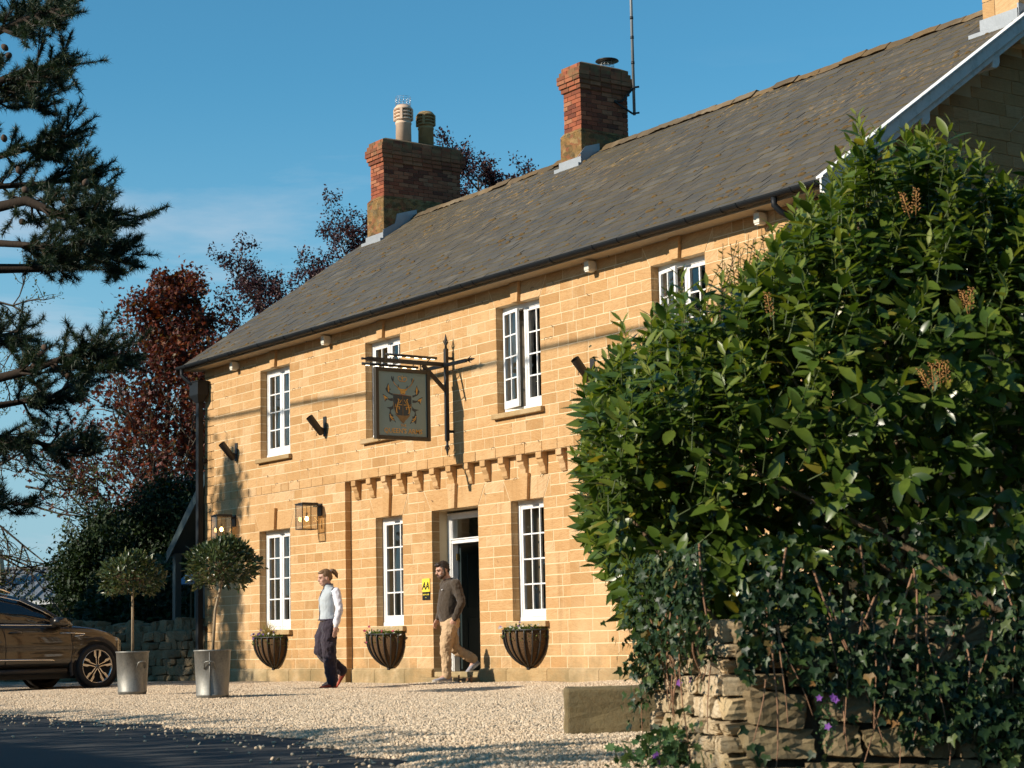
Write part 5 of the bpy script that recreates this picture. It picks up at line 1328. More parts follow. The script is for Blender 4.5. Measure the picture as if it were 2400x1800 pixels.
def add_head(b, c, R, s=1.0, nose=1.0):
    c = np.array(c); P = lambda x, y, z: c + R @ (np.array([x, y, z])*s)
    b.ball(P(-.012,0,.022), (.096*s,.076*s,.098*s), R); b.ball(P(.030,0,-.035), (.062*s,.060*s,.078*s), R); b.ball(P(.052,0,-.082), (.034*s,.036*s,.026*s), R)
    b.ball(P(.062,0,.028), (.030*s,.056*s,.018*s), R)
    b.mb.tube([P(.082,0,.02), P(.106,0,-.022), P(.086,0,-.034)], [.009*s,.014*s*nose,.010*s], 8)
    b.ball(P(.082,0,-.055), (.012*s,.024*s,.007*s), R); b.ball(P(.079,0,-.067), (.012*s,.022*s,.007*s), R)
    for e in (-1, 1):
        b.ball(P(-.008,e*.076,-.012), (.018*s,.008*s,.030*s), R); b.ball(P(.055,e*.040,-.028), (.024*s,.020*s,.022*s), R)
    return P
def add_hand(b, wrist, tip, palm_n, curl=.35, s=1.0, thumb=1):
    wrist = np.array(wrist); d = np.array(tip) - wrist; L = np.linalg.norm(d); d /= L; n = np.array(palm_n, float); n -= d*np.dot(n, d); n /= np.linalg.norm(n); side = np.cross(d, n)
    pl = wrist + d*L*.28; R = np.stack([side, n, d], 1); b.ball(pl, (.036*s,.016*s,.052*s), R)
    for k, ln in enumerate((.85,1.0,.95,.75)):
        o = (k-1.5)*.019*s; a = wrist + d*L*.48 + side*o; f1 = a + d*L*.24*ln + n*.006; f2 = f1 + (d*math.cos(curl)+n*math.sin(curl))*L*.17*ln; f3 = f2 + (d*math.cos(curl*2.2)+n*math.sin(curl*2.2))*L*.13*ln
        b.mb.tube([a, f1, f2, f3], [.0095*s,.0090*s,.0085*s,.0072*s], 8)
    a = wrist + d*L*.16 + side*thumb*.028*s; b.mb.tube([a, a + d*L*.17 + side*thumb*.026*s + n*.008, a + d*L*.36 + side*thumb*.026*s + n*.022], [.013*s,.011*s,.008*s], 8)
    b.ball(wrist, (.026*s,.022*s,.03*s), R)
def person(name, label, px0, py0, head_ang, build):
    gx_, gy_ = gnd(px0, py0, 0.0); o = thing(name, label, 'person', (gx_, gy_, float(gz(gx_, gy_))*.5+.006), head_ang)
    def put(me, nm, mat, par=None):
        for m in (mat if isinstance(mat, list) else [mat]): me.materials.append(m)
        ob = bpy.data.objects.new(nm, me); COL.objects.link(ob); ob.parent = par or o; return ob
    build(put); return o
def shoe(b, heel, toe, h=.075, w=.042):
    heel, toe = np.array(heel, float), np.array(toe, float); d = toe-heel; L = np.linalg.norm(d); d /= L; up = np.array([0,0,1.0]); up -= d*np.dot(up,d); up /= np.linalg.norm(up); sd = np.cross(up, d); rg = []
    for t, ww, hh in ((0,.55,.75),(.06,.78,1.0),(.25,.82,1.0),(.5,.9,.80),(.72,1.08,.58),(.9,.9,.45),(1,.45,.30)):
        c = heel + d*L*t; rg.append([c + sd*w*ww*math.cos(a)*1.0 + up*(h*hh*.5*(1+math.sin(a))) for a in np.linspace(0, 2*math.pi, 13)[:-1]])
    b.mb.rings(rg); return d, up, sd, L
def sole(heel, toe, w=.046, th=.022):
    heel, toe = np.array(heel, float), np.array(toe, float); d = toe-heel; L = np.linalg.norm(d); d /= L; up = np.array([0,0,1.0]); up -= d*np.dot(up,d); up /= np.linalg.norm(up); sd = np.cross(up, d)
    prof = [(-.005,.5),(.05,.85),(.25,.86),(.5,.92),(.75,1.1),(.92,.9),(1.01,.4)]; P = [heel+d*L*t+sd*w*k for t,k in prof] + [heel+d*L*t-sd*w*k for t,k in reversed(prof)]
    n = len(P); return MB().add([p-up*.006 for p in P]+[p+up*th for p in P], [tuple(range(n-1,-1,-1)), tuple(range(n,2*n))]+[(i,(i+1)%n,n+(i+1)%n,n+i) for i in range(n)])
M_SKIN_W = skin_mat('skin_fair', (0.62,0.36,0.26)); M_SKIN_M = skin_mat('skin_light', (0.58,0.33,0.23)); M_EYE = plain('eye_dark', (0.03,0.02,0.015), .3)

def woman(put):
    b = Blob(); HR = rotm(math.radians(14), math.radians(6)); hc = (.055,0,1.50)
    b.loft([(.0,0,.80,.09,.13),(.0,0,.90,.10,.15),(.01,0,.99,.085,.125),(.005,0,1.10,.09,.13),(0,0,1.22,.10,.15),(-.02,0,1.31,.085,.16),(-.02,0,1.345,.05,.08)])
    b.limb([(-.025,0,1.31),(.0,0,1.39),(.025,0,1.45)], [.052,.046,.05]); P = add_head(b, hc, HR, .96)
    NS, NE, NW = (-.06,.165,1.30), (-.085,.235,1.06), (-.03,.235,.845); FS, FE, FW = (.0,-.165,1.30), (-.05,-.225,1.06), (-.03,-.22,.84)
    for S_, E_, W_ in ((NS,NE,NW),(FS,FE,FW)): b.limb([S_,E_,W_], [.046,.037,.026])
    add_hand(b, NW, (-.015,.235,.675), (0,-1,.0), .3, .92, 1); add_hand(b, FW, (-.0,-.22,.67), (0,1,0), .3, .92, -1)
    NH, NK, NA = (.0,.085,.86), (.01,.085,.47), (.0,.075,.09); FH, FK, FA = (.0,-.085,.86), (.115,-.085,.485), (-.185,-.08,.235)
    b.limb([NH,NK,NA],[.085,.055,.040]); b.limb([FH,FK,FA],[.085,.055,.040]); b.limb([NA,(.10,.075,.035)],[.035,.028]); b.limb([FA,(-.14,-.08,.06)],[.035,.026])
    body = put(b.fuse('body', .0065, 4), 'body', M_SKIN_W)
    t = Blob()
    for S_, E_, W_, g in ((NS,NE,NW,1),(FS,FE,FW,1)):
        S_, E_, W_ = map(np.array, (S_,E_,W_)); t.limb([S_+[0,0,.0], (S_+E_)/2+[0,.0,0], E_, (E_+W_)/2, W_*.9+E_*.1, W_+(W_-E_)*.02], [.060,.056,.053,.049,.046,.036])
    t.loft([(.005,0,.90,.112,.150),(.005,0,.93,.115,.152),(.005,0,1.0,.10,.138)]); t.loft([(0,0,1.20,.09,.14),(-.02,0,1.31,.085,.17),(-.015,0,1.35,.05,.07)])
    put(t.fuse('shirt', .009, 3, .5, .020, .045), 'shirt', cloth_mat('white_knit_sleeve', (0.74,0.72,0.76), 160, .5, 14))
    v = Blob(); v.loft([(.008,0,.925,.128,.160),(.008,0,.94,.130,.162),(.012,0,1.02,.118,.150),(.014,0,1.13,.120,.155),(.012,0,1.21,.126,.160),(-.002,0,1.29,.108,.168),(-.016,0,1.335,.080,.135),(-.010,0,1.36,.066,.085)])
    v.loft([(-.010,0,1.34,.070,.082),(-.002,0,1.385,.064,.068),(.004,0,1.41,.064,.066)])
    vo = put(v.fuse('gilet', .009, 3, .5, .016, .07), 'gilet', cloth_mat('grey_fleece', (0.44,0.48,0.50), 260, .35, 10, (1,1,.6)))
    M_TRIM = cloth_mat('navy_trim', (0.035,0.022,0.045)); z_ = MB(); z_.tube([(.138,.012,.93),(.131,.012,1.05),(.136,.012,1.2),(.112,.012,1.29),(.072,.012,1.36),(.072,.012,1.41)], .006, 6); put(z_.mesh('zip'), 'zip', M_TRIM, vo)
    for e in (-1, 1):
        q = MB(); q.tube([((-.058 if e > 0 else -.005)+.062*math.cos(a), e*(.152-.022*math.sin(a)), 1.292+.068*math.sin(a)) for a in np.linspace(0,2*math.pi,21)], .006, 6); put(q.mesh('armhole_trim'), 'armhole_trim', M_TRIM, vo)
    q = MB(); q.tube([(.008+.132*math.cos(a), .165*math.sin(a), .925) for a in np.linspace(0,2*math.pi,25)], .010, 6); put(q.mesh('hem_trim'), 'hem_trim', M_TRIM, vo)
    q = MB(); q.tube([(.004+.062*math.cos(a), .062*math.sin(a), 1.412) for a in np.linspace(0,2*math.pi,21)], .008, 6); put(q.mesh('collar_trim'), 'collar_trim', M_TRIM, vo)
    p = Blob(); p.loft([(.0,0,.80,.115,.160),(.0,0,.86,.115,.160),(.0,0,.92,.105,.148),(.005,0,.945,.100,.140)])
    p.limb([NH, (.03,.09,.66), (.025,.088,.47), (.0,.08,.28), (-.020,.078,.15), (-.018,.078,.085)], [.112,.108,.094,.086,.082,.078]); p.limb([FH, (.07,-.085,.67), (.100,-.085,.49), (-.03,-.085,.375), (-.15,-.08,.275), (-.20,-.08,.235)], [.112,.106,.090,.080,.080,.082])
    put(p.fuse('trousers', .009, 3, .5, .045, .085), 'trousers', cloth_mat('aubergine_trousers', (0.040,0.030,0.040), 200, .8, 7, (1.3,1.3,.35)))
    M_SH = plain('red_suede', (0.36,0.055,0.03), .8, var=.2, bump=.2)
    for hl_, te in (((-.075,.075,.0),(.165,.09,.0)), ((-.255,-.08,.175),(-.13,-.08,.0))):
        s = Blob(); shoe(s, hl_, te, .075, .042); put(s.fuse('shoe', .006, 3), 'shoe', M_SH)
    M_H = hair_mat('brown_hair', (0.085,0.045,0.02), (0.26,0.15,0.07)); h = Blob(); hp = lambda x,y,z: np.array(hc) + HR @ (np.array([x,y,z])*.96)
    h.ball(hp(-.024,0,.036), (.092,.080,.088), HR); h.ball(hp(-.06,0,-.005), (.055,.068,.06), HR); h.ball(hp(.02,0,.085), (.06,.06,.028), HR)
    ho = put(h.fuse('hair', .006, 4, .5, .006, .02), 'hair', M_H)
    pt = Blob(); pt.limb([hp(-.095,0,.055), hp(-.135,0,.07), hp(-.165,.005,.045), hp(-.18,.01,.0), hp(-.185,.01,-.05)], [.022,.034,.036,.028,.008]); put(pt.fuse('ponytail', .006, 2, .5, .016, .03), 'ponytail', M_H, ho)
    q = MB(); q.tube([hp(-.105,.026*math.cos(a),.058+.026*math.sin(a)) for a in np.linspace(0,2*math.pi,13)], .007, 6); put(q.mesh('hair_tie'), 'hair_tie', plain('white_band',(0.75,0.7,0.75),.6), ho)
    for e in (-1, 1):
        q = MB(); q.tube([P(.079,e*.043,.006), P(.085,e*.030,.004), P(.084,e*.018,.005)], [.003,.0045,.003], 6); put(q.mesh('eye'), 'eye', M_EYE, body)
        q = MB(); q.tube([P(.076,e*.050,.028), P(.088,e*.034,.034), P(.091,e*.016,.028)], [.002,.004,.003], 6); put(q.mesh('eyebrow'), 'eyebrow', M_H, body)
    q = MB(); q.tube([P(.092,-.016,-.060), P(.097,0,-.060), P(.092,.016,-.060)], [.003,.005,.003], 6); put(q.mesh('lips'), 'lips', plain('lip', (0.42,0.15,0.12), .45), body)
    q = MB(); q.tube([np.array(NW)+[.034*math.cos(a), .026*math.sin(a), .0] for a in np.linspace(0,2*math.pi,15)], .006, 6); put(q.mesh('bracelet'), 'bracelet', plain('gold_bracelet',(0.6,0.4,0.12),.3,.9))

def man(put):
    b = Blob(); HR = rotm(math.radians(18), math.radians(8)); hc = (.105,0,1.605)
    b.loft([(0,0,.80,.10,.14),(0,0,.90,.11,.155),(.02,0,1.02,.115,.155),(.02,0,1.15,.115,.16),(.01,0,1.30,.11,.18),(-.005,0,1.41,.09,.19),(0,0,1.46,.055,.09)])
    b.limb([(.0,0,1.43),(.045,0,1.50),(.07,0,1.55)], [.062,.057,.06]); P = add_head(b, hc, HR, 1.02, 1.15)
    NS, NE, NW = (-.03,.195,1.40), (-.085,.275,1.125), (.01,.215,.90); FS, FE, FW = (.0,-.195,1.40), (-.01,-.275,1.13), (.10,-.25,.915)
    for S_, E_, W_ in ((NS,NE,NW),(FS,FE,FW)): b.limb([S_,E_,W_], [.055,.044,.031])
    add_hand(b, NW, (.075,.165,.755), (-.3,-1,0), .2, 1.05, 1); add_hand(b, FW, (.175,-.25,.765), (-.3,1,-.3), .55, 1.05, -1)
    NH, NK, NA = (0,.09,.86), (.115,.10,.50), (.10,.095,.10); FH, FK, FA = (0,-.09,.86), (-.10,-.09,.47), (-.40,-.09,.315)
    b.limb([NH,NK,NA],[.095,.062,.044]); b.limb([FH,FK,FA],[.095,.062,.044]); b.limb([NA,(.22,.10,.04)],[.04,.03]); b.limb([FA,(-.34,-.09,.21)],[.04,.03])
    body = put(b.fuse('body', .0065, 4), 'body', M_SKIN_M)
    t = Blob(); t.loft([(.012,0,.868,.132,.168),(.014,0,.89,.140,.175),(.030,0,.98,.150,.182),(.034,0,1.08,.150,.185),(.022,0,1.20,.140,.188),(.012,0,1.31,.132,.200),(-.004,0,1.40,.105,.205),(.002,0,1.452,.075,.115),(.012,0,1.475,.066,.072)])
    for S_, E_, W_ in ((NS,NE,NW),(FS,FE,FW)):
        S_, E_, W_ = map(np.array, (S_,E_,W_)); t.limb([S_, (S_+E_)/2, E_, (E_+W_)/2, W_*.92+E_*.08, W_], [.078,.068,.062,.054,.045,.036])
    to = put(t.fuse('sweater', .009, 3, .5, .026, .07), 'sweater', cloth_mat('brown_marl_knit', (0.060,0.044,0.030), 300, .55, 8, (1,1,.5), .3, .5))
    M_RIB = cloth_mat('dark_rib', (0.030,0.022,0.016)); q = MB(); q.tube([(.016+.066*math.cos(a), .068*math.sin(a), 1.478-.012*math.cos(a)) for a in np.linspace(0,2*math.pi,21)], .010, 6); put(q.mesh('neck_rib'), 'neck_rib', M_RIB, to)
    q = MB(); q.tube([(.150,.085,1.318),(.142,.108,1.325)], .008, 5); put(q.mesh('chest_emblem'), 'chest_emblem', plain('white_thread',(0.7,0.7,0.7),.7), to)
    p = Blob(); p.loft([(0,0,.80,.125,.168),(.0,0,.87,.128,.170),(.005,0,.91,.118,.160)])
    p.limb([NH, (.07,.095,.68), (.110,.10,.50), (.100,.098,.32), (.095,.096,.17), (.095,.095,.105)], [.118,.108,.088,.076,.068,.066]); p.limb([FH, (-.035,-.09,.66), (-.095,-.09,.48), (-.24,-.09,.40), (-.35,-.09,.345), (-.375,-.09,.33)], [.118,.106,.088,.076,.068,.066])
    po = put(p.fuse('trousers', .009, 3, .5, .042, .07), 'trousers', cloth_mat('beige_chinos', (0.50,0.345,0.20), 260, .85, 10, (1.2,1.2,.5), .1, .08))
    for A_, B_ in (((.095,.095,.105),(.097,.096,.13)), ((-.375,-.09,.33),(-.355,-.09,.342))):
        q = Blob(); q.limb([A_, B_], [.070,.070]); put(q.fuse('cuff', .008, 2), 'cuff', cloth_mat('beige_cuff', (0.50,0.345,0.20)), po)
    M_CANVAS = cloth_mat('grey_canvas', (0.27,0.26,0.28), 200, .3, 20); M_RUB = plain('pale_rubber', (0.45,0.40,0.33), .7)
    for hl_, te in (((.02,.095,.02),(.315,.11,.02)), ((-.475,-.09,.265),(-.265,-.09,.115))):
        s = Blob(); shoe(s, hl_, te, .085, .046); so = put(s.fuse('shoe', .006, 3), 'shoe', M_CANVAS); put(sole(hl_, te).mesh('sole'), 'sole', M_RUB, so)
    M_H = hair_mat('dark_hair', (0.008,0.006,0.004), (0.045,0.030,0.020)); h = Blob(); hp = lambda x,y,z: np.array(hc) + HR @ (np.array([x,y,z])*1.02)
    h.ball(hp(-.024,0,.042), (.098,.083,.092), HR); h.ball(hp(.035,0,.092), (.058,.060,.034), HR); h.ball(hp(-.062,0,-.010), (.050,.070,.060), HR)
    for e in (-1,1): h.ball(hp(.005,e*.075,.0), (.018,.010,.045), HR)
    put(h.fuse('hair', .006, 2, .5, .016, .02), 'hair', M_H)
    bd = Blob(); bd.ball(hp(.040,0,-.070), (.060,.060,.042), HR); bd.ball(hp(.055,0,-.092), (.036,.040,.026), HR); 
    for e in (-1,1): bd.ball(hp(.012,e*.062,-.045), (.030,.016,.038), HR)
    put(bd.fuse('beard', .006, 3), 'beard', hair_mat('dark_beard', (0.05,0.03,0.02), (0.16,0.09,0.06)))
    for e in (-1, 1):
        q = MB(); q.tube([P(.077,e*.045,.006), P(.084,e*.030,.004), P(.083,e*.018,.005)], [.003,.005,.003], 6); put(q.mesh('eye'), 'eye', M_EYE, body)
        q = MB(); q.tube([P(.074,e*.052,.026), P(.088,e*.034,.032), P(.092,e*.014,.024)], [.003,.006,.004], 6); put(q.mesh('eyebrow'), 'eyebrow', M_H, body)
    q = MB(); q.tube([P(.090,-.020,-.046), P(.098,0,-.043), P(.090,.020,-.046)], [.005,.007,.005], 6); put(q.mesh('moustache'), 'moustache', M_H, body)
    q = MB(); q.tube([P(.092,-.016,-.060), P(.097,0,-.060), P(.092,.016,-.060)], [.003,.005,.003], 6); put(q.mesh('lips'), 'lips', plain('lip_m', (0.36,0.15,0.12), .45), body)
HEAD_A = math.atan2(-.97, -.24)
person('person', 'walker in grey gilet, white sleeves and dark wide trousers, red shoes', 772, 1613.3, HEAD_A, woman)
person('person', 'walker in brown sweater and beige chinos stepping out of the doorway', 1057, 1602.8, HEAD_A, man)
# ---------------------------------------------------------------- garden wall, laurel, ivy
WC = np.array([18.10, -10.36, 0.0]) + RIGHT2*.10                     # corner of the wall
WR = (RIGHT2*.995 + FWD2*.10); WR /= np.linalg.norm(WR)   # run to the right
WB = (at(1548,1700,8.75) - at(1690,1700,7.7))*[1,1,0]; WB /= np.linalg.norm(WB)   # return, going back to the house
NR = np.cross(WR, (0,0,1.0)); NR /= np.linalg.norm(NR)      # faces the camera
NB = -np.cross(WB, (0,0,1.0)); NB /= np.linalg.norm(NB)
if NR @ (CAM-WC) < 0: NR = -NR
if NB @ np.array([-.6,-.8,0]) < 0: NB = -NB
M_RUBBLE = stone_material('rubble_stone', [(0,(0.14,0.105,0.06)),(0.35,(0.21,0.155,0.09)),(0.7,(0.25,0.19,0.11)),(1,(0.29,0.21,0.12))], (0.07,0.055,0.03), (0.42,0.34,0.22), (3,3,5))
M_RUBBLE_PALE = stone_material('pale_rubble_stone', [(0,(0.40,0.31,0.19)),(0.4,(0.48,0.38,0.24)),(0.8,(0.54,0.44,0.30)),(1,(0.50,0.36,0.18))], (0.22,0.16,0.08), (0.66,0.57,0.44), (3,3,4))
def rubble_mesh(seed):
    bm = bmesh.new(); bmesh.ops.create_cube(bm, size=1.0); bmesh.ops.subdivide_edges(bm, edges=bm.edges, cuts=5, use_grid_fill=True); r = np.random.default_rng(seed); ph = r.uniform(0,6.28,9); tw = r.normal(0,.10,(8,3))
    for v in bm.verts:
        c = np.array(v.co); m = np.abs(c*2)
        n = c*2; sph = n*np.sqrt(np.maximum(0, 1 - (n[[1,2,0]]**2)/2 - (n[[2,0,1]]**2)/2 + (n[[1,2,0]]**2)*(n[[2,0,1]]**2)/3)); q = n*.80 + sph*.20
        w = sum(tw[i]*(.5+.5*q[0]*(1 if i&1 else -1))*(.5+.5*q[1]*(1 if i&2 else -1))*(.5+.5*q[2]*(1 if i&4 else -1)) for i in range(8))*2
        q = q + w + r.normal(0,.022,3) + .05*np.array([math.sin(5*q[1]+ph[0])+math.sin(9*q[2]+ph[1])*.6, math.sin(5*q[0]+ph[2])*.8+.7*math.sin(8*q[2]+7*q[0]+ph[3]), math.sin(6*q[0]+ph[4])*.6+.5*math.sin(8*q[1]+ph[5])])
        v.co = q*.5
    me = bpy.data.meshes.new('wall_stone'); bm.to_mesh(me); bm.free(); me.polygons.foreach_set('use_smooth', [False]*len(me.polygons)); return me
RB = [rubble_mesh(i) for i in range(10)]
for m_ in RB: m_.materials.append(M_RUBBLE)
RBP = [m_.copy() for m_ in RB[:6]]
for m_ in RBP: m_.materials.clear(); m_.materials.append(M_RUBBLE_PALE)
gw = thing('garden_wall', 'low rubble stone wall overgrown with ivy below the laurel', 'wall', tuple(WC))
c_ = MB(); WH = .66; tk = .40
A = WC - NR*.10 - NB*.10; Bq = A + WR*5.0; Cq = A + WB*1.40
def quadwall(mb, p, q, n, h):
    a, b = p - n*tk, q - n*tk; mb.add([(*p[:2],-.2),(*q[:2],-.2),(*b[:2],-.2),(*a[:2],-.2),(*p[:2],h),(*q[:2],h),(*b[:2],h),(*a[:2],h)], [(3,2,1,0),(4,5,6,7),(0,1,5,4),(1,2,6,5),(2,3,7,6),(3,0,4,7)])
quadwall(c_, A, Bq, NR, WH-.06); quadwall(c_, A, Cq, NB, WH-.06)
core_o = c_.build('wall_core', plain('dark_wall_earth', (0.06,0.045,0.028), .95, var=.4, scale=8, bump=.6), gw)
def lay(p0, d, n, length, meshes, hs=(.07,.15), ws=(.10,.30), off=.0):
    z = -.05
    R = Matrix(((d[0], n[0], 0),(d[1], n[1], 0),(0,0,1))).to_4x4()
    while z < WH - .04:
        h = random.uniform(*hs); u = -random.uniform(0,.06)+off
        while u < length:
            w = random.uniform(*ws)*(1.2 if h > .11 else .9); dd = random.uniform(.16,.24); hh = h*random.uniform(.86,1.04)
            if random.random() < .14 and h > .10:
                parts_ = ((z, h*.5), (z+h*.5, h*.48))
            else: parts_ = ((z, hh),)
            for zz, h2 in parts_:
                o = bpy.data.objects.new('wall_stone', random.choice(meshes)); c = p0 + d*(u+w/2) - n*(dd/2 - .10 + random.uniform(-.012,.018)); T = Matrix.Translation((c[0],c[1],zz+h2/2)) @ R @ Matrix.Rotation(random.gauss(0,.03),4,'Y') @ Matrix.Rotation(random.gauss(0,.05),4,'Z') @ Matrix.Diagonal((w*.985, dd, h2*.97, 1)); o.matrix_basis = T; finish(o, gw)
            u += w
        z += h
lay(A, WR, NR, 1.75, RB); lay(A, WB, NB, 1.25, RBP, (.05,.10), (.07,.18), .02)

# laurel: leafy shoots fill a volume with the outline of the hedge -----------
M_LAUREL = leaf_mat('laurel_leaf', [(0,(0.032,0.062,0.010)),(0.35,(0.062,0.112,0.015)),(0.75,(0.110,0.165,0.024)),(0.96,(0.17,0.215,0.036)),(1,(0.38,0.29,0.045))], .31, .48, .34)
M_LAUREL_NEW = leaf_mat('young_laurel_leaf', [(0,(0.12,0.165,0.022)),(0.6,(0.18,0.225,0.035)),(1,(0.26,0.28,0.06))], .38, .42, .36)
M_GREENSTEM = plain('green_stem', (0.06,0.085,0.02), .6, var=.25)
OUT = [(1535,1500),(1500,1440),(1455,1340),(1405,1250),(1362,1165),(1390,1080),(1362,1000),(1358,930),(1400,880),(1470,815),(1525,775),(1600,745),(1690,705),(1745,645),(1800,590),(1850,540),(1895,480),(1945,415),(2000,365),(2060,400),(2120,330),(2180,345),(2240,430),(2310,470),(2380,400),(2440,370),(2700,370)]
OUT = [(x + (34 if x < 1700 else 20), y + (70 if y < 760 else 25 if y < 900 else 0)) for x, y in OUT]
oy = np.array([p[1] for p in OUT]); ox = np.array([p[0] for p in OUT])
D0 = 9.0
def uz(px_, py_):       # outline pixel -> lateral and height at the hedge's middle depth
    p = at(px_, py_, D0); return float((p-CAM) @ RIGHT2), p[2]
poly2 = [uz(*p) for p in OUT]; poly2 = poly2 + [(poly2[-1][0], .35), (poly2[0][0]+.1, .35)]
pol = np.array(poly2)
def inside(P):
    x, y = P[:,0], P[:,1]; c = np.zeros(len(P), bool); n = len(pol); j = n-1
    for i in range(n):
        xi, yi, xj, yj = *pol[i], *pol[j]; hit = ((yi > y) != (yj > y)) & (x < (xj-xi)*(y-yi)/(yj-yi+1e-12)+xi); c ^= hit; j = i
    return c
def dist_edge(P):
    d = np.full(len(P), 9.0)
    for i in range(len(pol)-3):
        a, b = pol[i], pol[i+1]; ab = b-a; t = np.clip(((P-a)@ab)/(ab@ab+1e-12), 0, 1); d = np.minimum(d, np.linalg.norm(P-(a+t[:,None]*ab), axis=1))
    return d
def hedge_points(n, zmin=.55):
    r = np.random.default_rng(5); out = []
    while len(out) < n:
        u = r.uniform(pol[:,0].min(), 3.2, 4000); z = r.uniform(zmin, pol[:,1].max(), 4000); v = r.uniform(-1.05, 1.9, 4000); P = np.stack([u,z],1)
        de = dist_edge(P); ok = inside(P); round_ = np.sqrt(np.clip(1-(1-np.clip(de/.55,0,1))**2, 0, 1))          # rounded shoulders
        vf = -.15 - .80*round_ + .12*np.sin(u*4+z*3) + .10*np.sin(z*7+u*2) + .50*(1-np.clip((z-.95)/.55,0,1))*np.clip((u-.15)/.5,0,1); ok &= (v > vf) & (v < vf+2.2)
        depth_in = np.minimum(v - vf, de); keep = ok & (r.random(4000) < np.exp(-depth_in/.28)+.04)
        for k in np.nonzero(keep)[0]: out.append((u[k], v[k], z[k], depth_in[k], de[k]))
    return np.array(out[:n])
hp_ = hedge_points(1500)
def hw(u, v, z): return CAM[None,:2] + np.outer(u, RIGHT2[:2]) + np.outer(D0+v, FWD2[:2])
pos2 = hw(hp_[:,0], hp_[:,1], hp_[:,2]); base = np.column_stack([pos2, hp_[:,2]])
r6 = np.random.default_rng(6)
lp, ld, ln_, ls, lnew = [], [], [], [], []; stems = MB()
# upright leaders that break the top line
lead = []
for k in range(85):
    s_ = np.random.default_rng(200+k).random(); i_ = 9 + int(s_*15); f_ = np.random.default_rng(400+k).random(); a_, b_ = np.array(poly2[i_]), np.array(poly2[i_+1]); p_ = a_*(1-f_)+b_*f_; lead.append((p_[0]+.03, np.random.default_rng(600+k).uniform(-.55,.75), p_[1]-.04, 0, 0))
hp_ = np.vstack([hp_, np.array(lead)]); pos2 = hw(hp_[:,0], hp_[:,1], hp_[:,2]); base = np.column_stack([pos2, hp_[:,2]]); NLEAD = len(lead)
top_z = np.array([max([zz for uu, zz in poly2[:-2]][0], np.interp(u, pol[:-2][np.argsort(pol[:-2,0])][:,0], pol[:-2][np.argsort(pol[:-2,0])][:,1])) for u in hp_[:,0]])
for i in range(len(base)):
    b = base[i]; u = hp_[i,0]; upness = np.clip(1.3-(top_z[i]-b[2])/.9, .15, 1.0)
    outw = -FWD2*.75 - RIGHT2*np.clip((-u+.6)*.9, -.2, .9); ax = outw*(1-upness*.75) + np.array([0,0,1.0])*(.25+upness*1.0) + r6.normal(0,.28,3) - (np.array([0,0,.45]) if b[2] < 1.2 else 0); ax /= np.linalg.norm(ax)
    L = r6.uniform(.16,.30) if upness > .7 else r6.uniform(.10,.20); tip = b + ax*L
    if i >= len(base)-NLEAD: ax = np.array([0,0,1.0]) + r6.normal(0,.16,3); ax /= np.linalg.norm(ax); L = r6.uniform(.16,.34); tip = b + ax*L; upness = 1.0
    nl = int(L/.019); stems.tube([b-ax*.06, b+ax*L*.5, tip], [.0035,.003,.002], 4, cap=False)
    ang0 = r6.uniform(0,6.28)
    e1 = np.cross(ax, [0.3,0.2,.9]); e1 /= np.linalg.norm(e1); e2 = np.cross(ax, e1)
    for k in range(nl):
        t = (k+.5)/nl; a = ang0 + k*2.4; rad = e1*math.cos(a)+e2*math.sin(a); open_ = 1.35 - .70*t
        d = rad*open_ + ax*(.25+.75*t) + np.array([0,0,-.34*(1-t)]); lp.append(b + ax*L*t); ld.append(d); ln_.append(ax*1.0 + rad*-.2 + r6.normal(0,.35,3) + np.array([-.05,-.45,.45])); ls.append(r6.choice([.065,.09,.115,.135],p=[.15,.3,.35,.2])*r6.uniform(.88,1.12)*(1-.45*t**3)); lnew.append(t > .72 and upness > .35)
lp, ld, ln_, ls, lnew = map(np.array, (lp, ld, ln_, ls, lnew))
laurel = thing('laurel_hedge', 'large glossy green laurel hedge rising above the ivy covered wall', 'hedge', tuple(WC + FWD2*1.0 + RIGHT2*.8))
stems.build('stem_scatter', M_GREENSTEM, laurel, kind='stuff')
Rl = frames(ld, ln_); q = pixv(lp); 
front_ = -(np.einsum('nij,j->ni', np.eye(3)[None].repeat(len(lp),0)[:, :, :][:,0], np.ones(3))*0) if False else None
score = ls/q[:,2]*np.abs(np.einsum('ni,i->n', Rl[:,:,2], -ROT[2])); depth = (lp-CAM) @ FWD2
vis_ok = (q[:,0] < 2390) & (q[:,1] < 1450) & (depth < np.quantile(depth, .45)); order = np.argsort(-(score*vis_ok)); ch = order[:300]; rest = np.setdiff1d(np.arange(len(lp)), ch)
leaf_me = [fast_mesh('leaf', *leaf_template(.44,.10,c,5), True) for c in (.06,.12,.20)]
for m_ in leaf_me: m_.materials.append(M_LAUREL)
leaf_new = fast_mesh('leaf', *leaf_template(.30,.14,.08,5), True); leaf_new.materials.append(M_LAUREL_NEW)
for i in ch:
    o = bpy.data.objects.new('leaf', leaf_new if lnew[i] else random.choice(leaf_me)); R_ = Rl[i]*ls[i]
    o.matrix_basis = Matrix(((R_[0][0],R_[0][1],R_[0][2],lp[i][0]),(R_[1][0],R_[1][1],R_[1][2],lp[i][1]),(R_[2][0],R_[2][1],R_[2][2],lp[i][2]),(0,0,0,1))); finish(o, laurel)
for sel, mt, tmpl in ((rest[~lnew[rest]], M_LAUREL, leaf_template(.44,.10,.12,4)), (rest[lnew[rest]], M_LAUREL_NEW, leaf_template(.30,.14,.08,3))):
    V, Fc = scatter(*tmpl, lp[sel], Rl[sel], ls[sel]); new_obj('foliage', fast_mesh('foliage', V, Fc, True), mt, laurel, kind='stuff')
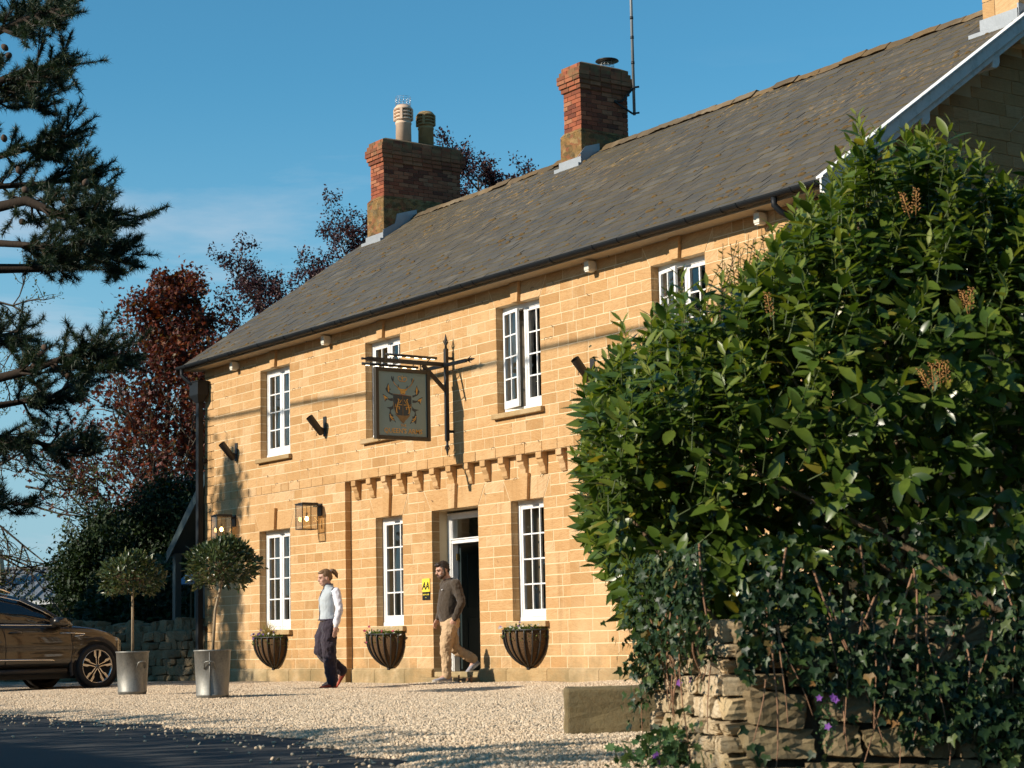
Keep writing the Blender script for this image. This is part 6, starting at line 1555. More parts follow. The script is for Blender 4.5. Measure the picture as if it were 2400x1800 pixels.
# inner mass of older leaves and limbs that closes the hedge
n = 15000; P3 = hedge_points(n, .5); r7 = np.random.default_rng(8); pp = np.column_stack([hw(P3[:,0], P3[:,1]+r7.uniform(.10,.9,n), P3[:,2]), P3[:,2]]); dd_ = r7.normal(0,1,(n,3)); dd_[:,2] -= .35
V, Fc = scatter(*leaf_template(.40,.10,.15,2), pp, frames(dd_, r7.normal(0,1,(n,3))), r7.uniform(.08,.13,n)); new_obj('inner_foliage', fast_mesh('inner_foliage', V, Fc, True), M_LAUREL, laurel, kind='stuff')
lb = MB()
for k in range(26):
    i = r7.integers(len(base)); b = base[i] + FWD2*.35; root = np.array([*(WC + FWD2*r7.uniform(.7,1.4) + RIGHT2*r7.uniform(.5,1.8))[:2], .3]); lb.tube([root, (root+b)/2 + r7.normal(0,.12,3), b], [.02,.014,.006], 6, cap=False)
lb.build('limb_scatter', M_TWIG, laurel, kind='stuff')
# seed spikes
M_SPIKE = plain('orange_seed_head', (0.42,0.20,0.06), .8, var=.4, scale=60)
for (sx_, sy_), k in (((2195,880),4),((2130,470),2),((1830,730),1),((2290,720),2)):
    for j in range(k):
        b = at(sx_+random.uniform(-25,25), sy_+30+random.uniform(-15,15), 8.05); mb = MB(); ax = np.array([random.gauss(0,.25), random.gauss(0,.25), 1.0]); ax /= np.linalg.norm(ax); mb.tube([b, b+ax*.11], .002, 4)
        for m2 in range(34):
            t = m2/34; a = m2*2.4; r0 = .013*(1-.6*t); c = b + ax*(.02+.10*t) + np.array([math.cos(a), math.sin(a), .2])*r0; mb.tube([c, c+np.array([math.cos(a),math.sin(a),.5])*.005, c+np.array([math.cos(a),math.sin(a),.6])*.009], [.001,.0028,.001], 4, cap=False)
        mb.build('seed_spike', M_SPIKE, laurel)

# a lighter small-leaved shrub standing up against the house wall --------------
M_PRIVET = leaf_mat('privet_leaf', [(0,(0.07,0.13,0.02)),(0.5,(0.11,0.18,0.03)),(1,(0.20,0.26,0.06))], .4, .45, .3)
pv_ = thing('privet_shrub', 'light green small leaved shrub with upright sprigs in front of the end window', 'shrub', tuple(at(1680, 1250, 9.5)[:2])+(0.0,))
sp_, dp_, np_, ss_ = [], [], [], []; st = MB()
for cx_, cy0, cy1, k in ((1555,670,760,3),(1585,640,760,3),(1540,730,780,2),(1610,690,780,3),(1715,580,760,7),(1745,545,740,6),(1785,520,700,5),(1825,580,740,4),(1680,680,790,4)):
    for j in range(k):
        top = at(cx_+random.uniform(-22,22), cy0+random.uniform(-12,50), 9.3+random.uniform(-.25,.25)); bot = np.array([*at(1690+random.uniform(-130,130), 1000, 9.5+random.uniform(-.3,.3))[:2], 1.30]); mid = bot*.45+top*.55+np.array([random.gauss(0,.05),random.gauss(0,.05),.05]); st.tube([bot,mid,top], [.006,.004,.002], 4, cap=False)
        for m2 in range(46):
            t = .12+.88*m2/46; p = bot*(1-t)**2+2*mid*t*(1-t)+top*t*t; a = m2*1.57+random.random()*.5; d = np.array([math.cos(a),math.sin(a),.55]); sp_.append(p); dp_.append(d); np_.append([0,0,1]+np.random.default_rng(m2).normal(0,.3,3)); ss_.append(random.uniform(.030,.056)*(1.15-.45*t))
V, Fc = scatter(*LEAF_SMALL, np.array(sp_), frames(np.array(dp_), np.array(np_)), np.array(ss_)); new_obj('foliage', fast_mesh('foliage', V, Fc, True), M_PRIVET, pv_, kind='stuff'); st.build('stem_scatter', M_TWIG, pv_, kind='stuff')

# holly like dark small-leaved edge at the far end of the hedge ---------------------
M_HOLLY = leaf_mat('holly_leaf', [(0,(0.012,0.030,0.010)),(0.6,(0.022,0.050,0.014)),(1,(0.05,0.085,0.03))], .25, .55, .1)
hol = thing('holly_bush', 'dark small leaved holly bush between the laurel and the house wall', 'shrub', tuple(at(1450, 1300, 10.6)[:2])+(0.0,))
hs = []; r9 = np.random.default_rng(9)
for cx_, cy_, rx2, ry2, k in ((1460,900,60,60,420),(1450,1010,45,80,420),(1465,1140,55,120,700),(1495,1290,55,120,700),(1535,1420,45,90,600),(1550,880,90,90,400),(1555,1530,36,80,600),(1580,1620,26,60,420)):
    u = r9.normal(0,.5,(k,2)); dpt = r9.normal(10.6,.18,k); hs += [at(cx_+a*rx2, cy_+b*ry2, d) for (a,b), d in zip(u, dpt)]
hs = np.array(hs); hs = hs[hs[:,2] > .05]; n = len(hs); dd_ = r9.normal(0,1,(n,3)) - FWD2*.4 + [0,0,.2]; V, Fc = scatter(*leaf_template(.5,.2,.1,2), hs, frames(dd_, r9.normal(0,.7,(n,3))-FWD2*.6+[0,0,.5]), r9.uniform(.03,.055,n)); new_obj('foliage', fast_mesh('foliage', V, Fc, True), M_HOLLY, hol, kind='stuff')
stm = MB()
for k in range(14): 
    a = at(1570+random.uniform(-10,50),1690,10.4); b = at(1450+random.uniform(-40,80), random.uniform(900,1300), 10.6+random.uniform(-.2,.2)); stm.tube([(a[0],a[1],0.0), (a+b)/2+[0,0,.1]+RIGHT2*.15, b], [.012,.008,.004], 5, cap=False)
stm.build('stem_scatter', M_TWIG, hol, kind='stuff')

# ivy over the wall --------------------------------------------------------
M_IVY = leaf_mat('ivy_leaf', [(0,(0.010,0.026,0.009)),(0.5,(0.020,0.044,0.013)),(0.9,(0.042,0.075,0.020)),(0.975,(0.09,0.12,0.03)),(1,(0.30,0.14,0.05))], .45, .32, .14)
M_VINE = bark_mat('ivy_stem', (0.16,0.08,0.045), (0.38,0.22,0.13))
ivy = thing('ivy', 'dark green ivy with bare woody stems trailing over the rubble wall', 'ivy', tuple(WC + NR*.02))
ri = np.random.default_rng(14); ip, inn2, isz = [], [], []
def wall_pt(u, z, off, ret=False):
    return (A + (WB if ret else WR)*u + (NB if ret else NR)*(.11+off)) * np.array([1,1,0]) + np.array([0,0,z])
def ivy_lim(u):      # lower fringe of the ivy along the run
    return float(np.interp(u, [-.1,.12,.30,.45,.62,.80,1.0,1.3,2.2], [.40,.42,.36,.30,.17,.12,.08,.05,.02])) + .05*math.sin(u*17)
cnt = 0
while cnt < 4300:
    u = ri.uniform(-.06, 2.3); z = ri.uniform(.02, .98); lim = ivy_lim(u)
    if z < lim and ri.random() > .05: continue
    if z > .62 + .12*math.sin(u*5+1) + .07*math.sin(u*13) and ri.random() > .22: continue
    off = abs(ri.normal(0,.05)) + .015 + (.10*max(0, z-WH)); ip.append(wall_pt(u, z, off)); inn2.append(NR); isz.append(ri.uniform(.028,.058)); cnt += 1
cnt = 0
while cnt < 1700:
    u = ri.uniform(-.05, 1.30); z = ri.uniform(.05, .95); lim = float(np.interp(u, [0,.3,.7,1.0,1.3], [.46,.50,.46,.36,.16])) + .05*math.sin(u*13)
    if z < lim and ri.random() > .05: continue
    ip.append(wall_pt(u, z, abs(ri.normal(0,.06))+.015, True)); inn2.append(NB); isz.append(ri.uniform(.026,.05)); cnt += 1
ip, inn2, isz = map(np.array, (ip, inn2, isz)); n = len(ip)
dv = np.tile([0,0,-1.0], (n,1)) + ri.normal(0,.55,(n,3)); Ri = frames(dv, inn2 + ri.normal(0,.45,(n,3)) + [0,0,.35])
q = pixv(ip); okI = (q[:,0] < 2390) & (q[:,1] < 1790) & (q[:,0] > 1560); sc_ = isz/q[:,2]*np.abs(np.einsum('ni,i->n', Ri[:,:,2], -ROT[2]))*okI; chI = np.argsort(-sc_)[:300]; rI = np.setdiff1d(np.arange(n), chI)
IVY_ME = fast_mesh('leaf', *IVY); IVY_ME.materials.append(M_IVY)
for i in chI:
    o = bpy.data.objects.new('leaf', IVY_ME); R_ = Ri[i]*isz[i]; o.matrix_basis = Matrix(((*R_[0],ip[i][0]),(*R_[1],ip[i][1]),(*R_[2],ip[i][2]),(0,0,0,1))); finish(o, ivy)
V, Fc = scatter(*IVY, ip[rI], Ri[rI], isz[rI]); new_obj('foliage', fast_mesh('foliage', V, Fc), M_IVY, ivy, kind='stuff')
for k in range(46):
    ret = k % 4 == 0; u = ri.uniform(0, 1.15 if k % 4 == 0 else 1.7); z1_ = ri.uniform(.55,.95); z0_ = ri.uniform(.02,.40); pts = []; m2 = 8; du = ri.normal(0,.12)
    for j in range(m2): t = j/(m2-1); pts.append(wall_pt(u+du*t+.02*math.sin(5*t+k), z1_+(z0_-z1_)*t, .02+.045*abs(math.sin(3*t+k)), ret))
    MB().tube(pts, list(np.linspace(.0055,.002,m2)), 5, cap=False).build('stem', M_VINE, ivy)

# geranium clump at the foot of the wall and tiny violet flowers -----------------
M_GER = leaf_mat('geranium_leaf', [(0,(0.035,0.085,0.025)),(0.5,(0.055,0.12,0.040)),(1,(0.10,0.17,0.06))], .55, .35, .2)
GER = star_leaf([(.5*math.cos(a)*(1 if i%2 else .62), .38+.5*math.sin(a)*(1 if i%2 else .62)) for i, a in enumerate(np.linspace(-math.pi/2+.25, 1.5*math.pi-.25, 15))])
gr = thing('geranium_clump', 'low clump of lobed geranium leaves with pink flowers at the foot of the wall', 'plant', tuple(at(1590,1800,8.6)[:2])+(0.0,))
gp = []; rg_ = np.random.default_rng(31)
for k in range(460):
    px_ = rg_.normal(1575,60); py_ = rg_.uniform(1700,1850) + abs(px_-1590)*.30; gp.append(at(px_, py_, rg_.normal(8.55,.16)))
gp = np.array(gp); gp = gp[gp[:,2] > -.02]; n = len(gp); V, Fc = scatter(*GER, gp, frames(rg_.normal(0,1,(n,3)), rg_.normal(0,.5,(n,3))-FWD2*.5+[0,0,.8]), rg_.uniform(.035,.07,n)); new_obj('foliage', fast_mesh('foliage', V, Fc), M_GER, gr, kind='stuff')
stm = MB()
for k in range(50):
    b = gp[rg_.integers(n)]; stm.tube([(b[0]+rg_.normal(0,.04), b[1]+rg_.normal(0,.04), -.02), b], .0025, 4, cap=False)
stm.build('stem_scatter', M_GREENSTEM, gr, kind='stuff')
flower_heads('blossom', [at(*p, 8.35) for p in ((1535,1772),(1546,1786),(1540,1768),(1700,1640),(1590,1600),(1622,1592))], .035, M_FL['purple'], gr, (.8,-.5,.3))
vf_ = thing('bellflower', 'tiny violet wall flowers growing from joints of the rubble wall', 'plant', tuple(wall_pt(.5,.15,.02)))
fpts = [at(*p, 7.55) for p in ((1920,1636),(1952,1634),(1940,1703),(1958,1640))]; flower_heads('blossom', fpts, .035, M_FL['purple'], vf_, (.8,-.55,.2))
n = 160; bp = np.array([at(1940+ri.normal(0,14), ri.uniform(1640,1760), 7.58) for _ in range(n)]); V, Fc = scatter(*QUADLEAF, bp, frames(ri.normal(0,1,(n,3)), ri.normal(0,1,(n,3))), ri.uniform(.008,.018,n)); new_obj('foliage', fast_mesh('foliage', V, Fc), M_GER, vf_, kind='stuff')
# ---------------------------------------------------------------- trees and buildings behind
M_BARK = bark_mat('grey_bark', (0.05,0.04,0.03), (0.14,0.11,0.08)); M_PBARK = bark_mat('pine_bark', (0.018,0.013,0.010), (0.05,0.034,0.022))
def branching(rt, base, height, r0, nbranch, spread, seed, up=.6, levels=2, zstart=.25, lean=(0,0), taper=1.0):
    """trunk, ascending limbs and twigs; returns mesh builder and twig ends with directions"""
    R = np.random.default_rng(seed); mb = MB(); ends = []
    base = np.array(base, float); top = base + np.array([lean[0], lean[1], height]); n = 9
    tr = [base + (top-base)*t + np.array([math.sin(t*5+seed)*.12, math.cos(t*4+seed)*.12, 0])*t for t in np.linspace(0,1,n)]
    mb.tube(tr, list(np.linspace(r0, r0*.12, n)), 8, cap=False)
    def grow(p, d, L, r, lev):
        d = d/np.linalg.norm(d); q = [p]; dirn = d.copy(); m = 4
        for k in range(m): dirn = dirn + R.normal(0,.16,3) + np.array([0,0,.10*up]); dirn /= np.linalg.norm(dirn); q.append(q[-1] + dirn*L/m)
        mb.tube(q, list(np.linspace(r, r*.35, m+1)), 5 if lev else 6, cap=False)
        if lev >= levels:
            for a in q[1:]: ends.append((a, dirn.copy()))
            return
        for k in range(4 + (lev == 0)*3):
            t = R.uniform(.3,1.0); i = min(m-1, int(t*m)); a = q[i] + (q[i+1]-q[i])*(t*m-i); nd = dirn + R.normal(0,.75,3); nd[2] += .3*up; grow(a, nd, L*R.uniform(.38,.6), r*.45, lev+1)
    for k in range(nbranch):
        t = zstart + (1-zstart)*(k+R.random())/nbranch; i = min(n-2, int(t*(n-1))); a = tr[i] + (tr[i+1]-tr[i])*(t*(n-1)-i); az = k*2.4 + R.uniform(-.4,.4); L = spread*(1.0 - .72*t**1.6*taper)*R.uniform(.75,1.15)
        grow(a, np.array([math.cos(az), math.sin(az), up*R.uniform(.7,1.3)]), L, r0*.38*(1-.6*t), 0)
    return mb, ends
def leafy(ends, per, spread, size, tmpl, seed, droop=.3, keep=None):
    R = np.random.default_rng(seed); P = np.repeat(np.array([e[0] for e in ends]), per, 0); n = len(P); P = P + R.normal(0, spread, (n,3)); d = R.normal(0,1,(n,3)); d[:,2] -= droop
    if keep is not None: k = keep(P); P, d = P[k], d[k]; n = len(P)
    return scatter(*tmpl, P, frames(d, R.normal(0,.6,(n,3))+[0,0,.9]), R.uniform(*size, n))
def in_frame(P, m=160):
    q = pixv(P); return (q[:,0] > -m) & (q[:,0] < 2400+m) & (q[:,1] > -m) & (q[:,1] < 1800)

# red-leaved maple
M_MAPLE = leaf_mat('maple_leaf_red', [(0,(0.045,0.012,0.010)),(0.4,(0.115,0.022,0.014)),(0.75,(0.19,0.040,0.017)),(0.86,(0.22,0.075,0.020)),(1,(0.11,0.085,0.03))], .5, .35, .30)
mb_, m0 = None, at(385, 1600, 50); maple = thing('red_maple', 'tall conical maple with red bronze leaves beyond the house corner', 'tree', (m0[0], m0[1], 0))
mb_, ends = branching(None, (m0[0], m0[1], 0), 10.0, .15, 46, 3.5, 3, .85, 2, .10, taper=1.18)
mb_.build('trunk', M_BARK, maple); V, Fc = leafy(ends, 4, .14, (.085,.14), MAPLE, 4); new_obj('crown', fast_mesh('crown', V, Fc), M_MAPLE, maple, kind='stuff')
# copper beeches behind the roof
M_BEECH = leaf_mat('copper_beech_leaf', [(0,(0.022,0.008,0.012)),(0.5,(0.045,0.014,0.018)),(0.9,(0.085,0.028,0.028)),(1,(0.13,0.05,0.04))], .5, .35, .22)
def beech(cx, cy, dep, h, spread, seed, label, nb=26, zs=.3):
    p = at(cx, cy, dep); t = thing('copper_beech', label, 'tree', (p[0], p[1], 0)); mb, e = branching(None, (p[0],p[1],0), h, .22, nb, spread, seed, .45, 2, zs, taper=.55)
    mb.build('trunk', M_BARK, t); V, Fc = leafy(e, 14, .11, (.08,.14), QUADLEAF, seed+1); new_obj('crown', fast_mesh('crown', V, Fc), M_BEECH, t, kind='stuff')
beech(640, 1500, 58, 10.9, 4.0, 41, 'dark purple copper beech behind the roof beside the maple')
beech(890, 1500, 62, 13.3, 3.6, 43, 'dark purple copper beech behind the big brick chimney')
beech(1130, 1500, 60, 15.3, 3.3, 47, 'dark purple copper beech between the two brick chimneys', 24, .45)

# dark green trees and undergrowth between
M_YEW = leaf_mat('dark_tree_leaf', [(0,(0.010,0.022,0.008)),(0.6,(0.020,0.040,0.012)),(1,(0.045,0.070,0.02))], .55, .3, .15)
def green(cx, dep, h, spread, seed, name, label, mat, nb=24, per=9, size=(.08,.15), zs=.06, up=.5, sp=.20):
    p = at(cx, 1560, dep); t = thing(name, label, 'tree', (p[0], p[1], 0)); mb, e = branching(None, (p[0],p[1],0), h, .16, nb, spread, seed, up, 2, zs, taper=.8)
    mb.build('trunk', M_BARK, t); V, Fc = leafy(e, per, sp, size, QUADLEAF, seed+1, keep=in_frame); new_obj('crown', fast_mesh('crown', V, Fc), mat, t, kind='stuff'); return t
green(445, 44, 3.7, 1.8, 51, 'green_tree', 'dark green bushy tree against the end of the house', M_YEW, 30, 16)
green(310, 46, 3.3, 1.7, 53, 'green_tree', 'dark green bushy tree behind the bay tree beside the car', M_YEW, 30, 16)
green(250, 45, 2.6, 1.5, 55, 'green_tree', 'low spreading dark tree in front of the metal roof', M_YEW, 22, 12)
M_HEDGE = M_YEW
bush = thing('boundary_shrub', 'dark shrub mass along the top of the far rubble wall', 'shrub', tuple(at(330,1560,41)[:2])+(0.0,))
rb = np.random.default_rng(61); n = 15000; bx_ = rb.uniform(120, 520, n); topy = np.interp(bx_, [120,170,220,300,400,520], [1490,1440,1370,1320,1290,1260]); by_ = topy + (1590-topy)*rb.random(n)**.8; bd_ = rb.uniform(38.5, 42.5, n)
P = np.array([at(a,b,c) for a,b,c in zip(bx_, by_, bd_)]); V, Fc = scatter(*QUADLEAF, P, frames(rb.normal(0,1,(n,3)), rb.normal(0,.7,(n,3))+[0,0,.6]), rb.uniform(.10,.19,n)); new_obj('foliage', fast_mesh('foliage', V, Fc), M_YEW, bush, kind='stuff')
stm = MB()
for k in range(16):
    a = at(rb.uniform(100,500), 1590, 41); b = at(rb.uniform(100,500), rb.uniform(1350,1480), 41); stm.tube([(a[0],a[1],0),(a+b)/2,b],[.05,.035,.01],5,cap=False)
stm.build('stem_scatter', M_BARK, bush, kind='stuff')

# pine overhanging from beside the frame -------------------------------------
M_NEEDLE = leaf_mat('pine_needle', [(0,(0.008,0.022,0.010)),(0.5,(0.016,0.036,0.014)),(0.9,(0.035,0.058,0.018)),(1,(0.10,0.085,0.025))], .5, .35, .12)
M_CONE = plain('pine_cone_brown', (0.07,0.04,0.022), .85, var=.4, scale=30, bump=.5)
DP = 42.0; pb_ = at(-190, 1600, DP); pine = thing('pine_tree', 'dark pine with long needled boughs and cones at the frame edge', 'tree', (pb_[0], pb_[1], 0))
ptk = MB(); ptk.tube([(pb_[0],pb_[1],0), at(-180,1100,DP), at(-200,600,DP), at(-160,100,DP), at(-150,-500,DP)], [.42,.36,.30,.24,.12], 12); ptk.build('trunk', M_PBARK, pine)
rp = np.random.default_rng(71); tips = []; pbr = MB()
def bough(path, r0, subs, jit=26, twl=(40,95), upb=-28):
    pts = [at(x, y, DP+dz) for x, y, dz in path]; pbr.tube(pts, list(np.linspace(r0, r0*.3, len(pts))), 7, cap=False)
    for k in range(subs):
        t = rp.uniform(.36,1.0)**.85; i = min(len(pts)-2, int(t*(len(pts)-1))); f = t*(len(pts)-1)-i; x, y, dz = [path[i][j]*(1-f)+path[i+1][j]*f for j in range(3)]
        L = rp.uniform(*twl); a = rp.uniform(-1.35,.75) if rp.random() < .8 else rp.uniform(.3,1.3); ex_, ey_ = x+L*math.cos(a)*.9, y+L*math.sin(a)*.75+upb*.3; ez = dz + rp.normal(0,.8)
        m = ((x+ex_)/2+rp.normal(0,6), (y+ey_)/2+8, (dz+ez)/2); P_ = [at(x,y,DP+dz), at(m[0],m[1],DP+m[2]), at(ex_,ey_,DP+ez)]; pbr.tube(P_, [.035,.022,.010], 5, cap=False)
        for j in range(3):
            u = (.5+.25*j); q = P_[1]*(1-(u-.5)*2)+P_[2]*(u-.5)*2 if u > .5 else P_[1]; dr = (P_[2]-P_[1]); tips.append((q + rp.normal(0,.03,3), dr/np.linalg.norm(dr)))
        for j in range(2):
            e2 = (ex_+rp.normal(0,26), ey_+rp.normal(-6,20), ez+rp.normal(0,.4)); q = at(e2[0],e2[1],DP+e2[2]); pbr.tube([P_[1], q], [.014,.008], 4, cap=False); dr = q-P_[1]; tips.append((q, dr/np.linalg.norm(dr))); tips.append((q*.7+P_[1]*.3, dr/np.linalg.norm(dr)))
bough([(-170,260,0),(-60,215,-.6),(60,165,-1),(150,150,-1)], .13, 26); bough([(-170,150,0),(-40,90,-.4),(70,40,-.8),(130,20,-1)], .12, 24); bough([(-150,40,0),(-20,30,.8),(60,60,1.2)], .10, 14); bough([(-180,300,0),(-60,250,.5),(40,230,.8),(70,245,.9)], .08, 12)
bough([(-190,560,0),(-70,500,-.5),(60,470,-1),(180,520,-1.3),(285,500,-1.4)], .16, 40); bough([(-190,640,0),(-60,630,.3),(90,628,.2),(200,600,0),(270,600,0)], .15, 30); bough([(-180,430,0),(-60,380,.6),(60,350,.8),(140,330,.9)], .11, 24); bough([(-180,500,0),(-50,440,1.0),(100,430,1.3),(200,420,1.3)], .10, 22); bough([(-180,600,0),(0,570,-1.5),(150,580,-2),(230,560,-2)], .10, 20)
bough([(-180,960,0),(-60,900,-.4),(60,870,-.8),(180,830,-1),(270,840,-1.1)], .14, 34, upb=-10); bough([(-180,1040,0),(-60,1020,.4),(60,1030,.6),(180,1060,.7)], .11, 24); bough([(-180,860,0),(-60,800,.5),(30,780,.8)], .10, 16); bough([(-180,1000,0),(0,950,1.2),(120,930,1.4),(170,900,1.4)], .10, 20); bough([(-180,1250,0),(-60,1190,.2),(30,1180,.2)], .09, 10)
pbr.build('branches', M_PBARK, pine, kind='stuff')
T_ = len(tips); tp = np.array([t[0] for t in tips]); td = np.array([t[1] for t in tips]); per = 78
P = np.repeat(tp, per, 0) + np.repeat(td, per, 0)*rp.uniform(-.22,.06,(T_*per,1)); D = np.repeat(td, per, 0)*.55 + rp.normal(0,.62,(T_*per,3)) + [0,0,.16]
ND = (np.array([(-.045,0,0),(.045,0,0),(0,1,-.05)]), np.array([(0,1,2)])); V, Fc = scatter(*ND, P, frames(D, rp.normal(0,1,(T_*per,3))), rp.uniform(.13,.20,T_*per)); new_obj('needles', fast_mesh('needles', V, Fc), M_NEEDLE, pine, kind='stuff')
cm = MB().lathe([(.004,-.05),(.030,-.03),(.042,0),(.036,.03),(.015,.055),(.003,.06)], (0,0,0), 10).mesh('pine_cone'); cm.materials.append(M_CONE)
for x, y in ((52,520),(60,445),(20,130),(12,112),(105,815),(97,830),(88,845),(83,858),(200,428),(190,440),(45,400),(10,325),(60,190),(150,470),(120,620),(250,560),(100,1010),(160,880)):
    o = bpy.data.objects.new('pine_cone', cm); o.location = at(x, y, DP-1.2); o.rotation_euler = (random.uniform(-1,1), random.uniform(-1,1), 0); o.scale = (1.7,)*3; finish(o, pine)

# pale young tree whose twigs hang into the frame at the edge
M_YOUNG = leaf_mat('young_oak_leaf', [(0,(0.055,0.075,0.020)),(0.5,(0.09,0.12,0.035)),(1,(0.17,0.19,0.06))], .6, .3, .3)
yt_b = at(-120, 1600, 47); yt = thing('young_oak', 'thin twigged young tree with small pale green leaves behind the pine', 'tree', (yt_b[0], yt_b[1], 0)); ym = MB(); ym.tube([(yt_b[0],yt_b[1],0), at(-110,1200,47), at(-130,700,47)], [.16,.12,.06], 8, cap=False); ye = []
ry = np.random.default_rng(81)
def twig(x, y, a, L, r, lev):
    pts = [at(x,y,47+ry.normal(0,.4))]; aa = a; cx_, cy_ = x, y
    for k in range(4): aa += ry.normal(0,.22)+(.10 if lev else .02); cx_ += L/4*math.cos(aa); cy_ += L/4*math.sin(aa); pts.append(at(cx_, cy_, 47+ry.normal(0,.25)))
    ym.tube(pts, list(np.linspace(r, r*.4, 5)), 4, cap=False)
    if lev == 2:
        for p in pts[2:]: ye.append((p, pts[-1]-pts[-2]))
        return
    for k in range(5): t = ry.uniform(.35,1); i = min(3,int(t*4)); q = pixv(np.array([pts[i]]))[0]; twig(q[0], q[1], aa+ry.normal(0,.65), L*ry.uniform(.4,.6), r*.5, lev+1)
for y0_, a, L in ((690,-.1,190),(780,-.2,200),(850,.0,160),(1010,.05,190),(1100,.0,230),(1170,.15,260),(1230,.25,250),(1280,.1,180),(1320,.5,160)): twig(-110, y0_, a, L, .045, 0)
for y0_, a in ((1100,.15),(1180,.3),(1140,.05)): twig(60, y0_, a, 170, .03, 0)
ym.build('trunk', M_BARK, yt); V, Fc = leafy(ye, 4, .07, (.05,.10), QUADLEAF, 82); new_obj('crown', fast_mesh('crown', V, Fc), M_YOUNG, yt, kind='stuff')

# low rubble wall from the house corner to the left --------------------------------
fw = thing('boundary_wall', 'low dark rubble wall running from the house corner behind the cars', 'wall', (-8.5, -.3, 0))
p0, p1 = np.array([-7.66, .15, 0]), np.array([-21.0, -2.6, 0]); d = (p1-p0); Lw_ = np.linalg.norm(d); d /= Lw_; nrm = np.array([-d[1], d[0], 0]); nrm = nrm if nrm[1] < 0 else -nrm
cw = MB(); a, b = p0+nrm*0, p1; back = -nrm*.35
cw.add([(*a[:2],-.1),(*b[:2],-.1),(*(b+back)[:2],-.1),(*(a+back)[:2],-.1),(*a[:2],.84),(*b[:2],.84),(*(b+back)[:2],.84),(*(a+back)[:2],.84)], [(3,2,1,0),(4,5,6,7),(0,1,5,4),(1,2,6,5),(2,3,7,6),(3,0,4,7)]); cw.build('wall_core', plain('wall_earth', (0.05,0.04,0.028), .95), fw)
Rw = Matrix(((d[0], nrm[0], 0),(d[1], nrm[1], 0),(0,0,1))).to_4x4(); z = 0.0; nst = 0
while z < .84:
    h = random.uniform(.10,.19); u = 0.0
    while u < 11 and nst < 280:
        w = random.uniform(.14,.36); c = p0 + d*(u+w/2) + nrm*.01; o = bpy.data.objects.new('wall_stone', random.choice(RB)); o.matrix_basis = Matrix.Translation((c[0],c[1],z+h/2)) @ Rw @ Matrix.Diagonal((w,.22,h,1)); finish(o, fw); u += w; nst += 1
    z += h
u = 0.0
while u < 12:        # cock-and-hen coping: stones on edge
    w = random.uniform(.10,.22); h = random.uniform(.18,.34); c = p0 + d*(u+w/2) - nrm*.15; o = bpy.data.objects.new('coping_stone', random.choice(RB)); o.matrix_basis = Matrix.Translation((c[0],c[1],.84+h*.42)) @ Rw @ Matrix.Rotation(random.gauss(0,.12),4,'Y') @ Matrix.Diagonal((w,.34,h,1)); finish(o, fw); u += w
for u, s in ((5.2,.55),(4.4,.5),(6.3,.45)):
    c = p0 + d*u - nrm*.45; o = bpy.data.objects.new('boulder', random.choice(RB)); o.matrix_basis = Matrix.Translation((c[0],c[1],.95)) @ Rw @ Matrix.Diagonal((s*1.3,s,s*.9,1)); finish(o, fw)

# dark lean-to against the end of the house -----------------------------------------
lt = thing('timber_lean_to', 'dark timber lean-to with sloping roof at the end of the house', 'shed', (-8.8, 1.0, 0))
M_DKGREEN = plain('dark_green_fascia', (0.030,0.045,0.045), .5, var=.2); e0, e1 = np.array([-9.15,.05,2.36]), np.array([-7.55,.05,3.72])
MB().add([(e0[0],e0[1],e0[2]),(e1[0],e1[1],e1[2]),(e1[0],6.0,e1[2]),(e0[0],6.0,e0[2]),(e0[0],e0[1],e0[2]-.06),(e1[0],e1[1],e1[2]-.06),(e1[0],6,e1[2]-.06),(e0[0],6,e0[2]-.06)], [(0,1,2,3),(7,6,5,4),(0,4,5,1),(1,5,6,2),(2,6,7,3),(3,7,4,0)]).build('roof', M_DKGREEN, lt)
MB().add([(e0[0],.03,e0[2]+.02),(e1[0],.03,e1[2]+.02),(e1[0],.03,e1[2]-.22),(e0[0],.03,e0[2]-.18),(e0[0],.0,e0[2]+.02),(e1[0],.0,e1[2]+.02),(e1[0],.0,e1[2]-.22),(e0[0],.0,e0[2]-.18)], [(0,1,2,3),(7,6,5,4),(0,4,5,1),(1,5,6,2),(2,6,7,3),(3,7,4,0)]).build('fascia', M_DKGREEN, lt)
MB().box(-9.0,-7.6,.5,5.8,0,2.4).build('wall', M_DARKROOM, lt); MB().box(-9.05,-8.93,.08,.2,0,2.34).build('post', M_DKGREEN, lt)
bp_ = at(448,1364,36.5); pa = thing('blue_parasol', 'small folded blue canvas parasol beside the lean-to', 'parasol', (bp_[0], bp_[1], 0))
MB().lathe([(.02,.26),(.30,.03),(.34,.0),(.30,.0),(.0,.2)], (bp_[0],bp_[1],bp_[2]-.05), 8, smooth=False).build('canopy', plain('blue_canvas',(0.10,0.22,0.36),.8), pa); MB().tube([(bp_[0],bp_[1],0),(bp_[0],bp_[1],bp_[2]+.2)], .02, 6).build('pole', M_TWIG, pa)

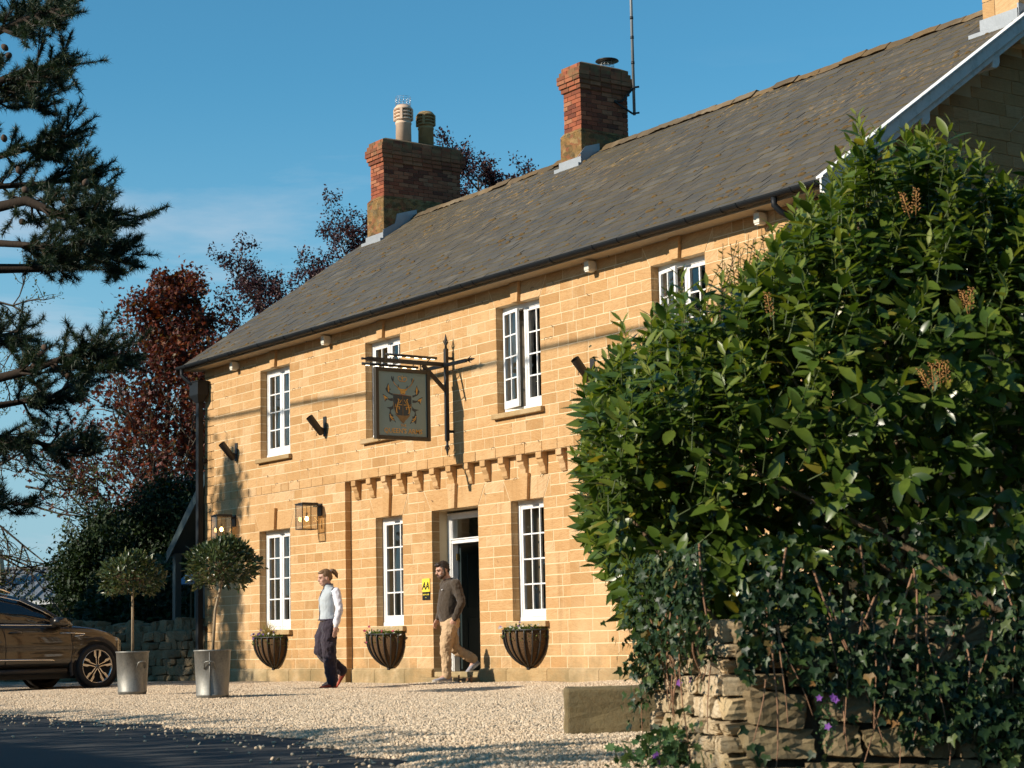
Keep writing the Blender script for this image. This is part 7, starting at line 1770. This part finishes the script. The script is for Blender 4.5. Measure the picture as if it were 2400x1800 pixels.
# long low building with a standing seam metal roof -----------------------------------
def metal_barn():
    D = 62; g0 = at(-260, 1500, D); g1 = at(420, 1500, D); ax = (g1-g0)*[1,1,0]; L = np.linalg.norm(ax); ax /= L; bk = np.array([-ax[1], ax[0], 0]); bk = bk if bk @ FWD2 > 0 else -bk
    o = thing('metal_roofed_barn', 'long low white barn with grey standing seam metal roof', 'barn', (g0[0], g0[1], 0)); ze, zr2 = 2.22, 3.38; run = 3.2
    P = lambda u, v, z: (g0[0]+ax[0]*u+bk[0]*v, g0[1]+ax[1]*u+bk[1]*v, z)
    MB().add([P(0,0,ze),P(L,0,ze),P(L,run,zr2),P(0,run,zr2),P(0,2*run,ze),P(L,2*run,ze)], [(0,1,2,3),(3,2,5,4)]).build('roof', plain('grey_zinc_sheet',(0.24,0.25,0.255),.45,.4,var=.08), o)
    for k in range(1, int(L/.38)):
        u = k*.38
        a, b = np.array(P(u-.40,-.02,ze+.03)), np.array(P(u,run,zr2+.03)); MB().bar(a, b, .05, .06).build('seam', plain('seam_zinc',(0.32,0.33,0.34),.4,.4) if k == 1 else bpy.data.materials['seam_zinc'], o)
    MB().bar(P(0,run,zr2+.04),P(L,run,zr2+.04),.22,.08).build('ridge_cap', bpy.data.materials['seam_zinc'], o); MB().bar(P(0,-.06,ze-.06),P(L,-.06,ze-.06),.10,.12).build('eaves_board', M_WHITE, o)
    MB().add([P(0,.3,0),P(L,.3,0),P(L,.3,ze),P(0,.3,ze)], [(0,1,2,3)]).build('wall', plain('grey_render',(0.20,0.20,0.20),.9), o)
    c0 = at(-14,1318,64); MB().rings([[(c0[0]+RIGHT2[0]*a*s+FWD2[0]*b*s, c0[1]+RIGHT2[1]*a*s+FWD2[1]*b*s, z) for a,b in ((-.3,-.3),(.3,-.3),(.3,.3),(-.3,.3))] for s, z in ((1.1,2.9),(.75,3.9),(.85,3.9),(.85,3.98))], smooth=False).build('chimney', M_BRICK_MORTAR, o)
metal_barn()
# overhead wires far off
for k, (ya, yb) in enumerate(((1060,1078),(1068,1088))):
    a, b = at(-200,ya-6,58), at(620,yb+4,58); wv = thing('overhead_wire', ('upper' if k == 0 else 'lower')+' of two thin overhead wires crossing the sky behind the maple', 'wire', tuple(a)); MB().tube([a, (a+b)/2-[0,0,.12], b], .012, 5).build('wire', M_BLACK, wv)
# bank of ground beyond
MB().add([(-300,14,.02),(-9.2,14,.02),(-9.2,200,.6),(-300,200,.6)], [(0,1,2,3)]).build('meadow', plain('grass_green',(0.05,0.075,0.02),.9,var=.4,scale=.6), kind='structure')
hl_ = MB(); rr_ = random.Random(4); pts = []
for k in range(61):
    a = -420 + k*14; pts.append((a, 30 + 7*math.sin(k*.23)+4*math.sin(k*.61+1)))
v = [(-520, x, -2) for x, z in pts] + [(-560, x, z*.42) for x, z in pts]; hl_.add(v, [(i, i+1, 61+i+1, 61+i) for i in range(60)]); hl_.build('hills', plain('far_hill',(0.035,0.055,0.03),.95,var=.3,scale=.05), kind='structure')
# ---------------------------------------------------------------- across the road, behind the photographer: what shades the scene
K = LIGHT/LIGHT[1]                          # per metre of Y
M_HR = leaf_mat('hedgerow_leaf', [(0,(0.02,0.04,0.012)),(1,(0.05,0.09,0.025))], .55, .3, .2)
hr = thing('roadside_hedge', 'tall field hedge along the opposite side of the road', 'hedge', (4,-19.5,0))
rh = np.random.default_rng(91); YH = -19.5
def top_for(xg, yg):                        # height at YH whose shadow edge falls at (xg, yg)
    t = yg - YH; return xg - K[0]*t, -K[2]*t
edge = [(-30,-7.9),(-12,-8.0),(5.2,-8.47),(7.4,-8.55),(9.7,-8.8),(11.9,-9.1),(13.0,-9.15),(14.3,-9.3),(15.5,-9.5),(16.3,-9.6),(17.1,-9.9),(19.5,-10.8)]
tops = np.array([top_for(*e) for e in edge])
n = 26000; X = rh.uniform(tops[0,0], tops[-1,0], n); H_ = np.interp(X, tops[:,0], tops[:,1]) + .16*np.sin(X*1.9) + .12*np.sin(X*4.7+1); f = rh.random(n)**.55; Z = H_*f + rh.normal(0,.05,n) + (rh.random(n) < .012)*rh.uniform(0,.35,n); Yv = YH + rh.normal(0,.28,n)*(1.1-.5*f)
V, Fc = scatter(*QUADLEAF, np.column_stack([X,Yv,Z]), frames(rh.normal(0,1,(n,3))), rh.uniform(.16,.30,n)); new_obj('foliage', fast_mesh('foliage', V, Fc), M_HR, hr, kind='stuff')
ic = MB(); xs_ = np.linspace(tops[0,0], tops[-1,0], 60); hs_ = np.interp(xs_, tops[:,0], tops[:,1])-.95
v = [(x,YH-.25,0) for x in xs_]+[(x,YH-.12,h) for x,h in zip(xs_,hs_)]+[(x,YH+.12,h) for x,h in zip(xs_,hs_)]+[(x,YH+.25,0) for x in xs_]; m = 60; ic.add(v, [(k*m+i,k*m+i+1,(k+1)*m+i+1,(k+1)*m+i) for k in range(3) for i in range(m-1)]); ic.build('twiggy_core', M_TWIG, hr)
# slim tree whose dappled shadow lies on the corner of the house
tx_, ty_ = -6.45 - K[0]*13, -13.0; st_ = thing('slim_poplar', 'slim leafy tree across the forecourt shading the house corner', 'tree', (tx_, ty_, 0))
mb_, e_ = branching(None, (tx_, ty_, 0), 10.0, .14, 20, 1.0, 95, 1.4, 1, .50, taper=.9); mb_.build('trunk', M_BARK, st_); V, Fc = leafy(e_, 7, .16, (.12,.22), QUADLEAF, 96); new_obj('crown', fast_mesh('crown', V, Fc), M_HR, st_, kind='stuff')
bt = thing('broad_oak', 'broad leafy oak beyond the car park shading the far wall', 'tree', (-14.6,-13.0,0))
mb_, e_ = branching(None, (-14.6,-13.0,0), 9.0, .35, 26, 5.0, 97, .5, 2, .22, taper=.5); mb_.build('trunk', M_BARK, bt); V, Fc = leafy(e_, 14, .28, (.16,.30), QUADLEAF, 98); new_obj('crown', fast_mesh('crown', V, Fc), M_HR, bt, kind='stuff')
# overhead cable whose shadow crosses the front
cab = thing('overhead_cable', 'overhead service cable strung across the forecourt', 'cable', (-8,-8.2,8)); pts = []
for px_, py_ in ((470,988),(608,962),(760,936),(857,925),(1000,888),(1163,850),(1270,817),(1525,765),(1800,690)):
    x, z = fac(px_, py_); p = np.array([x, 0, z]) - K*8.2; pts.append(p)
e = pts[0]-(pts[3]-pts[0])*2.0; e2 = pts[-1]+(pts[-1]-pts[-3])*1.5; MB().tube([e]+pts+[e2], .030, 6).build('cable', M_BLACK, cab)
# unseen trees added right of the gable to block sky light from it
for tx2, ty2, hh, sd_, lab in ((18.0, 2.5, 9.5, 101, 'big garden tree standing beyond the gable end'), (15.5, 9.0, 10.0, 103, 'big garden tree behind the gable, further from the road'), (29.5, -9.0, 9.0, 105, 'big roadside tree beyond the laurel hedge')):
    t_ = thing('sky_block_tree', lab, 'tree', (tx2, ty2, 0)); mb_, e_ = branching(None, (tx2, ty2, 0), hh, .32, 26, 4.2, sd_, .5, 2, .12, taper=.5); mb_.build('trunk', M_BARK, t_); V, Fc = leafy(e_, 12, .30, (.22,.40), QUADLEAF, sd_+1); new_obj('crown', fast_mesh('crown', V, Fc), M_HR, t_, kind='stuff')

# a thin cable running up the gable
ga, gb = at(2200, 490, 25.6), at(2440, 225, 23.6); gc = thing('gable_cable', 'thin pale cable stretched up the shaded gable end', 'cable', tuple(ga)); MB().tube([ga, (ga+gb)/2-[0,0,.04], gb], .006, 5).build('wire', plain('pale_cable', (0.45,0.42,0.32), .6), gc)
# stray stones swept onto the tarmac
ns = 450; sx_ = rng.uniform(3, 17.5, ns); sy_ = np.interp(sx_, ex, ey) - np.abs(rng.normal(0,.38,ns)) + .05; bmv = bv[:, :]*1.0
V, Fc = scatter(bv, bf, np.column_stack([sx_, sy_, np.full(ns, -.024)]), frames(rng.normal(0,1,(ns,3))), rng.uniform([.005,.005,.004],[.016,.014,.010],(ns,3))); new_obj('stray_gravel', fast_mesh('stray_gravel', V, Fc, True), M_PEBBLE, kind='stuff')
